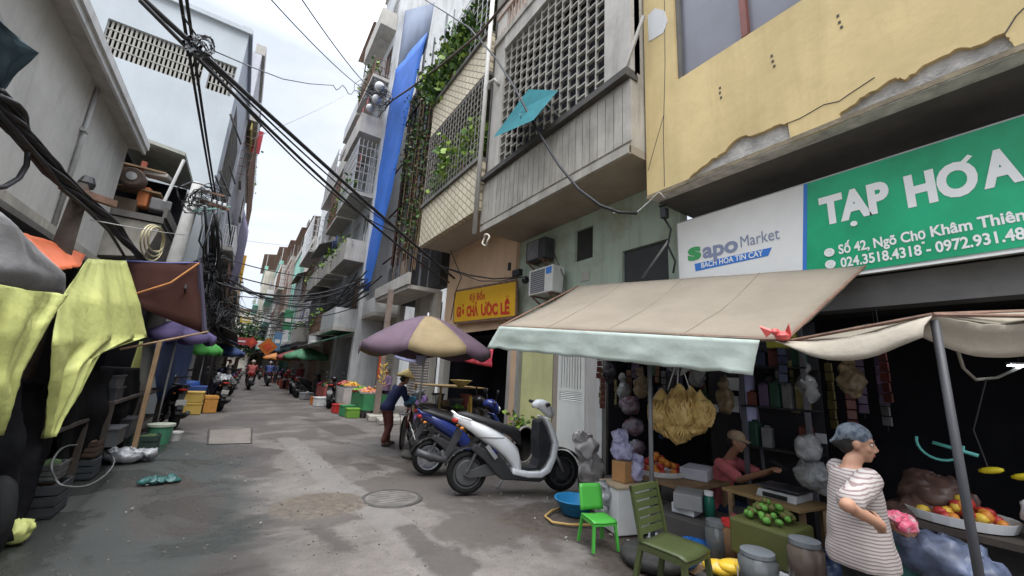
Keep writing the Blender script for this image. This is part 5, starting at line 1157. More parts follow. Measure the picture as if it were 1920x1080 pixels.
# hanging tangle at the concrete pole
rn = random.Random(12)
for i in range(18):
    x0, x1 = rn.uniform(372, 428), rn.uniform(372, 430); y1 = rn.uniform(480, 640); X_ = rn.uniform(-1.35, -.95)
    p = [xp(x0, rn.uniform(385, 402), X_)]
    for k in range(1, 6): t = k / 5; p.append(xp(lerp(x0, x1, t) + rn.uniform(-9, 9) * math.sin(PI * t), lerp(395, y1, t), X_ + .1 * math.sin(k)))
    cable('black cable hanging in the tangle under the concrete pole top', p, rn.choice([.012, .018, .024, .03]), 'cables hanging under the concrete pole')
def tangle(label, px, py, X_, rx, ry, n, seed, r=.012):
    rn = random.Random(seed); mb = MB()
    for i in range(n):
        p = []; a0 = rn.uniform(0, 6); q_ = rn.uniform(.4, 1); dx, dy_ = rn.uniform(-rx, rx) * .6, rn.uniform(-ry, ry) * .6
        for k in range(14): a = a0 + k * .5; p.append(xp(px + dx + rx * q_ * math.cos(a) + rn.uniform(-4, 4), py + dy_ + ry * q_ * math.sin(a) + rn.uniform(-4, 4), X_ + rn.uniform(-.12, .12)))
        mb.tube(p, r * rn.uniform(.6, 1.3), 4)
    return tag(mb.build('cable_tangle', cable_m, None), label, 'cables', None, 'stuff')
tangle('snarl of black wires where the overhead cables meet', 372, 92, -.55, 24, 20, 9, 1, .006)
tangle('snarl of wires round the concrete pole top', 385, 375, -1.4, 36, 22, 16, 2, .011)
tangle('dense web of black wires low over the left row', 400, 545, -1.1, 38, 60, 26, 3, .017)
tangle('web of wires round the lamp cluster high on the right', 700, 178, 3.3, 26, 20, 14, 4, .018)
tangle('dark web of wires at the far end of the left row', 430, 600, -1.0, 22, 34, 22, 5, .028)
for k, (px, py, r_, lab) in enumerate([(712, 163, .22, 'round white lamp globe in the wire cluster high on the right'), (693, 202, .17, 'pale round lamp below the white globe in the wire cluster'), (706, 186, .2, 'white dish lamp between the two globes of the wire cluster')]):
    c = xp(px, py, 3.2); l = T('street_lamp', lab, 'lamp', c); MB().ball(c, (r_, r_, r_), 16).build('globe', M('globe', (.62, .62, .60), .4), l, True); MB().tube([c + V(0, 0, -.1), c + V(.5, .1, -.3)], .03, 6).build('bracket', steel, l)
rn = random.Random(31)
for i in range(20):
    y0 = rn.uniform(17, 42); a = V(-1.2, y0 + rn.uniform(-4, 6), rn.uniform(3.6, 6.2)); b = V(3.9 - max(0, (y0 - 40) * .05), y0, rn.uniform(3.8, 6.0))
    cable('black cable slung across the far lane between the two rows', sag(a, b, rn.uniform(.2, .8)), rn.uniform(.015, .04), 'cables slung across the far lane')
for i in range(14):
    y0 = rn.uniform(14.5, 19); a = V(3.6 + rn.uniform(-.2, .3), y0, rn.uniform(4.4, 5.6)); b = V(3.4 + rn.uniform(-.3, .3), y0 + rn.uniform(9, 16), rn.uniform(4.2, 5.4))
    cable('black cable strung along the right house fronts above the fruit stalls', sag(a, b, rn.uniform(.1, .5)), rn.uniform(.015, .035), 'cables along the right house fronts')
# ------------------------------------------------------------------ scooters (built pointing along +X, wheels on z = 0, then copied)
tyre_m = M('tyre', (.012, .012, .012), .92, .3, 12, .3, obj=True, spec=.2)
alloy = M('alloy', (.50, .50, .52), .35, .1, 5, metal=.8)
seat_m = M('seat_vinyl', (.022, .021, .021), .55, .2, 6, .2, obj=True)
under = M('under_plastic', (.028, .028, .03), .6, .25, 5, obj=True)
tail_m = M('tail_red', (.5, .03, .02), .3, .1)
plate_m = M('plate_white', (.66, .66, .65), .5, .08)
lens = M('lamp_lens', (.55, .57, .6), .15, .1)
def arc(cx, cz, r, a0, a1, n, y=0): return [(cx + r * math.cos(lerp(a0, a1, i / n)), y, cz + r * math.sin(lerp(a0, a1, i / n))) for i in range(n + 1)]
def loft(mb, st, n=14, e_=.75):
    """st = (x, zmid, half height, half width) stations; rounded cross sections."""
    rows = []
    for (x, z, hz, hy) in st:
        row = []
        for j in range(n + 1):
            g = 2 * PI * j / n; c, s_ = math.cos(g), math.sin(g)
            row.append((x, hy * math.copysign(abs(c) ** e_, c), z + hz * math.copysign(abs(s_) ** e_, s_)))
        rows.append(row)
    mb.grid(rows); o = len(mb.v)
    for row, rev in ((rows[0], False), (rows[-1], True)):
        k = len(mb.v); mb.v += [Vector(p) for p in row[:-1]]; f = list(range(k, k + n)); mb.f.append(f[::-1] if rev else f); mb.mi.append(mb.m)
    return mb
def wheel(par, x, r, w_, rim_m, spokes=5, disc=True):
    prof = [(r - .075, -w_ * .42), (r - .03, -w_ * .5), (r - .006, -w_ * .3), (r, 0), (r - .006, w_ * .3), (r - .03, w_ * .5), (r - .075, w_ * .42)]
    R_ = Matrix.Rotation(PI / 2, 3, 'X'); wo = MB().lathe(prof + [prof[0]], (x, 0, r), 32, R_).build('wheel', tyre_m, par, True)
    rm_ = MB(); rm_.lathe([(r - .095, -w_ * .38), (r - .07, -w_ * .42), (r - .07, w_ * .42), (r - .095, w_ * .38), (r - .095, -w_ * .38)], (x, 0, r), 32, R_)
    for i in range(spokes):
        a = 2 * PI * i / spokes + .3; c, s_ = math.cos(a), math.sin(a)
        rm_.beam((x + .03 * c, 0, r + .03 * s_), (x + (r - .085) * c, 0, r + (r - .085) * s_), .035, .03, (0, 1, 0))
    rm_.lathe([(.001, -.05), (.05, -.05), (.05, .05), (.001, .05)], (x, 0, r), 14, R_)
    if disc: rm_.lathe([(.055, .058), (.105, .058), (.105, .064), (.055, .064)], (x, 0, r), 20, R_)
    rm_.build('rim', rim_m, wo); return wo
def scooter(label, bm_, rim_m, kind='electric', plate=True, name='parked_scooter'):
    s = T(name, label, 'scooter')
    r = .26; wb = 1.30; tw = .11
    wheel(s, 0, r, tw + .02, rim_m, 5); wheel(s, wb, r, tw, rim_m, 5)
    loft(MB(), [(-.23, .93, .028, .035), (-.15, .895, .06, .10), (0, .835, .085, .135), (.16, .755, .115, .16), (.33, .665, .125, .17), (.47, .575, .14, .168), (.58, .47, .155, .155), (.64, .40, .17, .15), (.68, .33, .08, .145)]).build('body_panel', bm_, s, True)
    up = [(.56, .25), (.78, .205), (.97, .20), (1.09, .27), (1.17, .44), (1.20, .62), (1.13, .82), (1.03, .97)]; dn = [(.97, .96), (1.06, .80), (1.125, .62), (1.09, .45), (1.02, .33), (.95, .285), (.78, .285), (.56, .33)]
    MB().prism([(x, -.165, z) for x, z in up + dn], (0, .33, 0)).build('leg_shield', bm_, s, False, .03, seg=3)
    inn = [(.60, .30), (.93, .30), (1.0, .35), (1.06, .46), (1.095, .62), (1.03, .79), (.95, .93), (.90, .90), (.89, .66), (.92, .42), (.88, .325), (.60, .335)]
    MB().prism([(x, -.135, z) for x, z in inn], (0, .27, 0)).build('inner_panel', under, s, False, .02)
    MB().prism([(x, -.15, z) for x, z in [(.30, .30), (.42, .19), (.95, .15), (1.06, .20), (.97, .22), (.56, .27), (.45, .42), (.2, .55), (.05, .62), (0, .55), (.18, .42)]], (0, .30, 0)).build('underbody', under, s, False, .02)
    loft(MB(), [(-.17, .965, .02, .06), (-.05, .945, .045, .12), (.12, .895, .05, .14), (.30, .84, .055, .145), (.46, .79, .06, .14), (.60, .74, .085, .12), (.67, .68, .10, .10), (.69, .62, .05, .09)]).build('seat', seat_m, s, True)
    MB().tube([(-.20, .11, .95), (-.24, .08, .985), (-.24, -.08, .985), (-.20, -.11, .95), (-.02, -.15, .90)], .014, 6).tube([(-.20, .11, .95), (-.02, .15, .90)], .014, 6).build('grab_rail', bm_, s, True)
    hb = s_ = None
    hd = loft(MB(), [(.86, 1.10, .035, .06), (.92, 1.12, .06, .10), (1.0, 1.10, .085, .125), (1.08, 1.05, .10, .11), (1.14, .99, .06, .07)]).build('handlebar_cover', bm_, s, True)
    MB().tube([(1.02, -.12, 1.10), (.98, -.25, 1.13), (.95, -.34, 1.135)], .017, 8).tube([(1.02, .12, 1.10), (.98, .25, 1.13), (.95, .34, 1.135)], .017, 8).build('handlebar', under, s, True)
    for sg_ in (-1, 1):
        MB().tube([(.965, sg_ * .24, 1.132), (.945, sg_ * .36, 1.137)], .023, 8).build('grip', black, s, True)
        m_ = MB().tube([(.99, sg_ * .21, 1.13), (1.0, sg_ * .27, 1.24), (1.0, sg_ * .29, 1.27)], .007, 5); m_.ball((1.0, sg_ * .31, 1.31), (.015, .062, .045), 10)
        if kind != 'electric': m_.build('mirror', black, s, True)
    MB().ball((1.135, 0, 1.02), (.03, .085, .05), 12).build('headlight', lens, s, True)
    MB().ball((1.19, 0, .62), (.025, .10, .03), 10).build('front_lamp', lens, s, True)
    fk = MB()
    for sg_ in (-1, 1): fk.tube([(1.10, sg_ * .075, .60), (1.22, sg_ * .08, .42), (wb + .0, sg_ * .085, r)], .024, 8)
    fk.build('fork', alloy if kind == 'electric' else under, s, True)
    ar = arc(wb, r, r + .03, rad(35), rad(150), 12); MB().grid([[(x, y, z) for y in (-.065, -.03, .03, .065)] for (x, _, z) in ar]).build('front_mudguard', under if kind == 'electric' else bm_, s, True, solid=.008)
    ar = arc(0, r, r + .035, rad(45), rad(165), 10); MB().grid([[(x, y, z) for y in (-.07, 0, .07)] for (x, _, z) in ar]).build('rear_mudguard', under, s, True, solid=.008)
    sw = MB().prism([(x, -.10, z) for x, z in [(-.06, .24), (.02, .20), (.42, .24), (.50, .36), (.30, .40), (.05, .31), (-.04, .30)]], (0, .035, 0))
    if kind == 'electric': sw.lathe([(.001, -.07), (.15, -.07), (.165, -.03), (.165, .03), (.15, .07), (.001, .07)], (0, 0, r), 22, Matrix.Rotation(PI / 2, 3, 'X'))
    sw.tube([(-.02, .10, .27), (.12, .13, .62)], .022, 8).tube([(-.02, -.10, .27), (.12, -.13, .62)], .022, 8)
    sw.build('swing_arm', M('motor_grey', (.06, .06, .062), .5, .2, 4), s, False, .012)
    if kind != 'electric':
        MB().tube([(.35, -.13, .22), (.15, -.16, .25), (-.02, -.17, .30), (-.22, -.175, .37)], [.03, .05, .06, .055], 10).build('exhaust', M('exhaust_dark', (.05, .05, .052), .45, .2, 4), s, True)
        MB().prism([(x, -.12, z) for x, z in [(.2, .2), (.5, .18), (.55, .4), (.3, .46), (.16, .36)]], (0, .24, 0)).build('engine', M('engine_grey', (.22, .22, .225), .45, .25, 7, metal=.5), s, False, .02)
        MB().tube([(.38, -.30, .3), (.38, .30, .3)], .016, 6).build('footrest', alloy, s, True)
    tl = MB().ball((-.20, 0, .885), (.045, .09, .035), 12).build('tail_light', tail_m, s, True)
    for sg_ in (-1, 1): MB().ball((-.13, sg_ * .13, .80), (.03, .025, .022), 8).build('turn_signal', M('amber', (.5, .17, .03), .3), s, True)
    MB().prism([(-.16, -.05, .80), (-.30, -.05, .46), (-.27, -.05, .44), (-.10, -.05, .72)], (0, .10, 0)).build('plate_holder', under, s)
    if plate: MB().obox((-.275, 0, .60), (.008, .19, .14), Matrix.Rotation(rad(-20), 3, 'Y')).build('number_plate', plate_m, s)
    MB().tube([(.55, .12, .19), (.50, .22, .02), (.46, .235, .015)], .012, 6).build('kickstand', alloy, s, True)
    return s
white_paint = M('white_gloss', (.86, .87, .87), .25, .03, 2, spec=.6, obj=True)
blue_paint = M('blue_gloss', (.016, .028, .135), .22, .12, 2, spec=.6, obj=True)
black_paint = M('black_gloss', (.014, .014, .016), .3, .15, 2, spec=.6, obj=True)
red_paint = M('red_gloss', (.36, .02, .02), .3, .1, 2, spec=.6, obj=True)
SW = scooter('white electric scooter with black seat parked side-on in front of the folding gates', white_paint, M('dark_rim', (.05, .05, .052), .5, .2), 'electric', False)
lw = MB()
MB().box(.08, .42, -.178, -.172, .69, .70).build('trim_line', under, SW)
MB().beam((.2, -.172, .60), (.33, -.172, .45), .05, .012, (0, 1, 0)).build('side_strip', alloy, SW)
SB = scooter('dark blue scooter with silver wheel half hidden behind the white one', blue_paint, alloy, 'petrol', True)
SK = scooter('black scooter parked in the mouth of the first fruit stall', black_paint, M('dark_rim', (.05, .05, .052), .5, .2), 'petrol', True)
SR = scooter('red scooter driven away down the lane', red_paint, alloy, 'petrol', True, 'ridden_scooter')
a, b = gp(872, 928), gp(1055, 922)
def put(s, p, q, sc=None):
    d = q - p; s.location = (p.x, p.y, .012); s.rotation_euler = (0, 0, math.atan2(d.y, d.x)); s.scale = (sc or d.length / 1.34,) * 3
# wheel contact points: rear then front
put(SW, a, b)
for ch in SW.children:
    if ch.name.startswith('wheel') and ch.data.vertices[0].co.x > .8: pass
c_ = gp(800, 891); put(SB, c_, c_ + V(1.25, -.28, 0), 1.0)
q = gp(615, 766); put(SK, V(q.x, q.y, 0), V(q.x + .35, q.y + 1.3, 0), 1.0)
def place(src, label, px, py, dirv, sc=1.0, nm='parked_scooter'):
    q = gp(px, py); return dup(src, (q.x, q.y, .012), math.atan2(dirv[1], dirv[0]), label, sc)
B5 = dup(SK, (2.25, 0, 0)); B5.location = (c_.x + .30, c_.y + .95, .012); B5.rotation_euler = (0, 0, rad(-14)); B5['label'] = 'black scooter with mirrors hidden behind the blue and white pair'
place(SK, 'black scooter with a grey cover over its seat parked on the left edge', 410, 772, (-.25, 1))
q = gp(410, 772); lumps('seat_cover', 'rumpled grey plastic cover thrown over the left parked scooter', 'cover', [((q.x - .02, q.y + .25, .98), (.24, .40, .14)), ((q.x - .08, q.y + .72, .93), (.24, .28, .16))], clear, 8)
place(SK, 'black scooter lying low beside the far fruit stall with a round black box', 556, 746, (.9, .5))
for i, (px, py, dv_, lab) in enumerate([(428, 742, (-.6, 1), 'dark scooter parked behind the covered one in the left row'), (436, 728, (-.6, 1), 'third dark scooter back along the left row'), (441, 719, (-.7, 1), 'fourth dark scooter back along the left row'), (446, 712, (-.6, 1), 'last dark scooter of the left row near the bend')]): place([SB, SK, SB, SK][i], lab, px, py, dv_)
wq = gp(-48, 1062); tag(MB().lathe([(.20, -.06), (.27, -.07), (.31, -.03), (.32, 0), (.31, .03), (.27, .07), (.20, .06), (.20, -.06)], wq + V(0, 0, .32), 28, Matrix.Rotation(.5, 3, 'Z') @ Matrix.Rotation(PI / 2, 3, 'Y')).build('old_tyre_ring', tyre_m, None, True), 'black tyre standing at the very left edge below the stall', 'tyre')
place(SK, 'dark scooter leaning at the post beside the blue tarp', 322, 806, (-.3, 1), 1.0)
for i, (px, py, dv_, lab) in enumerate([(545, 738, (.3, 1), 'dark scooter parked past the far fruit stall'), (532, 729, (.2, 1), 'red scooter parked far along the right row'), (522, 722, (.2, 1), 'dark blue scooter parked far along the right row'), (486, 712, (0, 1), 'dark scooter standing in the lane near the bend')]): place([SK, SR, SB, SK][i], lab, px, py, dv_)
rq1 = gp(466, 731); SR.location = (rq1.x, rq1.y, .012); SR.rotation_euler = (0, 0, rad(92))
rq2 = gp(501, 724); RB_ = dup(SB, (rq2.x, rq2.y, .012), rad(90), 'dark scooter ridden away by the person in blue'); RB_.name = 'ridden_scooter'
# bicycle
def bicycle(label, p, ang, fm):
    b = T('bicycle', label, 'bicycle')
    for x in (0, 1.05):
        wv = MB().lathe([(.315, -.016), (.335, 0), (.315, .016), (.305, 0), (.315, -.016)], (x, 0, .335), 30, Matrix.Rotation(PI / 2, 3, 'X')).build('wheel', tyre_m, b, True)
        sp_ = MB().lathe([(.30, -.01), (.308, 0), (.30, .01), (.294, 0), (.30, -.01)], (x, 0, .335), 30, Matrix.Rotation(PI / 2, 3, 'X'))
        for i in range(14): a = 2 * PI * i / 14; sp_.tube([(x, 0, .335), (x + .3 * math.cos(a), 0, .335 + .3 * math.sin(a))], .003, 3)
        sp_.build('rim', alloy, wv)
    MB().tube([(.42, 0, .30), (.32, 0, .82)], .016, 8).tube([(.34, 0, .72), (.88, 0, .78)], .015, 8).tube([(.42, 0, .30), (.90, 0, .70)], .017, 8).tube([(.0, .03, .335), (.42, 0, .30)], .011, 6).tube([(0, .03, .335), (.335, 0, .76)], .010, 6).tube([(.84, 0, .98), (.92, 0, .66), (1.05, .04, .335)], .014, 8).build('frame', fm, b, True)
    MB().tube([(.70, .27, 1.02), (.86, .22, 1.0), (.86, 0, .98), (.86, -.22, 1.0), (.70, -.27, 1.02)], .012, 6).build('handlebar', chrome, b, True)
    MB().ball((.28, 0, .86), (.14, .08, .035), 10).build('saddle', seat_m, b, True)
    MB().lathe([(.001, 0), (.09, 0), (.09, .01), (.001, .01)], (.42, -.02, .3), 16, Matrix.Rotation(PI / 2, 3, 'X')).tube([(.42, -.05, .3), (.50, -.06, .16)], .008, 4).tube([(.42, .05, .3), (.34, .06, .44)], .008, 4).build('crank', chrome, b, True)
    MB().box(-.30, .12, -.08, .08, .70, .715).tube([(0, .06, .335), (-.2, .06, .70)], .007, 4).build('carrier', steel, b)
    b.location = p; b.rotation_euler = (0, 0, ang); return b
q = gp(752, 845); bicycle('red framed bicycle pushed by the woman in the conical hat', (q.x, q.y, .012), rad(62), M('bike_red', (.30, .035, .03), .4))
# ------------------------------------------------------------------ people
skin = M('skin', (.36, .19, .12), .6, .08, 6, subs=.08, obj=True)
hair_m = M('hair_black', (.014, .012, .012), .6, .3, 12)
eye_w = M('eye_white', (.55, .53, .5), .3); eye_d = M('eye_dark', (.012, .008, .006), .2); lip = M('lips', (.28, .09, .075), .5)
def fuse(name, mb, voxel, m, parent, it=5, wr=0.0, seed=0):
    """One continuous skin over overlapping volumes."""
    me = bpy.data.meshes.new(name); off = _org.get(parent.name, Vector((0, 0, 0))); me.from_pydata([tuple(v - off) for v in mb.v], [], mb.f)
    bm = bmesh.new(); bm.from_mesh(me); bmesh.ops.recalc_face_normals(bm, faces=bm.faces); bm.to_mesh(me); bm.free()
    t = bpy.data.objects.new('fuse_tmp', me); COL.objects.link(t)
    r = t.modifiers.new('r', 'REMESH'); r.mode = 'VOXEL'; r.voxel_size = voxel
    s_ = t.modifiers.new('s', 'SMOOTH'); s_.iterations = it; s_.factor = .5
    me2 = bpy.data.meshes.new_from_object(t.evaluated_get(bpy.context.evaluated_depsgraph_get())); bpy.data.objects.remove(t)
    if wr:
        for v in me2.vertices:
            p = v.co; k = noise.noise(Vector((p.x * 9, p.y * 9, p.z * 5 + seed))) + .6 * noise.noise(Vector((p.x * 22, p.y * 22, p.z * 10 + seed))); v.co = p + v.normal * wr * k
    me2.materials.clear(); me2.materials.append(m); me2.polygons.foreach_set('use_smooth', [True] * len(me2.polygons))
    o = bpy.data.objects.new(name, me2); COL.objects.link(o); o.parent = parent; _org[o.name] = off
    return o
def ringtube(mb, items, n=18):
    rows = []
    for (c, a, b) in items: rows.append([Vector(c) + Vector(a) * math.cos(2 * PI * j / n) + Vector(b) * math.sin(2 * PI * j / n) for j in range(n)])
    o = len(mb.v)
    for r_ in rows: mb.v += r_
    k = len(rows)
    for i in range(k - 1):
        for j in range(n): mb.f.append([o + i * n + j, o + i * n + (j + 1) % n, o + (i + 1) * n + (j + 1) % n, o + (i + 1) * n + j]); mb.mi.append(0)
    mb.f.append([o + j for j in range(n)][::-1]); mb.f.append([o + (k - 1) * n + j for j in range(n)]); mb.mi += [0, 0]
    return mb
def limb(mb, pts, rs, n=10):
    P = [Vector(p) for p in pts]; Q = []; R_ = []
    for i in range(len(P) - 1):
        for k in range(4): t = k / 4; Q.append(P[i].lerp(P[i + 1], t)); R_.append(lerp(rs[i], rs[i + 1], t))
    Q.append(P[-1]); R_.append(rs[-1]); mb.tube(Q, R_, n)
    for p, r in zip(P, rs): mb.ball(p, r * .98, 10)
    return mb
def hand(mb, wrist, d, pn, curl=.7, s=1.0, side=1):
    w_ = Vector(wrist); d = Vector(d).normalized(); pn = Vector(pn); pn = (pn - d * pn.dot(d)).normalized(); sd = d.cross(pn) * side
    ringtube(mb, [(w_ - d * .01, sd * .024 * s, pn * .02 * s), (w_ + d * .03 * s, sd * .036 * s, pn * .017 * s), (w_ + d * .07 * s, sd * .042 * s, pn * .015 * s), (w_ + d * .088 * s, sd * .038 * s, pn * .012 * s)], 12)
    for i, (o_, L_) in enumerate(((.031, .062), (.010, .072), (-.011, .066), (-.031, .052))):
        p = w_ + d * .082 * s + sd * o_ * s; a = .15 + curl * .35; pts = [p]
        for k in range(3):
            dd = d * math.cos(a) + pn * math.sin(a) + sd * o_ * 1.5; p = p + dd * L_ * s * (.42, .33, .25)[k]; pts.append(p); a += curl * (.75 + .1 * i)
        mb.tube(pts, [.0098 * s, .0092 * s, .0085 * s, .0065 * s], 8); mb.ball(pts[-1], .0066 * s, 6)
    b0 = w_ + d * .03 * s + sd * .032 * s; b1 = b0 + (d * .5 + sd * .75 + pn * .35).normalized() * .042 * s; b2 = b1 + (d * .8 + sd * .3 + pn * .5).normalized() * .036 * s
    mb.tube([b0, b1, b2], [.013 * s, .0115 * s, .0085 * s], 8); mb.ball(b2, .0086 * s, 6)
def head(mb, c, f, up=(0, 0, 1), s=1.0):
    c = Vector(c); f = Vector(f).normalized(); up = Vector(up); up = (up - f * up.dot(f)).normalized(); r = f.cross(up)
    R_ = Matrix((r, f, up)).transposed(); P = lambda x, y, z: c + (r * x + f * y + up * z) * s
    mb.ball(P(0, -.012, .028), (.074 * s, .092 * s, .088 * s), 20, R_); mb.ball(P(0, .018, -.045), (.060 * s, .066 * s, .072 * s), 16, R_); mb.ball(P(0, .056, -.092), (.026 * s, .024 * s, .022 * s), 10, R_)
    for x in (-.034, .034): mb.ball(P(x, .052, -.025), (.028 * s, .026 * s, .028 * s), 10, R_); mb.ball(P(x * 2.25, -.005, -.01), (.012 * s, .022 * s, .032 * s), 10, R_); mb.ball(P(x, .072, .030), (.026 * s, .012 * s, .009 * s), 8, R_)
    mb.tube([P(0, .078, .02), P(0, .096, -.02), P(0, .104, -.032)], [.009 * s, .013 * s, .016 * s], 8); mb.ball(P(.013, .09, -.034), .010 * s, 8); mb.ball(P(-.013, .09, -.034), .010 * s, 8)
    mb.ball(P(0, .078, -.066), (.026 * s, .012 * s, .010 * s), 10, R_); mb.ball(P(0, .076, -.052), (.022 * s, .012 * s, .008 * s), 10, R_)
    return P, R_
def face(par, P, R_, s=1.0):
    for x in (-.032, .032):
        e = MB().ball(P(x, .070, .008), (.014 * s, .010 * s, .0085 * s), 10, R_).build('eye', eye_w, par, True); MB().ball(P(x, .0775, .008), (.0072 * s, .004 * s, .0075 * s), 8, R_).build('iris', eye_d, e, True)
        MB().tube([P(x - .016, .081, .032), P(x, .085, .037), P(x + .016, .081, .032)], .0035 * s, 5).build('eyebrow', hair_m, par, True)
    MB().ball(P(0, .0865, -.060), (.022 * s, .006 * s, .0075 * s), 10, R_).build('mouth', lip, par, True)
def hairdo(par, P, R_, m, s=1.0, bun=True, name='hair'):
    mb = MB().ball(P(0, -.022, .040), (.083 * s, .092 * s, .088 * s), 18, R_).ball(P(0, -.055, -.01), (.072 * s, .06 * s, .08 * s), 14, R_)
    if bun: mb.ball(P(0, -.11, -.02), .036 * s, 12)
    return fuse(name, mb, .012, m, par, 3, .003)
def person(label, base, pel, chest, neck, hd, fb, fh, arms, legs, sw=.175, top=None, pants=None, k=1.0, sleeve=.5, hem=None, voxel=.012, hands=None, shoe=None, belly=1.0, headup=(0, 0, 1)):
    p = T('person', label, 'person', base); fb = Vector(fb).normalized(); rt = Vector((fb.y, -fb.x, 0)); pel, chest, neck, hd = map(Vector, (pel, chest, neck, hd)); body = MB(); mid = pel.lerp(chest, .5)
    tor = lambda g: [(pel - V(0, 0, .06) , rt * (.15 + g) * k, fb * (.105 + g) * k), (pel + V(0, 0, .04), rt * (.165 + g) * k, fb * (.12 + g) * k * belly), (mid, rt * (.145 + g) * k, fb * (.112 + g) * k * belly), (chest, rt * (.16 + g) * k, fb * (.118 + g) * k), (neck.lerp(chest, .32), rt * (.165 + g) * k, fb * (.09 + g) * k), (neck.lerp(chest, .08), rt * (.095 + g) * k, fb * (.062 + g) * k)]
    ringtube(body, tor(0)); limb(body, [neck.lerp(chest, .1), neck + (hd - neck) * .1, hd - V(0, 0, .05)], [.058 * k, .052 * k, .050 * k])
    P, R_ = head(body, hd, fh, headup, k)
    for i, (el, wr) in enumerate(arms):
        sgn = (1, -1)[i]; sh = neck.lerp(chest, .30) + rt * sgn * sw * k; el, wr = Vector(el), Vector(wr)
        limb(body, [sh, el, wr], [.052 * k, .040 * k, .027 * k])
        hd_ = (hands[i] if hands else None) or ((wr - el).normalized(), V(0, 0, -1) if abs((wr - el).normalized().z) < .8 else -rt * sgn)
        hand(body, wr, hd_[0], hd_[1], .75, k, 1 if i == 0 else -1)
    for i, (kn, an, toe) in enumerate(legs):
        sgn = (1, -1)[i]; hip = pel + rt * sgn * .09 * k - V(0, 0, .03); limb(body, [hip, kn, an], [.083 * k, .056 * k, .036 * k]); limb(body, [an, Vector(an).lerp(toe, .5) , toe], [.036 * k, .032 * k, .024 * k])
    fuse('body', body, voxel, skin, p, 4)
    if top:
        c = MB(); tt = tor(.020)
        if hem: tt[0] = (pel - V(0, 0, hem), rt * .200 * k, fb * .150 * k * belly); tt.insert(1, (pel, rt * .196 * k, fb * .148 * k * belly))
        ringtube(c, tt)
        for i, (el, wr) in enumerate(arms):
            sgn = (1, -1)[i]; sh = neck.lerp(chest, .30) + rt * sgn * sw * k; el, wr = Vector(el), Vector(wr)
            e_ = sh.lerp(el, min(1, sleeve * 2)); pts = [sh, e_]; rs = [.076 * k, .070 * k]
            if sleeve > .5: pts.append(el.lerp(wr, (sleeve - .5) * 2)); rs = [.072 * k, .060 * k, .048 * k]
            limb(c, pts, rs)
        fuse('top', c, .014, top, p, 5, .007)
    if pants:
        c = MB(); ringtube(c, [(pel - V(0, 0, .09), rt * .155 * k, fb * .12 * k), (pel + V(0, 0, .05), rt * .168 * k, fb * .13 * k * belly)])
        for i, (kn, an, toe) in enumerate(legs):
            sgn = (1, -1)[i]; hip = pel + rt * sgn * .09 * k - V(0, 0, .03); limb(c, [hip, kn, Vector(kn).lerp(an, .88)], [.090 * k, .076 * k, .068 * k])
        fuse('trousers', c, .016, pants, p, 5, .006)
    if shoe:
        for (kn, an, toe) in legs: fuse('shoe', limb(MB(), [Vector(an) - V(0, 0, .03), toe], [.044 * k, .034 * k]), .014, shoe, p, 3)
    return p, P, R_
def stripes():
    m = bpy.data.materials.new('striped_cotton'); m.use_nodes = True; n = m.node_tree; b = n.nodes['Principled BSDF']; nn, lk = n.nodes.new, n.links.new
    g = nn('ShaderNodeNewGeometry'); s = nn('ShaderNodeSeparateXYZ'); lk(g.outputs['Position'], s.inputs[0])
    t = nn('ShaderNodeTexNoise'); t.inputs['Scale'].default_value = 7; lk(g.outputs['Position'], t.inputs[0])
    a = nn('ShaderNodeMath'); a.operation = 'MULTIPLY_ADD'; lk(t.outputs[0], a.inputs[0]); a.inputs[1].default_value = .022; lk(s.outputs[2], a.inputs[2])
    f = nn('ShaderNodeMath'); f.operation = 'MULTIPLY'; lk(a.outputs[0], f.inputs[0]); f.inputs[1].default_value = 56
    fr = nn('ShaderNodeMath'); fr.operation = 'FRACT'; lk(f.outputs[0], fr.inputs[0])
    r = nn('ShaderNodeValToRGB'); r.color_ramp.interpolation = 'CONSTANT'; lk(fr.outputs[0], r.inputs[0]); r.color_ramp.elements[0].color = (.37, .335, .315, 1); r.color_ramp.elements[1].position = .62; r.color_ramp.elements[1].color = (.20, .14, .135, 1)
    lk(r.outputs[0], b.inputs['Base Color']); b.inputs['Roughness'].default_value = .85; return m
# woman in striped shirt
Yw = 1.03
hdp, nk, ch, pl_ = yp(1608, 831, Yw - .02), yp(1596, 872, Yw + .01), yp(1603, 930, Yw), yp(1614, 1030, Yw)
fx = V(.70, -.71, 0).normalized(); rx = V(fx.y, -fx.x, 0)
re, rw = yp(1588, 948, .90), yp(1652, 984, .82); le = ch + fx * .12 - rx * .22 - V(0, 0, .12); lw_ = yp(1672, 985, 1.0)
ft = V(pl_.x, pl_.y, 0)
legs = [(ft + rx * .09 + V(0, 0, .36) + fx * .03, ft + rx * .09 + V(0, 0, .07), ft + rx * .10 + fx * .16 + V(0, 0, .035)), (ft - rx * .09 + V(0, 0, .36) + fx * .03, ft - rx * .09 + V(0, 0, .07), ft - rx * .10 + fx * .16 + V(0, 0, .035))]
W1, P, R_ = person('woman in a striped short-sleeved shirt and patterned headscarf holding a pink bag', ft, pl_, ch, nk, hdp, fx, (.30, -.95, -.12), [(re, rw), (le, lw_)], legs, .165, stripes(), M('black_trousers', (.016, .015, .016), .85), .93, .42, .075, .008, [((.75, .15, -.2), (0, .9, -.3)), ((.5, -.5, -.25), (0, -.9, -.3))], M('sandal', (.05, .035, .03), .7), 1.25)
face(W1, P, R_, .93)
scarf = M('blue_scarf', (.022, .032, .05), .85, .4, 34, col2=(.12, .14, .16), mix=.54)
hairdo(W1, P, R_, hair_m, .93, True)
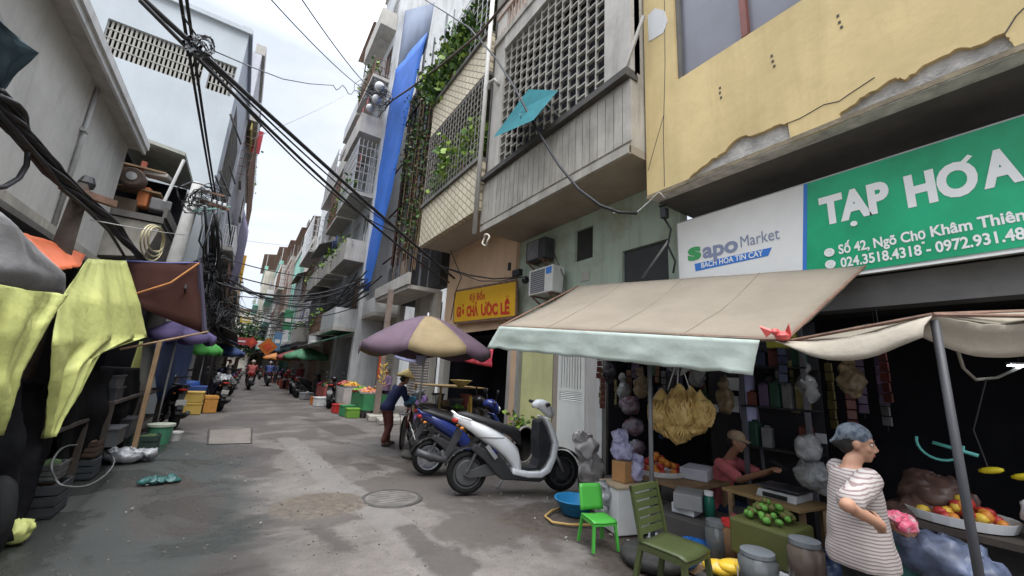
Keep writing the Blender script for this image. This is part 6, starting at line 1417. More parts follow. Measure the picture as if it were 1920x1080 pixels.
fuse('headscarf', MB().ball(P(0, -.022, .052), (.086 * .95, .098 * .95, .080 * .95), 18, R_).ball(P(0, -.075, .02), (.06, .05, .05), 12, R_).tube([P(0, -.11, .01), P(.02, -.15, -.03)], [.02, .012], 6), .010, scarf, W1, 3, .004)
pb2 = yp(1692, 980, .92)
lumps('pink_bag', 'small pink and white plastic bag of goods held in the striped woman\'s hands', 'bag', [(pb2, (.075, .05, .055)), (pb2 + V(.05, -.02, -.01), (.05, .045, .05)), (pb2 + V(-.06, .02, .03), (.05, .04, .035))], M('pink_plastic', (.58, .10, .17), .35, .3, 14, col2=(.5, .42, .42), mix=.45), 6, .12)
# seated woman in pink
Xp = 4.95
hd2, nk2, ch2, pe2 = xp(1382, 828, Xp), xp(1368, 858, 5.02), xp(1352, 890, 5.05), xp(1352, 946, 5.1)
f2 = V(.05, -1, 0).normalized(); r2 = V(f2.y, -f2.x, 0)
e1, w1_ = xp(1388, 900, 4.75), xp(1440, 884, 4.65); e2, w2_ = xp(1428, 890, 5.15), xp(1452, 880, 4.85)
k1, k2 = pe2 + f2 * .40 + r2 * .16 + V(0, 0, .02), pe2 + f2 * .42 - r2 * .14 + V(0, 0, .02)
l2 = [(k1, V(k1.x, k1.y, .09), V(k1.x, k1.y, .045) + f2 * .14), (k2, V(k2.x, k2.y, .09), V(k2.x, k2.y, .045) + f2 * .14)]
W2, P2, Rm2 = person('seated woman in pink t-shirt, jeans and beige cap with a phone', V(pe2.x, pe2.y, 0), pe2, ch2, nk2, hd2, f2, (.12, -.97, -.2), [(e1, w1_), (e2, w2_)], l2, .17, M('pink_cotton', (.50, .13, .145), .85, .1, 5), M('jeans_blue', (.028, .045, .10), .85, .2, 6), .95, .40, .04, .010, None, M('slipper', (.1, .08, .07), .8))
face(W2, P2, Rm2, .95); hairdo(W2, P2, Rm2, hair_m, .95, False)
cp = M('beige_cap', (.34, .25, .17), .85, .1, 8)
fuse('cap', MB().ball(P2(0, -.015, .055), (.085, .10, .075), 18, Rm2).ball(P2(0, .095, .035), (.07, .055, .010), 14, Rm2), .009, cp, W2, 3)
ST = T('plastic_stool', 'low dark plastic stool under the seated woman in pink', 'stool', (pe2.x, pe2.y, 0))
sz_ = pe2.z - .13
MB().box(pe2.x - .15, pe2.x + .15, pe2.y - .15, pe2.y + .15, sz_ - .03, sz_).build('seat', black, ST, bevel=.01)
for dx, dy in ((-1, -1), (1, -1), (-1, 1), (1, 1)): MB().beam((pe2.x + dx * .12, pe2.y + dy * .12, sz_ - .03), (pe2.x + dx * .16, pe2.y + dy * .16, .03), .03, .03).build('leg', black, ST)
tag(MB().obox(w2_ + V(.08, -.02, .035), (.075, .15, .01), Matrix.Rotation(.5, 3, 'X')).build('phone', black, None, bevel=.004), 'dark phone in the hand of the seated woman in pink', 'phone')
# woman with conical hat
g0 = gp(718, 836); f3 = V(.96, .22, 0).normalized(); r3 = V(f3.y, -f3.x, 0); b0 = V(g0.x, g0.y, 0)
pe3 = b0 + V(0, 0, .80); ch3 = pe3 + f3 * .16 + V(0, 0, .28); nk3 = pe3 + f3 * .27 + V(0, 0, .47); hd3 = nk3 + f3 * .10 + V(0, 0, .13)
hb3 = [b0 + f3 * .50 - r3 * .02 + V(0, 0, 1.03), b0 + f3 * .45 - r3 * .38 + V(0, 0, 1.03)]
arms3 = [(ch3 + r3 * .22 + f3 * .14 - V(0, 0, .10), hb3[0]), (ch3 - r3 * .22 + f3 * .14 - V(0, 0, .10), hb3[1])]
l3 = [(b0 + r3 * .09 + f3 * .06 + V(0, 0, .44), b0 + r3 * .09 - f3 * .06 + V(0, 0, .08), b0 + r3 * .09 + f3 * .10 + V(0, 0, .035)), (b0 - r3 * .09 + f3 * .10 + V(0, 0, .44), b0 - r3 * .09 + f3 * .14 + V(0, 0, .08), b0 - r3 * .09 + f3 * .3 + V(0, 0, .035))]
W3, P3, Rm3 = person('woman in conical hat, navy jacket and brown trousers pushing a bicycle', b0, pe3, ch3, nk3, hd3, f3, f3 - V(0, 0, .25), arms3, l3, .17, M('navy_jacket', (.012, .016, .062), .85, .2, 6), M('brown_trousers', (.115, .035, .028), .85, .2, 6), .98, .95, .06, .014, None, M('slipper', (.1, .08, .07), .8))
hairdo(W3, P3, Rm3, hair_m, .98, True)
hm_ = Rm3
MB().lathe([(.235, 0), (.12, .10), (.001, .20), (.10, .09), (.225, -.004), (.235, 0)], P3(0, -.01, .05), 24, Rm3).build('conical_hat', M('straw', (.66, .50, .19), .75, .15, 9, .2, bsc=60), W3)
for i, (c, nm, lab, m) in enumerate([(hb3[0] + f3 * .05 - V(0, 0, .12), 'blue_bag', 'light blue bag hanging on the bicycle handlebar', M('sky_plastic', (.11, .32, .52), .5)), (hb3[0] + f3 * .24 + V(0, 0, .02), 'white_bag', 'white crumpled bag in front of the bicycle handlebar', clear)]):
    lumps(nm, lab, 'bag', [(c, (.12, .11, .12)), (c + V(.06, -.04, .05), (.09, .08, .07))], m, 8 + i, .2)
# riders
def rider(label, s, top, pants, hel, bag=None):
    q = Vector(s.location); f = V(0, 1, 0); r = V(1, 0, 0); pe = q + V(0, .36, .90); ch = pe + V(0, .06, .30); nk = pe + V(0, .12, .50); hd = nk + V(0, .05, .15)
    ar = [(ch + r * .27 + f * .18 - V(0, 0, .08), q + V(.28, .86, 1.12)), (ch - r * .27 + f * .18 - V(0, 0, .08), q + V(-.28, .86, 1.12))]
    lg = [(pe + r * .2 + f * .38 - V(0, 0, .08), q + V(.17, .72, .36), q + V(.17, .90, .32)), (pe - r * .2 + f * .38 - V(0, 0, .08), q + V(-.17, .72, .36), q + V(-.17, .90, .32))]
    p, P_, Rr = person(label, q, pe, ch, nk, hd, f, f, ar, lg, .18, top, pants, 1.04, .95, .05, .02, None, black)
    fuse('helmet', MB().ball(P_(0, -.01, .04), (.115, .13, .115), 16, Rr).ball(P_(0, .08, .03), (.09, .06, .02), 10, Rr), .018, hel, p, 2)
    return p
rider('rider in a blue jacket and pale helmet heading away down the lane', RB_, M('blue_jacket', (.09, .13, .36), .8), M('dark_trousers', (.03, .03, .045), .85), M('helmet_pale', (.5, .5, .52), .35))
rider('rider in red top on the red scooter heading away down the lane', SR, M('coral_top', (.46, .12, .11), .8), M('dark_trousers', (.03, .03, .045), .85), M('helmet_cream', (.55, .48, .4), .35))
# stallholder
s0 = V(4.75, 15.6, 0); fs = V(-.9, -.45, 0).normalized(); rs_ = V(fs.y, -fs.x, 0)
sp0 = s0 + V(0, 0, .86)
lgs = [(s0 + rs_ * .1 * q + fs * .03 + V(0, 0, .45), s0 + rs_ * .1 * q + V(0, 0, .08), s0 + rs_ * .1 * q + fs * .15 + V(0, 0, .035)) for q in (1, -1)]
W5, P5, Rm5 = person('stallholder in a purple-grey top standing behind the fruit stall', s0, sp0, sp0 + V(0, 0, .3), sp0 + V(0, 0, .52), sp0 + fs * .03 + V(0, 0, .68), fs, fs, [(sp0 + rs_ * .26 + fs * .05 + V(0, 0, .2), sp0 + rs_ * .18 + fs * .32 + V(0, 0, .12)), (sp0 - rs_ * .26 + fs * .05 + V(0, 0, .2), sp0 - rs_ * .18 + fs * .32 + V(0, 0, .12))], lgs, .175, M('mauve_top', (.22, .14, .22), .85), M('dark_trousers', (.03, .03, .045), .85), 1.0, .7, .05, .016)
face(W5, P5, Rm5); hairdo(W5, P5, Rm5, M('grey_hair', (.12, .11, .105), .7), 1.0, False)
# ------------------------------------------------------------------ foreground goods under the awning
def chair(label, seat_c, ang, m, s=1.0, slats=5, kid=False):
    """Plastic chair; local +X is the way it faces."""
    t = T('plastic_chair', label, 'chair'); h = .44 * s; w_ = .21 * s; bh = .42 * s
    sm_ = MB(); rows = []
    for i in range(7):
        x = lerp(-.2, .22, i / 6) * s; rows.append([(x, lerp(-w_, w_, j / 6), h - .012 * s * math.sin(PI * j / 6) - (.02 * s * max(0, (i - 5)))) for j in range(7)])
    sm_.grid(rows).build('seat', m, t, True, solid=.018 * s)
    MB().box(-.2 * s, .2 * s, -w_, -w_ + .015, h - .06 * s, h - .01).box(-.2 * s, .2 * s, w_ - .015, w_, h - .06 * s, h - .01).box(.2 * s, .215 * s, -w_, w_, h - .07 * s, h - .02).build('seat_skirt', m, t)
    bk = MB()
    def bx(z): return -.2 * s - (z - h) * .22
    if kid:
        rows = []
        for i in range(7):
            z = h + .04 * s + bh * .92 * i / 6; rows.append([(bx(z) - .02 * s * math.cos(PI * (j / 6 - .5)), lerp(-w_, w_, j / 6) * (1 - .08 * (i / 6) ** 3), z) for j in range(7)])
        bk.grid(rows)
    else:
        for y in (-w_, w_ - .03 * s): bk.prism([(bx(h - .02), y, h - .02), (bx(h + bh), y, h + bh), (bx(h + bh) + .03, y, h + bh), (bx(h - .02) + .03, y, h - .02)], (0, .03 * s, 0))
        for i in range(slats):
            z0 = h + bh * (.10 + .155 * i); z1 = z0 + bh * .11
            bk.prism([(bx(z0), -w_ + .03 * s, z0), (bx(z0) + .014, -w_ + .03 * s, z0), (bx(z1) + .014, -w_ + .03 * s, z1), (bx(z1), -w_ + .03 * s, z1)], (0, 2 * w_ - .06 * s, 0))
        z0, z1 = h + bh * .88, h + bh; bk.prism([(bx(z0), -w_, z0), (bx(z0) + .02, -w_, z0), (bx(z1) + .02, -w_, z1), (bx(z1), -w_, z1)], (0, 2 * w_, 0))
    bk.build('backrest', m, t, kid, solid=.016 * s if kid else 0)
    for (x, y, dx, dy) in ((.19, 1, .04, .03), (.19, -1, .04, -.03), (-.19, 1, -.07, .03), (-.19, -1, -.07, -.03)):
        yy = y * (w_ - .025 * s); MB().prism([(x * s - .02 * s, yy - .02 * s, h - .02), (x * s + .02 * s, yy - .02 * s, h - .02), (x * s + .02 * s, yy + .02 * s, h - .02), (x * s - .02 * s, yy + .02 * s, h - .02)], (dx * s, dy * s, -h + .02 + .012)).build('leg', m, t)
    t.location = (seat_c[0], seat_c[1], .012); t.rotation_euler = (0, 0, ang); return t
gch = M('chair_green', (.06, .33, .045), .45, .08, 4, obj=True); och = M('chair_olive', (.048, .060, .020), .5, .15, 4, obj=True)
q = gp(1122, 972, .27); chair('small bright green plastic child chair beside the blue basin', q, rad(-106), gch, .62, kid=True)
q = gp(1262, 1012, .44); chair('olive green plastic chair with slatted back at the front of the shop goods', q, rad(-84), och, .9)
q = gp(1078, 965)
BS = T('basin', 'round blue plastic basin on the wet dirt by the green child chair', 'basin', q)
MB().lathe([(.001, .012), (.17, .012), (.235, .165), (.255, .17), (.255, .155), (.228, .15), (.165, .0)], q + V(0, 0, .02), 28).build('body', M('basin_blue', (.03, .25, .50), .4, .08, 3), BS, True)
hs = [gp(1062, 950, .03), gp(1035, 958, .03), gp(1022, 968, .03), gp(1036, 980, .03), gp(1070, 984, .03), gp(1110, 985, .03)]
tag(MB().tube([p + V(0, 0, .004 * (i % 2)) for i, p in enumerate(hs)], .014, 7).build('hose', M('yellow_hose', (.42, .27, .09), .6), None, True), 'yellow hose curled on the ground under the blue basin', 'hose')
q = gp(1130, 940); sc_ = M('woven_sack', (.58, .54, .52), .85, .15, 8, .3, bsc=60)
lumps('sack', 'big pale woven sack slumped against the door post', 'sack', [((q.x + .35, q.y + .6, .26), (.22, .2, .26)), ((q.x + .28, q.y + .64, .55), (.19, .17, .2)), ((q.x + .18, q.y + .66, .72), (.13, .10, .09))], sc_, 12, .2)
q = gp(1095, 925); bucket('squat grey green pot behind the front wheel of the white scooter', (q.x + .25, q.y + .25, .01), .13, .3, M('pot_grey', (.12, .13, .10), .8), handle=False, name='pot')
# hanging yellow bags
bc = xp(1275, 775, 4.3)
HB = T('hanging_bags', 'cluster of clear bags of yellow noodles hung under the awning', 'bags', bc + V(0, 0, .55))
yb_m = M('noodle_yellow', (.60, .42, .155), .35, .25, 9, .5, spec=.6, bsc=18, col2=(.42, .25, .08), mix=.42); rn = random.Random(4)
for i, (dx, dy, dz, rx_, rz_) in enumerate([(-.05, .20, .0, .13, .27), (.0, .05, -.05, .15, .30), (.08, -.10, .03, .14, .29), (.1, .12, -.02, .12, .26), (-.06, -.03, .08, .13, .27), (.05, -.22, .06, .11, .22)]):
    c = bc + V(dx, dy, dz); mb = MB(); n_ = 18
    rows = []
    for k in range(12):
        t = k / 11; rr = rx_ * (math.sin(PI * min(1, t * 1.02)) ** .55) * (1.0 if t < .6 else lerp(1, .25, (t - .6) / .4)) + .008
        rows.append([(c.x + rr * (1 + .10 * math.sin(5 * g + k + i)) * math.cos(g), c.y + rr * 1.15 * (1 + .10 * math.sin(7 * g + i)) * math.sin(g), c.z - rz_ + 2 * rz_ * t) for g in [2 * PI * j / n_ for j in range(n_ + 1)]])
    rows = [[Vector(p) + Vector((noise.noise(Vector(p) * 11), noise.noise(Vector(p) * 11 + Vector((5, 0, 3))), noise.noise(Vector(p) * 9 + Vector((0, 8, 1))))) * .05 for p in r_] for r_ in rows]
    for r_ in rows: r_[-1] = r_[0].copy()
    b_ = mb.grid(rows).build('noodle_bag', yb_m, HB, True); ns = MB()
    for j in range(40):
        g = rn.uniform(0, 6.28); pts = []
        for k in range(7):
            t = .12 + .62 * k / 6; rr = rx_ * rn.uniform(.98, 1.14) * (math.sin(PI * min(1, t * 1.02)) ** .4) * (1.0 if t < .6 else lerp(1, .25, (t - .6) / .4)) + .008; g2 = g + .25 * math.sin(k * 1.3 + j); pts.append((c.x + rr * math.cos(g2), c.y + rr * 1.15 * math.sin(g2), c.z - rz_ + 2 * rz_ * t))
        ns.tube(pts, rn.uniform(.006, .012), 5)
    o_ = ns.build('noodles', yb_m if j % 2 else M('noodle_pale', (.66, .52, .27), .35, .2, 9), b_, True)
MB().tube([bc + V(.0, .03, .25), bc + V(.02, .0, .62), bc + V(.0, 0, .95)], .008, 5).tube([bc + V(.05, -.1, .28), bc + V(.03, 0, .62)], .007, 5).tube([bc + V(-.02, .14, .25), bc + V(.0, .01, .62)], .007, 5).ball(bc + V(.01, .01, .58), (.05, .05, .06), 8).build('string', white_p, HB, True)
tp = MB()
for i in range(9): a = rn.uniform(0, 6); tp.prism([bc + V(.03 * math.cos(a), .03 * math.sin(a), .42), bc + V(.12 * math.cos(a), .14 * math.sin(a), .58), bc + V(.12 * math.cos(a + .4), .14 * math.sin(a + .4), .50)], (.004, .004, 0))
tp.build('bag_top', clear, HB)

# the goods in front: boxes, jars, trays
def jar(label, c, r, h, m, lid, name='jar'):
    j = T(name, label, 'jar', c); c = Vector(c)
    MB().lathe([(.001, 0), (r, 0), (r, h * .82), (r * .8, h * .9), (r * .8, h)], c, 18).build('body', m, j, True); MB().lathe([(r * .86, h * .93), (r * .86, h * 1.06), (.001, h * 1.07)], c, 18).build('lid', lid, j)
    return j
def carton(label, c, s_, rz, m, lid=None, cat='box', name='carton'):
    b_ = T(name, label, cat, c); c = Vector(c); MB().obox(c + V(0, 0, s_[2] / 2), s_, rz).build('body', m, b_, bevel=.008)
    if lid: MB().obox(c + V(0, 0, s_[2] + .012), (s_[0] + .03, s_[1] + .03, .024), rz).build('lid', lid, b_, bevel=.004)
    return b_
wfoam = M('white_foam', (.60, .60, .59), .7, .06, 4); plank = M('plank_pale', (.42, .33, .22), .75, .2, 5)
q = gp(1180, 1012); bx_ = carton('white foam box with red straps and a wooden board on top beside the child chair', (q.x + .17, q.y + .2, .012), (.42, .34, .46), -.25, wfoam, plank)
for dy in (-.08, .12):
    MB().obox((q.x + .17 - .215, q.y + .2 + dy + .03, .30), (.012, .03, .22), -.25).build('strap', redp, bx_)
q2 = V(q.x + .2, q.y + .22, .50)
carton('orange carton standing on the white foam box', q2 + V(.0, .02, 0), (.22, .18, .22), .1, M('orange_carton', (.42, .22, .09), .8)); lumps('plastic_bag', 'clear and violet plastic bag heaped on the orange carton', 'bag', [(q2 + V(0, .05, .33), (.13, .13, .12)), (q2 + V(-.02, .06, .46), (.10, .10, .10)), (q2 + V(.1, -.08, .15), (.08, .08, .15))], M('violet_bag', (.33, .32, .46), .35, .35, 10, .3, col2=(.10, .10, .25), mix=.4), 3, .15)
lumps('plastic_bag', 'crumpled clear bag hanging from the side of the white foam box', 'bag', [((q.x - .08, q.y + .32, .34), (.09, .10, .16)), ((q.x - .1, q.y + .3, .2), (.07, .08, .1))], clear, 5, .15)
# low table with oranges tray behind pole
TB = T('low_table', 'low dark table behind the awning pole carrying trays', 'table', (4.55, 3.2, 0))
MB().box(4.15, 5.0, 2.75, 3.75, .50, .54).build('tabletop', wood, TB)
for (x, y) in ((4.2, 2.8), (4.95, 2.8), (4.2, 3.7), (4.95, 3.7)): MB().box(x - .02, x + .02, y - .02, y + .02, .01, .50).build('leg', wood, TB)
def heap(label, c, rx_, ry_, n, r, mats, seed, name='fruit_heap', cat='fruit', tray=None):
    rn = random.Random(seed); h = T(name, label, cat, c); c = Vector(c)
    if tray: MB().lathe([(.001, .005), (1, .005), (1.12, .06), (1.16, .06), (1.05, -.0)], c, 20, None, rx_, ry_).build('tray', tray, h)
    for k, m in enumerate(mats):
        mb = MB()
        for i in range(n // len(mats)):
            a, q_ = rn.uniform(0, 2 * PI), rn.uniform(0, 1) ** .6; x, y = rx_ * q_ * math.cos(a) * .9, ry_ * q_ * math.sin(a) * .9
            z = r + (1 - q_) * min(rx_, ry_) * .7 * rn.uniform(.3, 1); mb.ball(c + V(x, y, z), (r * rn.uniform(.8, 1.1), r * rn.uniform(.8, 1.1), r * rn.uniform(.75, 1)), 8)
        o_ = mb.build('pieces', m, h, True); o_['kind'] = 'stuff'
    return h
orange = M('orange_fruit', (.56, .20, .03), .5, .15, 9); redf = M('red_fruit', (.40, .035, .03), .45, .2, 9); greenf = M('green_veg', (.10, .26, .04), .6, .3, 9); yelf = M('yellow_fruit', (.62, .42, .05), .5, .15, 9); purp = M('purple_veg', (.13, .05, .12), .5, .2, 9); pinkf = M('pink_fruit', (.55, .22, .2), .5, .2, 9)
heap('tray of orange fruit on the low table by the pole', (4.5, 3.35, .545), .3, .28, 40, .042, [orange, redf], 3, tray=white_p)
carton('shallow white basket set behind the orange fruit tray', (4.75, 3.0, .545), (.4, .3, .12), .3, M('basket_white', (.45, .46, .52), .6))
for (nm, lab, px, py, z, s_, rz, m) in [
    ('glass_case', 'slanted glass-topped case leaning behind the olive chair', 1292, 945, .42, (.34, .26, .14), .5, M('case_grey', (.22, .22, .22), .4)),
    ('paper_stack', 'stack of white and blue papers behind the olive chair', 1290, 968, .36, (.26, .22, .09), .2, M('paper_white', (.55, .56, .60), .8))]:
    q = xp(px, py, 4.0); carton(lab, (q.x, q.y, z), s_, rz, m, None, 'case' if nm[0] == 'g' else 'papers', nm)
q = xp(1292, 945, 4.0); CT = carton('dark crate under the papers and the glass-topped case', (q.x + .05, q.y, .012), (.6, .6, .34), .2, M('crate_dark', (.06, .055, .05), .8), None, 'crate', 'crate')
gls = M('clear_jar', (.085, .09, .09), .12, .2, 4, spec=.7); lidg = M('lid_grey', (.13, .14, .15), .5)
for i, (px, py, X_, r, h, m, ld, lab) in enumerate([
    (1345, 1015, 3.75, .10, .30, gls, lidg, 'tall clear jar with a grey lid right of the olive chair'), (1375, 1018, 3.8, .10, .32, M('jar_brown', (.16, .09, .05), .2), redp, 'brown jar with a red lid beside the tall clear jar'),
    (1398, 985, 3.9, .11, .22, M('jar_red', (.26, .06, .07), .4, .4, 12), black, 'red-filled jar with a black lid in front of the weighing table'), (1330, 955, 4.1, .05, .30, M('bottle_green', (.02, .13, .09), .2), white_p, 'green bottle standing behind the jars'),
    (1422, 1065, 3.35, .13, .2, gls, lidg, 'wide glass jar at the very front edge of the goods'), (1512, 1052, 3.45, .11, .24, M('jar_dark', (.10, .075, .06), .25), lidg, 'dark glass jar near the striped woman\'s hip')]):
    q = xp(px, py, X_); jar(lab, (q.x, q.y, max(.012, q.z - h / 2)), r, h, m, ld, 'bottle' if 'bottle' in lab else 'jar')
q = xp(1348, 1035, 3.75); carton('low brown bench board carrying the glass jars', (q.x + .1, q.y, .012), (.6, .4, max(.05, xp(1345, 1015, 3.75).z - .17)), .0, wood, None, 'bench', 'bench')
q = gp(1445, 1075, .0); q = xp(1450, 1045, 3.55); carton('white foam box under the olive tub', (q.x, q.y, .012), (.42, .36, .30), .1, wfoam)
q = xp(1445, 985, 3.75); OT = T('tub', 'square olive green tub of greens before the weighing table', 'tub', (q.x, q.y, .32)); MB().prism([(q.x - .22, q.y - .22, .32), (q.x + .22, q.y - .22, .32), (q.x + .22, q.y + .22, .32), (q.x - .22, q.y + .22, .32)], (0, 0, .26)).build('body', M('olive_tub', (.075, .08, .022), .6), OT, bevel=.02)
heap('pile of chopped greens in the olive tub', (q.x, q.y, .585), .19, .19, 60, .03, [greenf, M('olive_leaf', (.10, .10, .025), .7)], 8, 'greens_heap', 'greens')
q = xp(1362, 1050, 3.4); yk = M('yellow_packet', (.60, .38, .03), .35, .3, 14, col2=(.55, .5, .4), mix=.35)
for i in range(3):
    c = V(q.x + .05 * i, q.y - .09 * i + .06, .22 + .03 * i); tag(MB().ball(c, (.09, .13, .05), 12, Matrix.Rotation(.5 + .4 * i, 3, 'Z')).build('snack_packet', yk, None, True), ['yellow snack packet nearest the olive chair', 'yellow snack packet in the middle of the three', 'yellow snack packet nearest the white foam box'][i], 'packet')
carton('shallow dark carton under the yellow snack packets', (q.x + .04, q.y - .02, .012), (.42, .4, .16), .1, M('crate_dark', (.06, .055, .05)))
q = gp(1300, 1070); lumps('blue_bag', 'blue plastic water bag lying under the olive chair', 'bag', [((q.x + .02, q.y, .13), (.16, .14, .12)), ((q.x + .18, q.y - .12, .12), (.12, .12, .11))], M('blue_plastic', (.02, .13, .42), .3, .3, 9), 9, .15)
q = gp(1245, 1045); lumps('plastic_bag', 'small white plastic bag under the olive chair legs', 'bag', [((q.x + .12, q.y + .15, .1), (.11, .1, .09))], clear, 10, .2)
# weighing table
wt = xp(1452, 932, 4.35)
WT = T('weighing_table', 'small wooden table with the weighing scale', 'table', (wt.x, wt.y, 0))
rz_ = rad(-8)
MB().obox((wt.x, wt.y, wt.z), (.5, .72, .03), rz_).build('tabletop', M('table_ply', (.30, .20, .09), .6, .15, 4), WT, bevel=.004)
for dx, dy in ((-.2, -.3), (.2, -.3), (-.2, .3), (.2, .3)): MB().box(wt.x + dx - .02, wt.x + dx + .02, wt.y + dy - .02, wt.y + dy + .02, .03, wt.z - .015).build('leg', wood, WT)
sc0 = V(wt.x, wt.y - .08, wt.z + .016)
SC = T('weighing_scale', 'black and white electronic weighing scale on the small table', 'scale', sc0)
MB().prism([sc0 + V(-.17, y, 0) for y in (-.17, .17)] + [sc0 + V(-.13, .16, .06), sc0 + V(-.13, -.16, .06)], (.34, 0, 0)).build('body', M('scale_white', (.5, .5, .5), .5), SC, bevel=.01)
MB().obox(sc0 + V(.02, 0, .085), (.30, .36, .018)).build('pan', M('scale_pan', (.05, .05, .06), .4), SC, bevel=.005); MB().obox(sc0 + V(-.172, 0, .03), (.01, .2, .035)).build('display', black, SC)
carton('brown carton at the end of the weighing table', (wt.x + .1, wt.y - .5, wt.z - .2), (.3, .24, .2), .1, M('brown_carton', (.22, .15, .08), .8)); carton('stool block carrying the brown carton', (wt.x + .1, wt.y - .5, .03), (.3, .26, wt.z - .235), .1, M('crate_dark', (.06, .055, .05)), None, 'block', 'block')
lumps('plastic_bag', 'dark blue bags piled below the weighing table', 'bag', [((wt.x - .2, wt.y - .1, .22), (.16, .25, .16)), ((wt.x - .15, wt.y - .4, .2), (.14, .16, .14))], M('navy_bag', (.03, .05, .11), .35), 15, .2)
lumps('plastic_bag', 'clear white bags hung beside the striped woman\'s head', 'bag', [(xp(1515, 840, 4.3), (.09, .10, .12)), (xp(1522, 890, 4.3), (.10, .13, .12)), (xp(1545, 905, 4.35), (.08, .09, .10))], clear, 16, .2)
# papers, shelves and racks at the back
for i, (px, py, w_, h, lab) in enumerate([(1373, 720, .19, .16, 'white paper notice on the dark rack, topmost'), (1372, 757, .18, .2, 'white paper notice on the dark rack, below the topmost'), (1338, 765, .14, .1, 'small white card left of the lower notice'), (1400, 752, .12, .16, 'white card right of the lower notice'), (1540, 822, .10, .10, 'small white square card behind the striped woman\'s head')]):
    q = xp(px, py, 5.38); tag(MB().box(q.x - .006, q.x, q.y - w_ / 2, q.y + w_ / 2, q.z - h / 2, q.z + h / 2).build('paper_notice', M('paper_white', (.55, .56, .60)), None), lab, 'notice')
RK = T('goods_rack', 'tall dark display rack of small goods behind the weighing table', 'rack', (5.5, 2.3, 0))
MB().box(5.4, 5.44, 1.9, 3.2, .03, 2.4).build('back_panel', M('rack_dark', (.018, .018, .022), .8), RK)
for z in (.5, .95, 1.4, 1.85): MB().box(5.05, 5.4, 1.9, 2.6, z, z + .02).build('shelf', M('rack_dark', (.018, .018, .022)), RK)
MB().box(5.05, 5.1, 2.56, 2.6, .03, 2.4).box(5.05, 5.1, 1.9, 1.94, .03, 2.4).build('upright', M('rack_grey', (.10, .10, .12), .6), RK)
rn = random.Random(6); cols = [(.12, .03, .025), (.04, .05, .10), (.16, .13, .05), (.15, .15, .16), (.025, .07, .05), (.08, .05, .10)]
for zi, z in enumerate((.97, 1.42, 1.87)):
    for k in range(5):
        if rn.random() < .3: continue
        y = 1.98 + .13 * k; c = cols[(k + zi * 2) % 6]; h = rn.uniform(.14, .3); cn = ['red', 'navy', 'yellow', 'pale', 'green', 'violet'][(k + zi * 2) % 6]
        tag(MB().obox((5.16, y, z + h / 2), (.12, .10, h), rn.uniform(-.3, .3)).obox((5.16, y, z + h + .012), (.06, .05, .024)).build('packet', M('pack_' + cn, c, .5, .2, 9), None, bevel=.006), '%s packet on the %s shelf of the dark rack, number %s from the near end' % (cn, ['lower', 'middle', 'upper'][zi], ['one', 'two', 'three', 'four', 'five'][k]), 'packet')
tag(MB().obox((5.1, 2.1, 2.18), (.16, .3, .2)).obox((5.08, 2.1, 2.29), (.1, .2, .02)).build('yellow_box', M('yellow_pack', (.42, .42, .06), .5), None, bevel=.01), 'yellow green box on top of the dark display rack', 'box')
tag(MB().tube([xp(1400, 700, 5.2), xp(1402, 760, 5.2), xp(1410, 830, 5.2)], [.08, .10, .06], 10).build('hanging_shirt', M('lavender_cloth', (.40, .40, .62)), None, True), 'pale lavender cloth hanging beside the notices', 'cloth')
tag(MB().tube([xp(1400, 700, 5.3), xp(1418, 760, 5.3), xp(1432, 880, 5.3)], .02, 6).build('curtain_pole', M('rack_grey', (.10, .10, .12)), None), 'thin grey pole beside the hanging lavender cloth', 'pole')
lumps('bag_cluster', 'cluster of red and pale plastic bags hanging in the shop mouth', 'bags', [(xp(1180, 760, 5.1), (.12, .16, .14)), (xp(1188, 800, 5.1), (.12, .15, .13)), (xp(1195, 840, 5.1), (.10, .12, .12))], M('mixed_bags', (.17, .16, .19), .4, .5, 7, col2=(.14, .035, .045), mix=.45), 18, .25)
# dense small goods hanging and heaped in the shop mouth
rn = random.Random(15); pcol = [(.09, .02, .016), (.025, .035, .08), (.11, .09, .03), (.12, .12, .125), (.02, .06, .035), (.06, .035, .07), (.10, .05, .03)]
pm_ = [M('sachet_%d' % i, c, .4, .3, 12) for i, c in enumerate(pcol)]
for i in range(32):
    y = rn.uniform(1.2, 5.0); x = rn.uniform(5.0, 5.8); z = rn.uniform(1.5, 2.3); st_ = T('sachet_strip', 'strip of small packets hanging in the shop mouth among many others', 'packets', (x, y, z), 'packet strips hanging in the shop mouth'); n_ = rn.randint(4, 8); a = rn.uniform(-.5, .5); m = pm_[i % 7]
    k_ = MB()
    for k in range(n_): k_.obox((x + .01 * math.sin(k), y, z - .10 * k), (.02, .085, .09), a + .2 * math.sin(k * 2.1))
    k_.build('packets', m, st_, bevel=.006); MB().tube([(x, y, z + .4), (x, y, z - .1 * n_)], .004, 4).build('string', cable_m, st_)
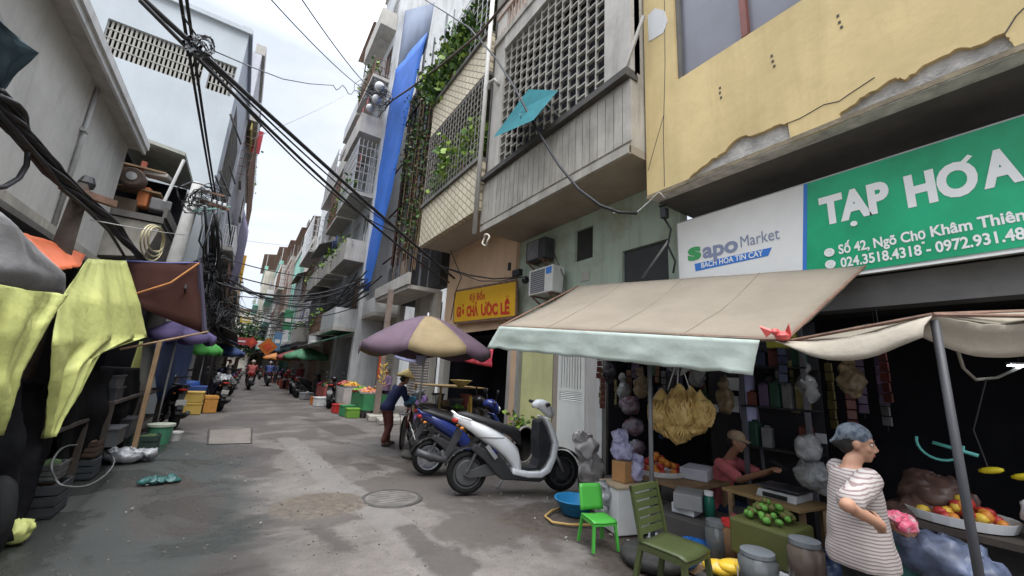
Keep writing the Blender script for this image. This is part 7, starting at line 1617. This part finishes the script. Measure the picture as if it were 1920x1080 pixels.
for i in range(26):
    y = rn.uniform(1.35, 3.6); x = rn.uniform(3.75, 4.7) if y > 1.9 else rn.uniform(4.0, 4.8); s_ = rn.uniform(.10, .2); m = rn.choice(pm_ + [clear, wfoam])
    t_ = MB()
    if i % 3 == 0: t_.lathe([(.001, 0), (s_ * .5, 0), (s_ * .5, s_ * 1.3), (s_ * .3, s_ * 1.5), (s_ * .3, s_ * 1.7), (.001, s_ * 1.72)], (x, y, .012), 14)
    elif i % 3 == 1: t_.obox((x, y, s_ * .5 + .012), (s_ * 1.3, s_, s_), rn.uniform(0, 3)).obox((x, y, s_ * 1.04), (s_ * 1.1, s_ * .8, .02), rn.uniform(0, 3))
    else:
        t_.ball((x, y, s_ * .8), (s_ * .7, s_ * .6, s_ * .8), 16).ball((x + s_ * .3, y, s_ * 1.4), (s_ * .3, s_ * .3, s_ * .4), 10)
        for q, v in enumerate(t_.v): t_.v[q] = v + Vector((noise.noise(v * 14), noise.noise(v * 14 + Vector((5, 1, 0))), noise.noise(v * 14 + Vector((0, 3, 9))))) * .04
    tag(t_.build(['bottle', 'carton', 'goods_bag'][i % 3], m, None, i % 3 != 1, bevel=.006 if i % 3 == 1 else 0), ['bottle among the crowded goods on the shop floor', 'small carton among the crowded goods on the shop floor', 'bag among the crowded goods on the shop floor'][i % 3], ['bottle', 'carton', 'bag'][i % 3], ['bottles crowded on the shop floor', 'cartons crowded on the shop floor', 'bags crowded on the shop floor'][i % 3])
for i in range(9):
    y = 1.5 + .42 * i; x = 5.0 + .12 * (i % 3); lumps('hanging_plastic_bag', 'plastic bag of dry goods hanging from the awning rail at the shop mouth', 'bag', [(V(x, y, 1.75 - .1 * (i % 4)), (.09, .10, .16)), (V(x, y, 1.95 - .1 * (i % 4)), (.05, .05, .09))], [M('dry_goods', (.20, .15, .09), .35, .4, 14), clear, M('dark_bag', (.04, .035, .045), .35, .4, 10)][i % 3], 60 + i)['group'] = 'plastic bags hanging at the shop mouth'
# right end: fruit tray, bags
q = xp(1850, 992, 4.2); FT = stall('low table of fruit at the right end of the shop front', q.x - .25, q.x + .5, q.y - .5, q.y + .45, max(.3, q.z), back=False)
heap('heap of orange and red fruit on the right table', (q.x, q.y + .12, q.z + .01), .22, .24, 44, .04, [orange, redf, yelf], 9, tray=white_p)
lumps('plastic_bag', 'white bag with dark print standing on the right fruit table', 'bag', [(q + V(-.02, -.28, .13), (.10, .10, .14)), (q + V(0, -.28, .27), (.06, .06, .06))], M('printed_bag', (.45, .45, .46), .4, .2, 12, col2=(.08, .08, .11), mix=.36), 19, .15)
yq = xp(1880, 885, 4.3); ya = T('yellow_gloves', 'bright yellow packets hung at the right end of the stall', 'packets', yq)
for dy in (.05, -.09): MB().ball(yq + V(0, dy, -.01 * (dy < 0)), (.03, .065, .022), 10, Matrix.Rotation(-.25, 3, 'X')).build('packet', M('bright_yellow', (.62, .50, .02), .5), ya, True)
MB().tube([yq + V(0, .06, 0), yq + V(.02, .1, .25), yq + V(.05, 0, .6)], .005, 4).build('string', cable_m, ya)
hq = xp(1790, 840, 4.0); tag(MB().tube([hq + V(0, .07 + .11 * math.cos(a), .02 - .12 * math.sin(a) * .9) for a in [PI * i / 12 for i in range(-1, 13)]], .008, 6).tube([hq + V(0, .1, .02), hq + V(0, -.1, -.03)], .012, 6).build('hook_ring', M('aqua_plastic', (.10, .40, .36), .4), None, True), 'aqua plastic hanger hung on the canopy pole', 'hanger')
lumps('plastic_bag', 'dark brown bag heaped behind the striped woman', 'bag', [(xp(1750, 930, 4.3), (.16, .2, .16)), (xp(1735, 980, 4.2), (.18, .22, .16))], M('brown_bag', (.09, .05, .04), .4, .4, 8), 22, .25)
lumps('plastic_bag', 'blue grey bags at the foot of the canopy pole', 'bag', [(xp(1760, 1045, 3.9), (.2, .22, .15)), (xp(1800, 1060, 3.9), (.16, .2, .13))], M('bluegrey_bag', (.09, .11, .17), .4, .5, 8), 23, .25)
bucket('dark teal bucket behind the striped woman\'s arm', xp(1690, 1050, 3.9) + V(0, 0, -.1), .12, .26, M('teal_bucket', (.02, .11, .10), .5), handle=False)
tag(MB().beam(xp(1700, 1010, 3.8), xp(1745, 1090, 3.8), .05, .03).build('board', M('pale_board', (.35, .36, .40), .6), None), 'pale board leaning beside the teal bucket', 'board')

# ------------------------------------------------------------------ food stall under the parasol
FS = stall('food stall table under the purple and tan parasol', 4.0, 4.9, 8.2, 10.2, .82, back=False)
tag(MB().box(3.7, 4.9, 8.3, 9.9, 1.28, 1.30).box(3.72, 3.76, 8.32, 8.36, .0, 1.28).box(3.72, 3.76, 9.84, 9.88, .0, 1.28).build('tray_board', M('table_ply', (.30, .20, .09)), None), 'thin wooden board on posts above the food stall', 'board')
for i, (x, y, r, h, m, lab) in enumerate([(4.2, 8.5, .17, .2, M('pot_dark', (.04, .04, .045), .4), 'dark cooking pot at the near end of the food stall'), (4.3, 9.0, .22, .12, M('pan_tan', (.32, .22, .14), .6), 'wide tan basket in the middle of the food stall'), (4.2, 9.5, .15, .24, chrome, 'steel pot at the far end of the food stall'), (4.6, 8.8, .14, .3, M('tin_red', (.25, .06, .05), .5), 'red tin at the back of the food stall')]):
    bucket(lab, (x, y, .83), r, h, m, M('lid_dark', (.08, .075, .07), .5) if i % 2 == 0 else None, 'pot', False)
heap('green bundle of herbs on the food stall', (4.15, 8.25, .83), .14, .12, 30, .035, [greenf, leaf_a], 31, 'greens_heap', 'greens')
tag(MB().lathe([(.05, 0), (.24, .14), (.26, .14), (.06, -.01)], (4.3, 8.5, 1.31), 20).build('wicker_tray', M('straw', (.55, .40, .13)), None), 'wicker tray resting on the board above the food stall', 'tray')
lumps('purple_cloth', 'purple patterned cloth draped over a stool by the grey shutter', 'cloth', [((4.45, 11.2, .35), (.2, .22, .33)), ((4.45, 11.2, .75), (.15, .15, .2))], M('purple_pattern', (.14, .08, .20), .8, .4, 18), 33, .2)
tag(MB().beam((3.95, 7.6, .05), (4.15, 7.7, 1.15), .04, .04).beam((4.1, 7.45, .05), (4.15, 7.7, 1.15), .04, .04).beam((4.25, 7.75, .05), (4.15, 7.7, 1.15), .04, .04).build('folding_stand', M('yellow_wood', (.48, .30, .06), .6), None), 'yellow folding stand behind the white scooter', 'stand')
bucket('brown clay pot by the cream folding gate', (5.1, 7.2, .02), .17, .34, M('clay', (.26, .13, .08), .85), handle=False, name='pot')
plant('small green potted plant on the clay pot by the folding gate', (5.1, 7.2, .5), (.18, .18, .2), 90, .10, 71)
wr = MB().lathe([(.30, -.02), (.335, 0), (.30, .02), (.285, 0), (.30, -.02)], (4.55, 6.25, .40), 30, Matrix.Rotation(PI / 2, 3, 'X') @ Matrix.Rotation(.3, 3, 'Y'))
tag(wr.build('pale_hoop', M('tyre_pale', (.30, .28, .25), .8), None, True), 'pale round hoop leaning behind the seat of the white scooter', 'hoop')

# ------------------------------------------------------------------ fruit stalls along the right side
def fruit_stall(label, x, y, w_, l_, h, seed, cloth_=None):
    s = stall(label, x, x + w_, y, y + l_, h, back=False)
    if cloth_: MB().box(x - .012, x - .004, y, y + l_, .25, h + .004).box(x, x + w_, y - .012, y - .004, .25, h + .004).build('front_cloth', cloth_, s)
    return s
fruit_stall('fruit stall table with green crates nearest the post', 3.55, 13.9, .8, 1.7, .75, 1, M('green_crate', (.04, .2, .08), .6))
fruit_stall('long fruit stall table with white front further on', 3.35, 16.0, .9, 2.2, .85, 2, M('stall_white', (.45, .43, .40), .7))
fruit_stall('far fruit stall table piled with red fruit', 3.2, 19.0, .9, 2.2, .7, 3, M('stall_red', (.35, .09, .08), .7))
hs_ = [(3.8, 14.2, .76, 'heap of pink fruit on the nearest fruit stall', [pinkf, orange]), (3.85, 14.75, .76, 'heap of yellow mangoes on the nearest fruit stall', [yelf, pinkf]), (3.8, 15.3, .76, 'heap of green vegetables on the nearest fruit stall', [greenf, leaf_b]), (3.7, 16.3, .86, 'heap of oranges on the long fruit stall', [orange, yelf]), (3.7, 16.9, .86, 'heap of brown gourds on the long fruit stall', [M('gourd', (.42, .20, .08), .6), orange]), (3.7, 17.6, .86, 'heap of pink dragon fruit on the long fruit stall', [pinkf, redf]), (3.55, 19.4, .71, 'heap of red fruit on the far fruit stall', [redf, pinkf]), (3.55, 20.2, .71, 'heap of mixed green and red fruit on the far fruit stall', [greenf, redf]), (3.45, 20.9, .71, 'heap of purple fruit at the end of the far fruit stall', [purp, redf])]
for i, (x, y, z, lab, mats) in enumerate(hs_): heap(lab, (x, y, z), .3, .26, 48, .055, mats, 50 + i, tray=[white_p, M('green_crate', (.04, .2, .08)), redp][i % 3])
for i, (x, y, s_, m, lab) in enumerate([(3.3, 14.1, (.4, .3, .3), M('lime_crate', (.13, .28, .035), .6), 'lime green crate on the ground before the nearest fruit stall'), (3.25, 14.7, (.4, .4, .35), M('green_crate', (.04, .2, .08)), 'dark green crate on the ground before the nearest fruit stall'), (3.2, 15.6, (.45, .35, .3), redp, 'red crate on the ground between two fruit stalls'), (3.0, 18.2, (.5, .4, .35), wfoam, 'white foam box on the ground before the far fruit stall'), (2.95, 18.9, (.4, .4, .3), M('orange_crate', (.52, .16, .03), .5), 'orange crate on the ground before the far fruit stall'), (2.9, 21.8, (.5, .4, .3), M('grey_crate', (.25, .25, .26), .6), 'grey crate past the far fruit stall')]):
    foam(lab, (x, y, .012), s_, .1 * i, m)
for i, (x, y, lab) in enumerate([(3.7, 12.4, 'broken concrete step slab beside the bicycle'), (3.6, 13.2, 'second concrete step slab toward the fruit stalls')]):
    tag(MB().prism([(x, y, 0), (x + 1.1, y - .1, 0), (x + 1.15, y + .7, 0), (x + .1, y + .75, 0)], (0, 0, .13 + .03 * i)).build('step_slab', conc, None, bevel=.02), lab, 'slab')
ba = T('banana_bunch', 'bunch of yellow bananas hanging beside the fruit stall post', 'bananas', (3.9, 13.0, 1.75))
for i in range(14):
    a = i * 2.4; z = 1.75 - .045 * i; MB().tube([(3.8, 13.0, z), (3.8 + .08 * math.cos(a), 13.0 + .08 * math.sin(a), z - .02), (3.8 + .12 * math.cos(a), 13.0 + .12 * math.sin(a), z + .06)], [.012, .02, .01], 6).build('banana', yelf, ba, True)
MB().tube([(3.8, 13.0, 2.3), (3.8, 13.0, 1.1)], .01, 5).build('stalk', wood, ba)
# far end of the lane: lanterns, signs, clutter and a closing tree
for i, (px, py, Y_, sz, m, lab) in enumerate([(502, 650, 33, .62, M('lantern_orange', (.60, .17, .03), .6), 'orange diamond-shaped paper sign hung over the far lane'), (472, 642, 38, .45, M('lantern_red', (.48, .06, .05), .6), 'red diamond-shaped paper sign hung further down the lane')]):
    c = yp(px, py, Y_); l = T('hanging_sign', lab, 'sign', c)
    MB().prism([c + V(-sz, 0, 0), c + V(0, 0, -sz), c + V(sz, 0, 0), c + V(0, 0, sz)], (0, .08, 0)).build('panel', m, l); MB().prism([c + V(-sz * .5, -.02, 0), c + V(0, -.02, -sz * .5), c + V(sz * .5, -.02, 0), c + V(0, -.02, sz * .5)], (0, .02, 0)).build('centre', M('lantern_core', (.65, .09, .03), .6), l); MB().tube([c + V(0, .04, sz), c + V(0, .04, sz + 1.5)], .02, 4).build('cord', cable_m, l)
for i, (px, py, Y_, w_, h, m, lab) in enumerate([(455, 640, 40, 1.0, .6, M('sg_red', (.42, .06, .06), .6), 'red shop board at the far bend'), (520, 640, 36, .5, 1.4, M('sg_blue', (.12, .25, .42), .6), 'upright pale blue shop board on the right row'), (540, 600, 30, .5, 1.3, M('sg_green', (.05, .25, .12), .6), 'upright green shop board on the right row'), (590, 640, 23, .6, .5, M('sg_white', (.5, .5, .5), .6), 'small white shop board above the far fruit stall'), (460, 600, 44, .8, .5, M('sg_yellow', (.5, .38, .06), .6), 'small yellow shop board high at the far bend')]):
    c = yp(px, py, Y_); b_ = T('shop_board', lab, 'sign', c); MB().obox(c, (w_, .1, h)).build('panel', m, b_, bevel=.01); MB().obox(c + V(0, -.056, 0), (w_ * .7, .012, h * .2)).build('lettering_band', whit, b_); MB().tube([c + V(w_ / 2, 0, 0), c + V(w_ / 2 + .8, .1, .1)], .03, 5).build('bracket', steel, b_)
EH = T('end_house', 'pale house standing across the end of the lane', 'house', (0, 92, 0)); eh = MB(); wallx(eh, 92, 92.3, -14, 12, 0, 11, [(-3.5, -2.2, 4, 6), (.2, 1.6, 4, 6), (3.5, 5, 4, 6), (-3.5, -2.2, 7.3, 9.3), (.2, 1.6, 7.3, 9.3)]); eh.build('wall', cream, EH); MB().box(-14, 12, 92.6, 98, 0, 11).build('back_wall', dark, EH); MB().box(-14.2, 12.2, 91.6, 98, 11, 11.4).build('roof', rust, EH); MB().box(-4, 4, 91, 92, 2.9, 3.1).build('awning', rust, EH)
rn = random.Random(77)
tr = T('street_tree', 'dark leafy tree closing the bend of the lane', 'tree', (-.4, 66, 0)); MB().tube([(-.4, 66, 0), (-.3, 66, 3), (-.1, 66.2, 5)], [.25, .2, .1], 8).tube([(-.3, 66, 3), (.9, 65.5, 5)], [.12, .05], 6).tube([(-.3, 66, 2.8), (-1.5, 66.4, 4.8)], [.12, .05], 6).build('trunk', wood, tr)
leaves(MB(), (-.2, 66, 4.8), (3.4, 2.4, 2.6), 1600, .38, 5, None, 3).build('crown', [leaf_c, leaf_a, leaf_c], tr)
for i in range(16):
    side = rn.choice([-1, 1]); y = rn.uniform(24, 56); x = (-.95 if side < 0 else 3.0) + rn.uniform(-.2, .35); cc = rn.choice([(.3, .08, .06), (.1, .14, .3), (.35, .3, .1), (.3, .3, .3), (.06, .2, .1), (.12, .09, .08)]); s_ = rn.uniform(.4, .8)
    b_ = T('goods_crate', 'goods crate on the kerb among the clutter of the far lane', 'crate', (x, y, 0), 'crates along the far lane'); m = M('clutter_%d' % (int(cc[0] * 100)), cc, .7)
    MB().obox((x, y, s_ * .4), (s_, s_, s_ * .78), rn.uniform(0, 1)).build('body', m, b_, bevel=.02); MB().obox((x, y, s_ * .82), (s_ * .8, s_ * .8, .05), rn.uniform(0, 1)).build('contents', rn.choice([wfoam, orange, greenf, dark]), b_, bevel=.02)
for i, (x, y, r, lab, ms) in enumerate([(3.0, 24.5, 1.2, 'faded green parasol over a far stall on the right', M('par_green', (.08, .22, .12), .8)), (2.9, 29, 1.1, 'faded red parasol over a far stall on the right', M('par_red', (.30, .07, .07), .8)), (-.9, 27, 1.1, 'dark blue parasol over a far stall on the left', M('par_blue', (.05, .08, .2), .8)), (-.8, 36, 1.1, 'pale parasol over a far stall on the left', M('par_pale', (.4, .38, .34), .8)), (2.7, 40, 1.2, 'orange parasol over a far stall near the bend', M('par_orange', (.45, .18, .05), .8))]):
    umbrella(lab, (x, y), r, 2.05, 2.5, [ms], 8, False)
for i, (x, y, c, lab) in enumerate([(2.9, 25.5, (.25, .06, .08), 'person in dark red top standing by the far right stalls'), (-.5, 31, (.35, .33, .3), 'person in pale top standing at the far left kerb'), (2.5, 37, (.06, .08, .15), 'person in navy top walking near the far bend')]):
    s0 = V(x, y, 0); fs = V(rn.uniform(-1, 1), rn.uniform(-1, 1), 0).normalized(); r_ = V(fs.y, -fs.x, 0); pe = s0 + V(0, 0, .86)
    lg = [(s0 + r_ * .1 * q + fs * .03 + V(0, 0, .45), s0 + r_ * .1 * q + V(0, 0, .08), s0 + r_ * .1 * q + fs * .15 + V(0, 0, .035)) for q in (1, -1)]
    w_, P_, Rr = person(lab, s0, pe, pe + V(0, 0, .3), pe + V(0, 0, .52), pe + fs * .03 + V(0, 0, .68), fs, fs, [(pe + r_ * .28 * q + V(0, 0, .16), pe + r_ * .26 * q + fs * .12 - V(0, 0, .06)) for q in (1, -1)], lg, .175, M('top_%d' % i, c, .85), M('dark_trousers', (.03, .03, .045)), 1.0, .6, .05, .022)
    hairdo(w_, P_, Rr, hair_m, 1.0, False)
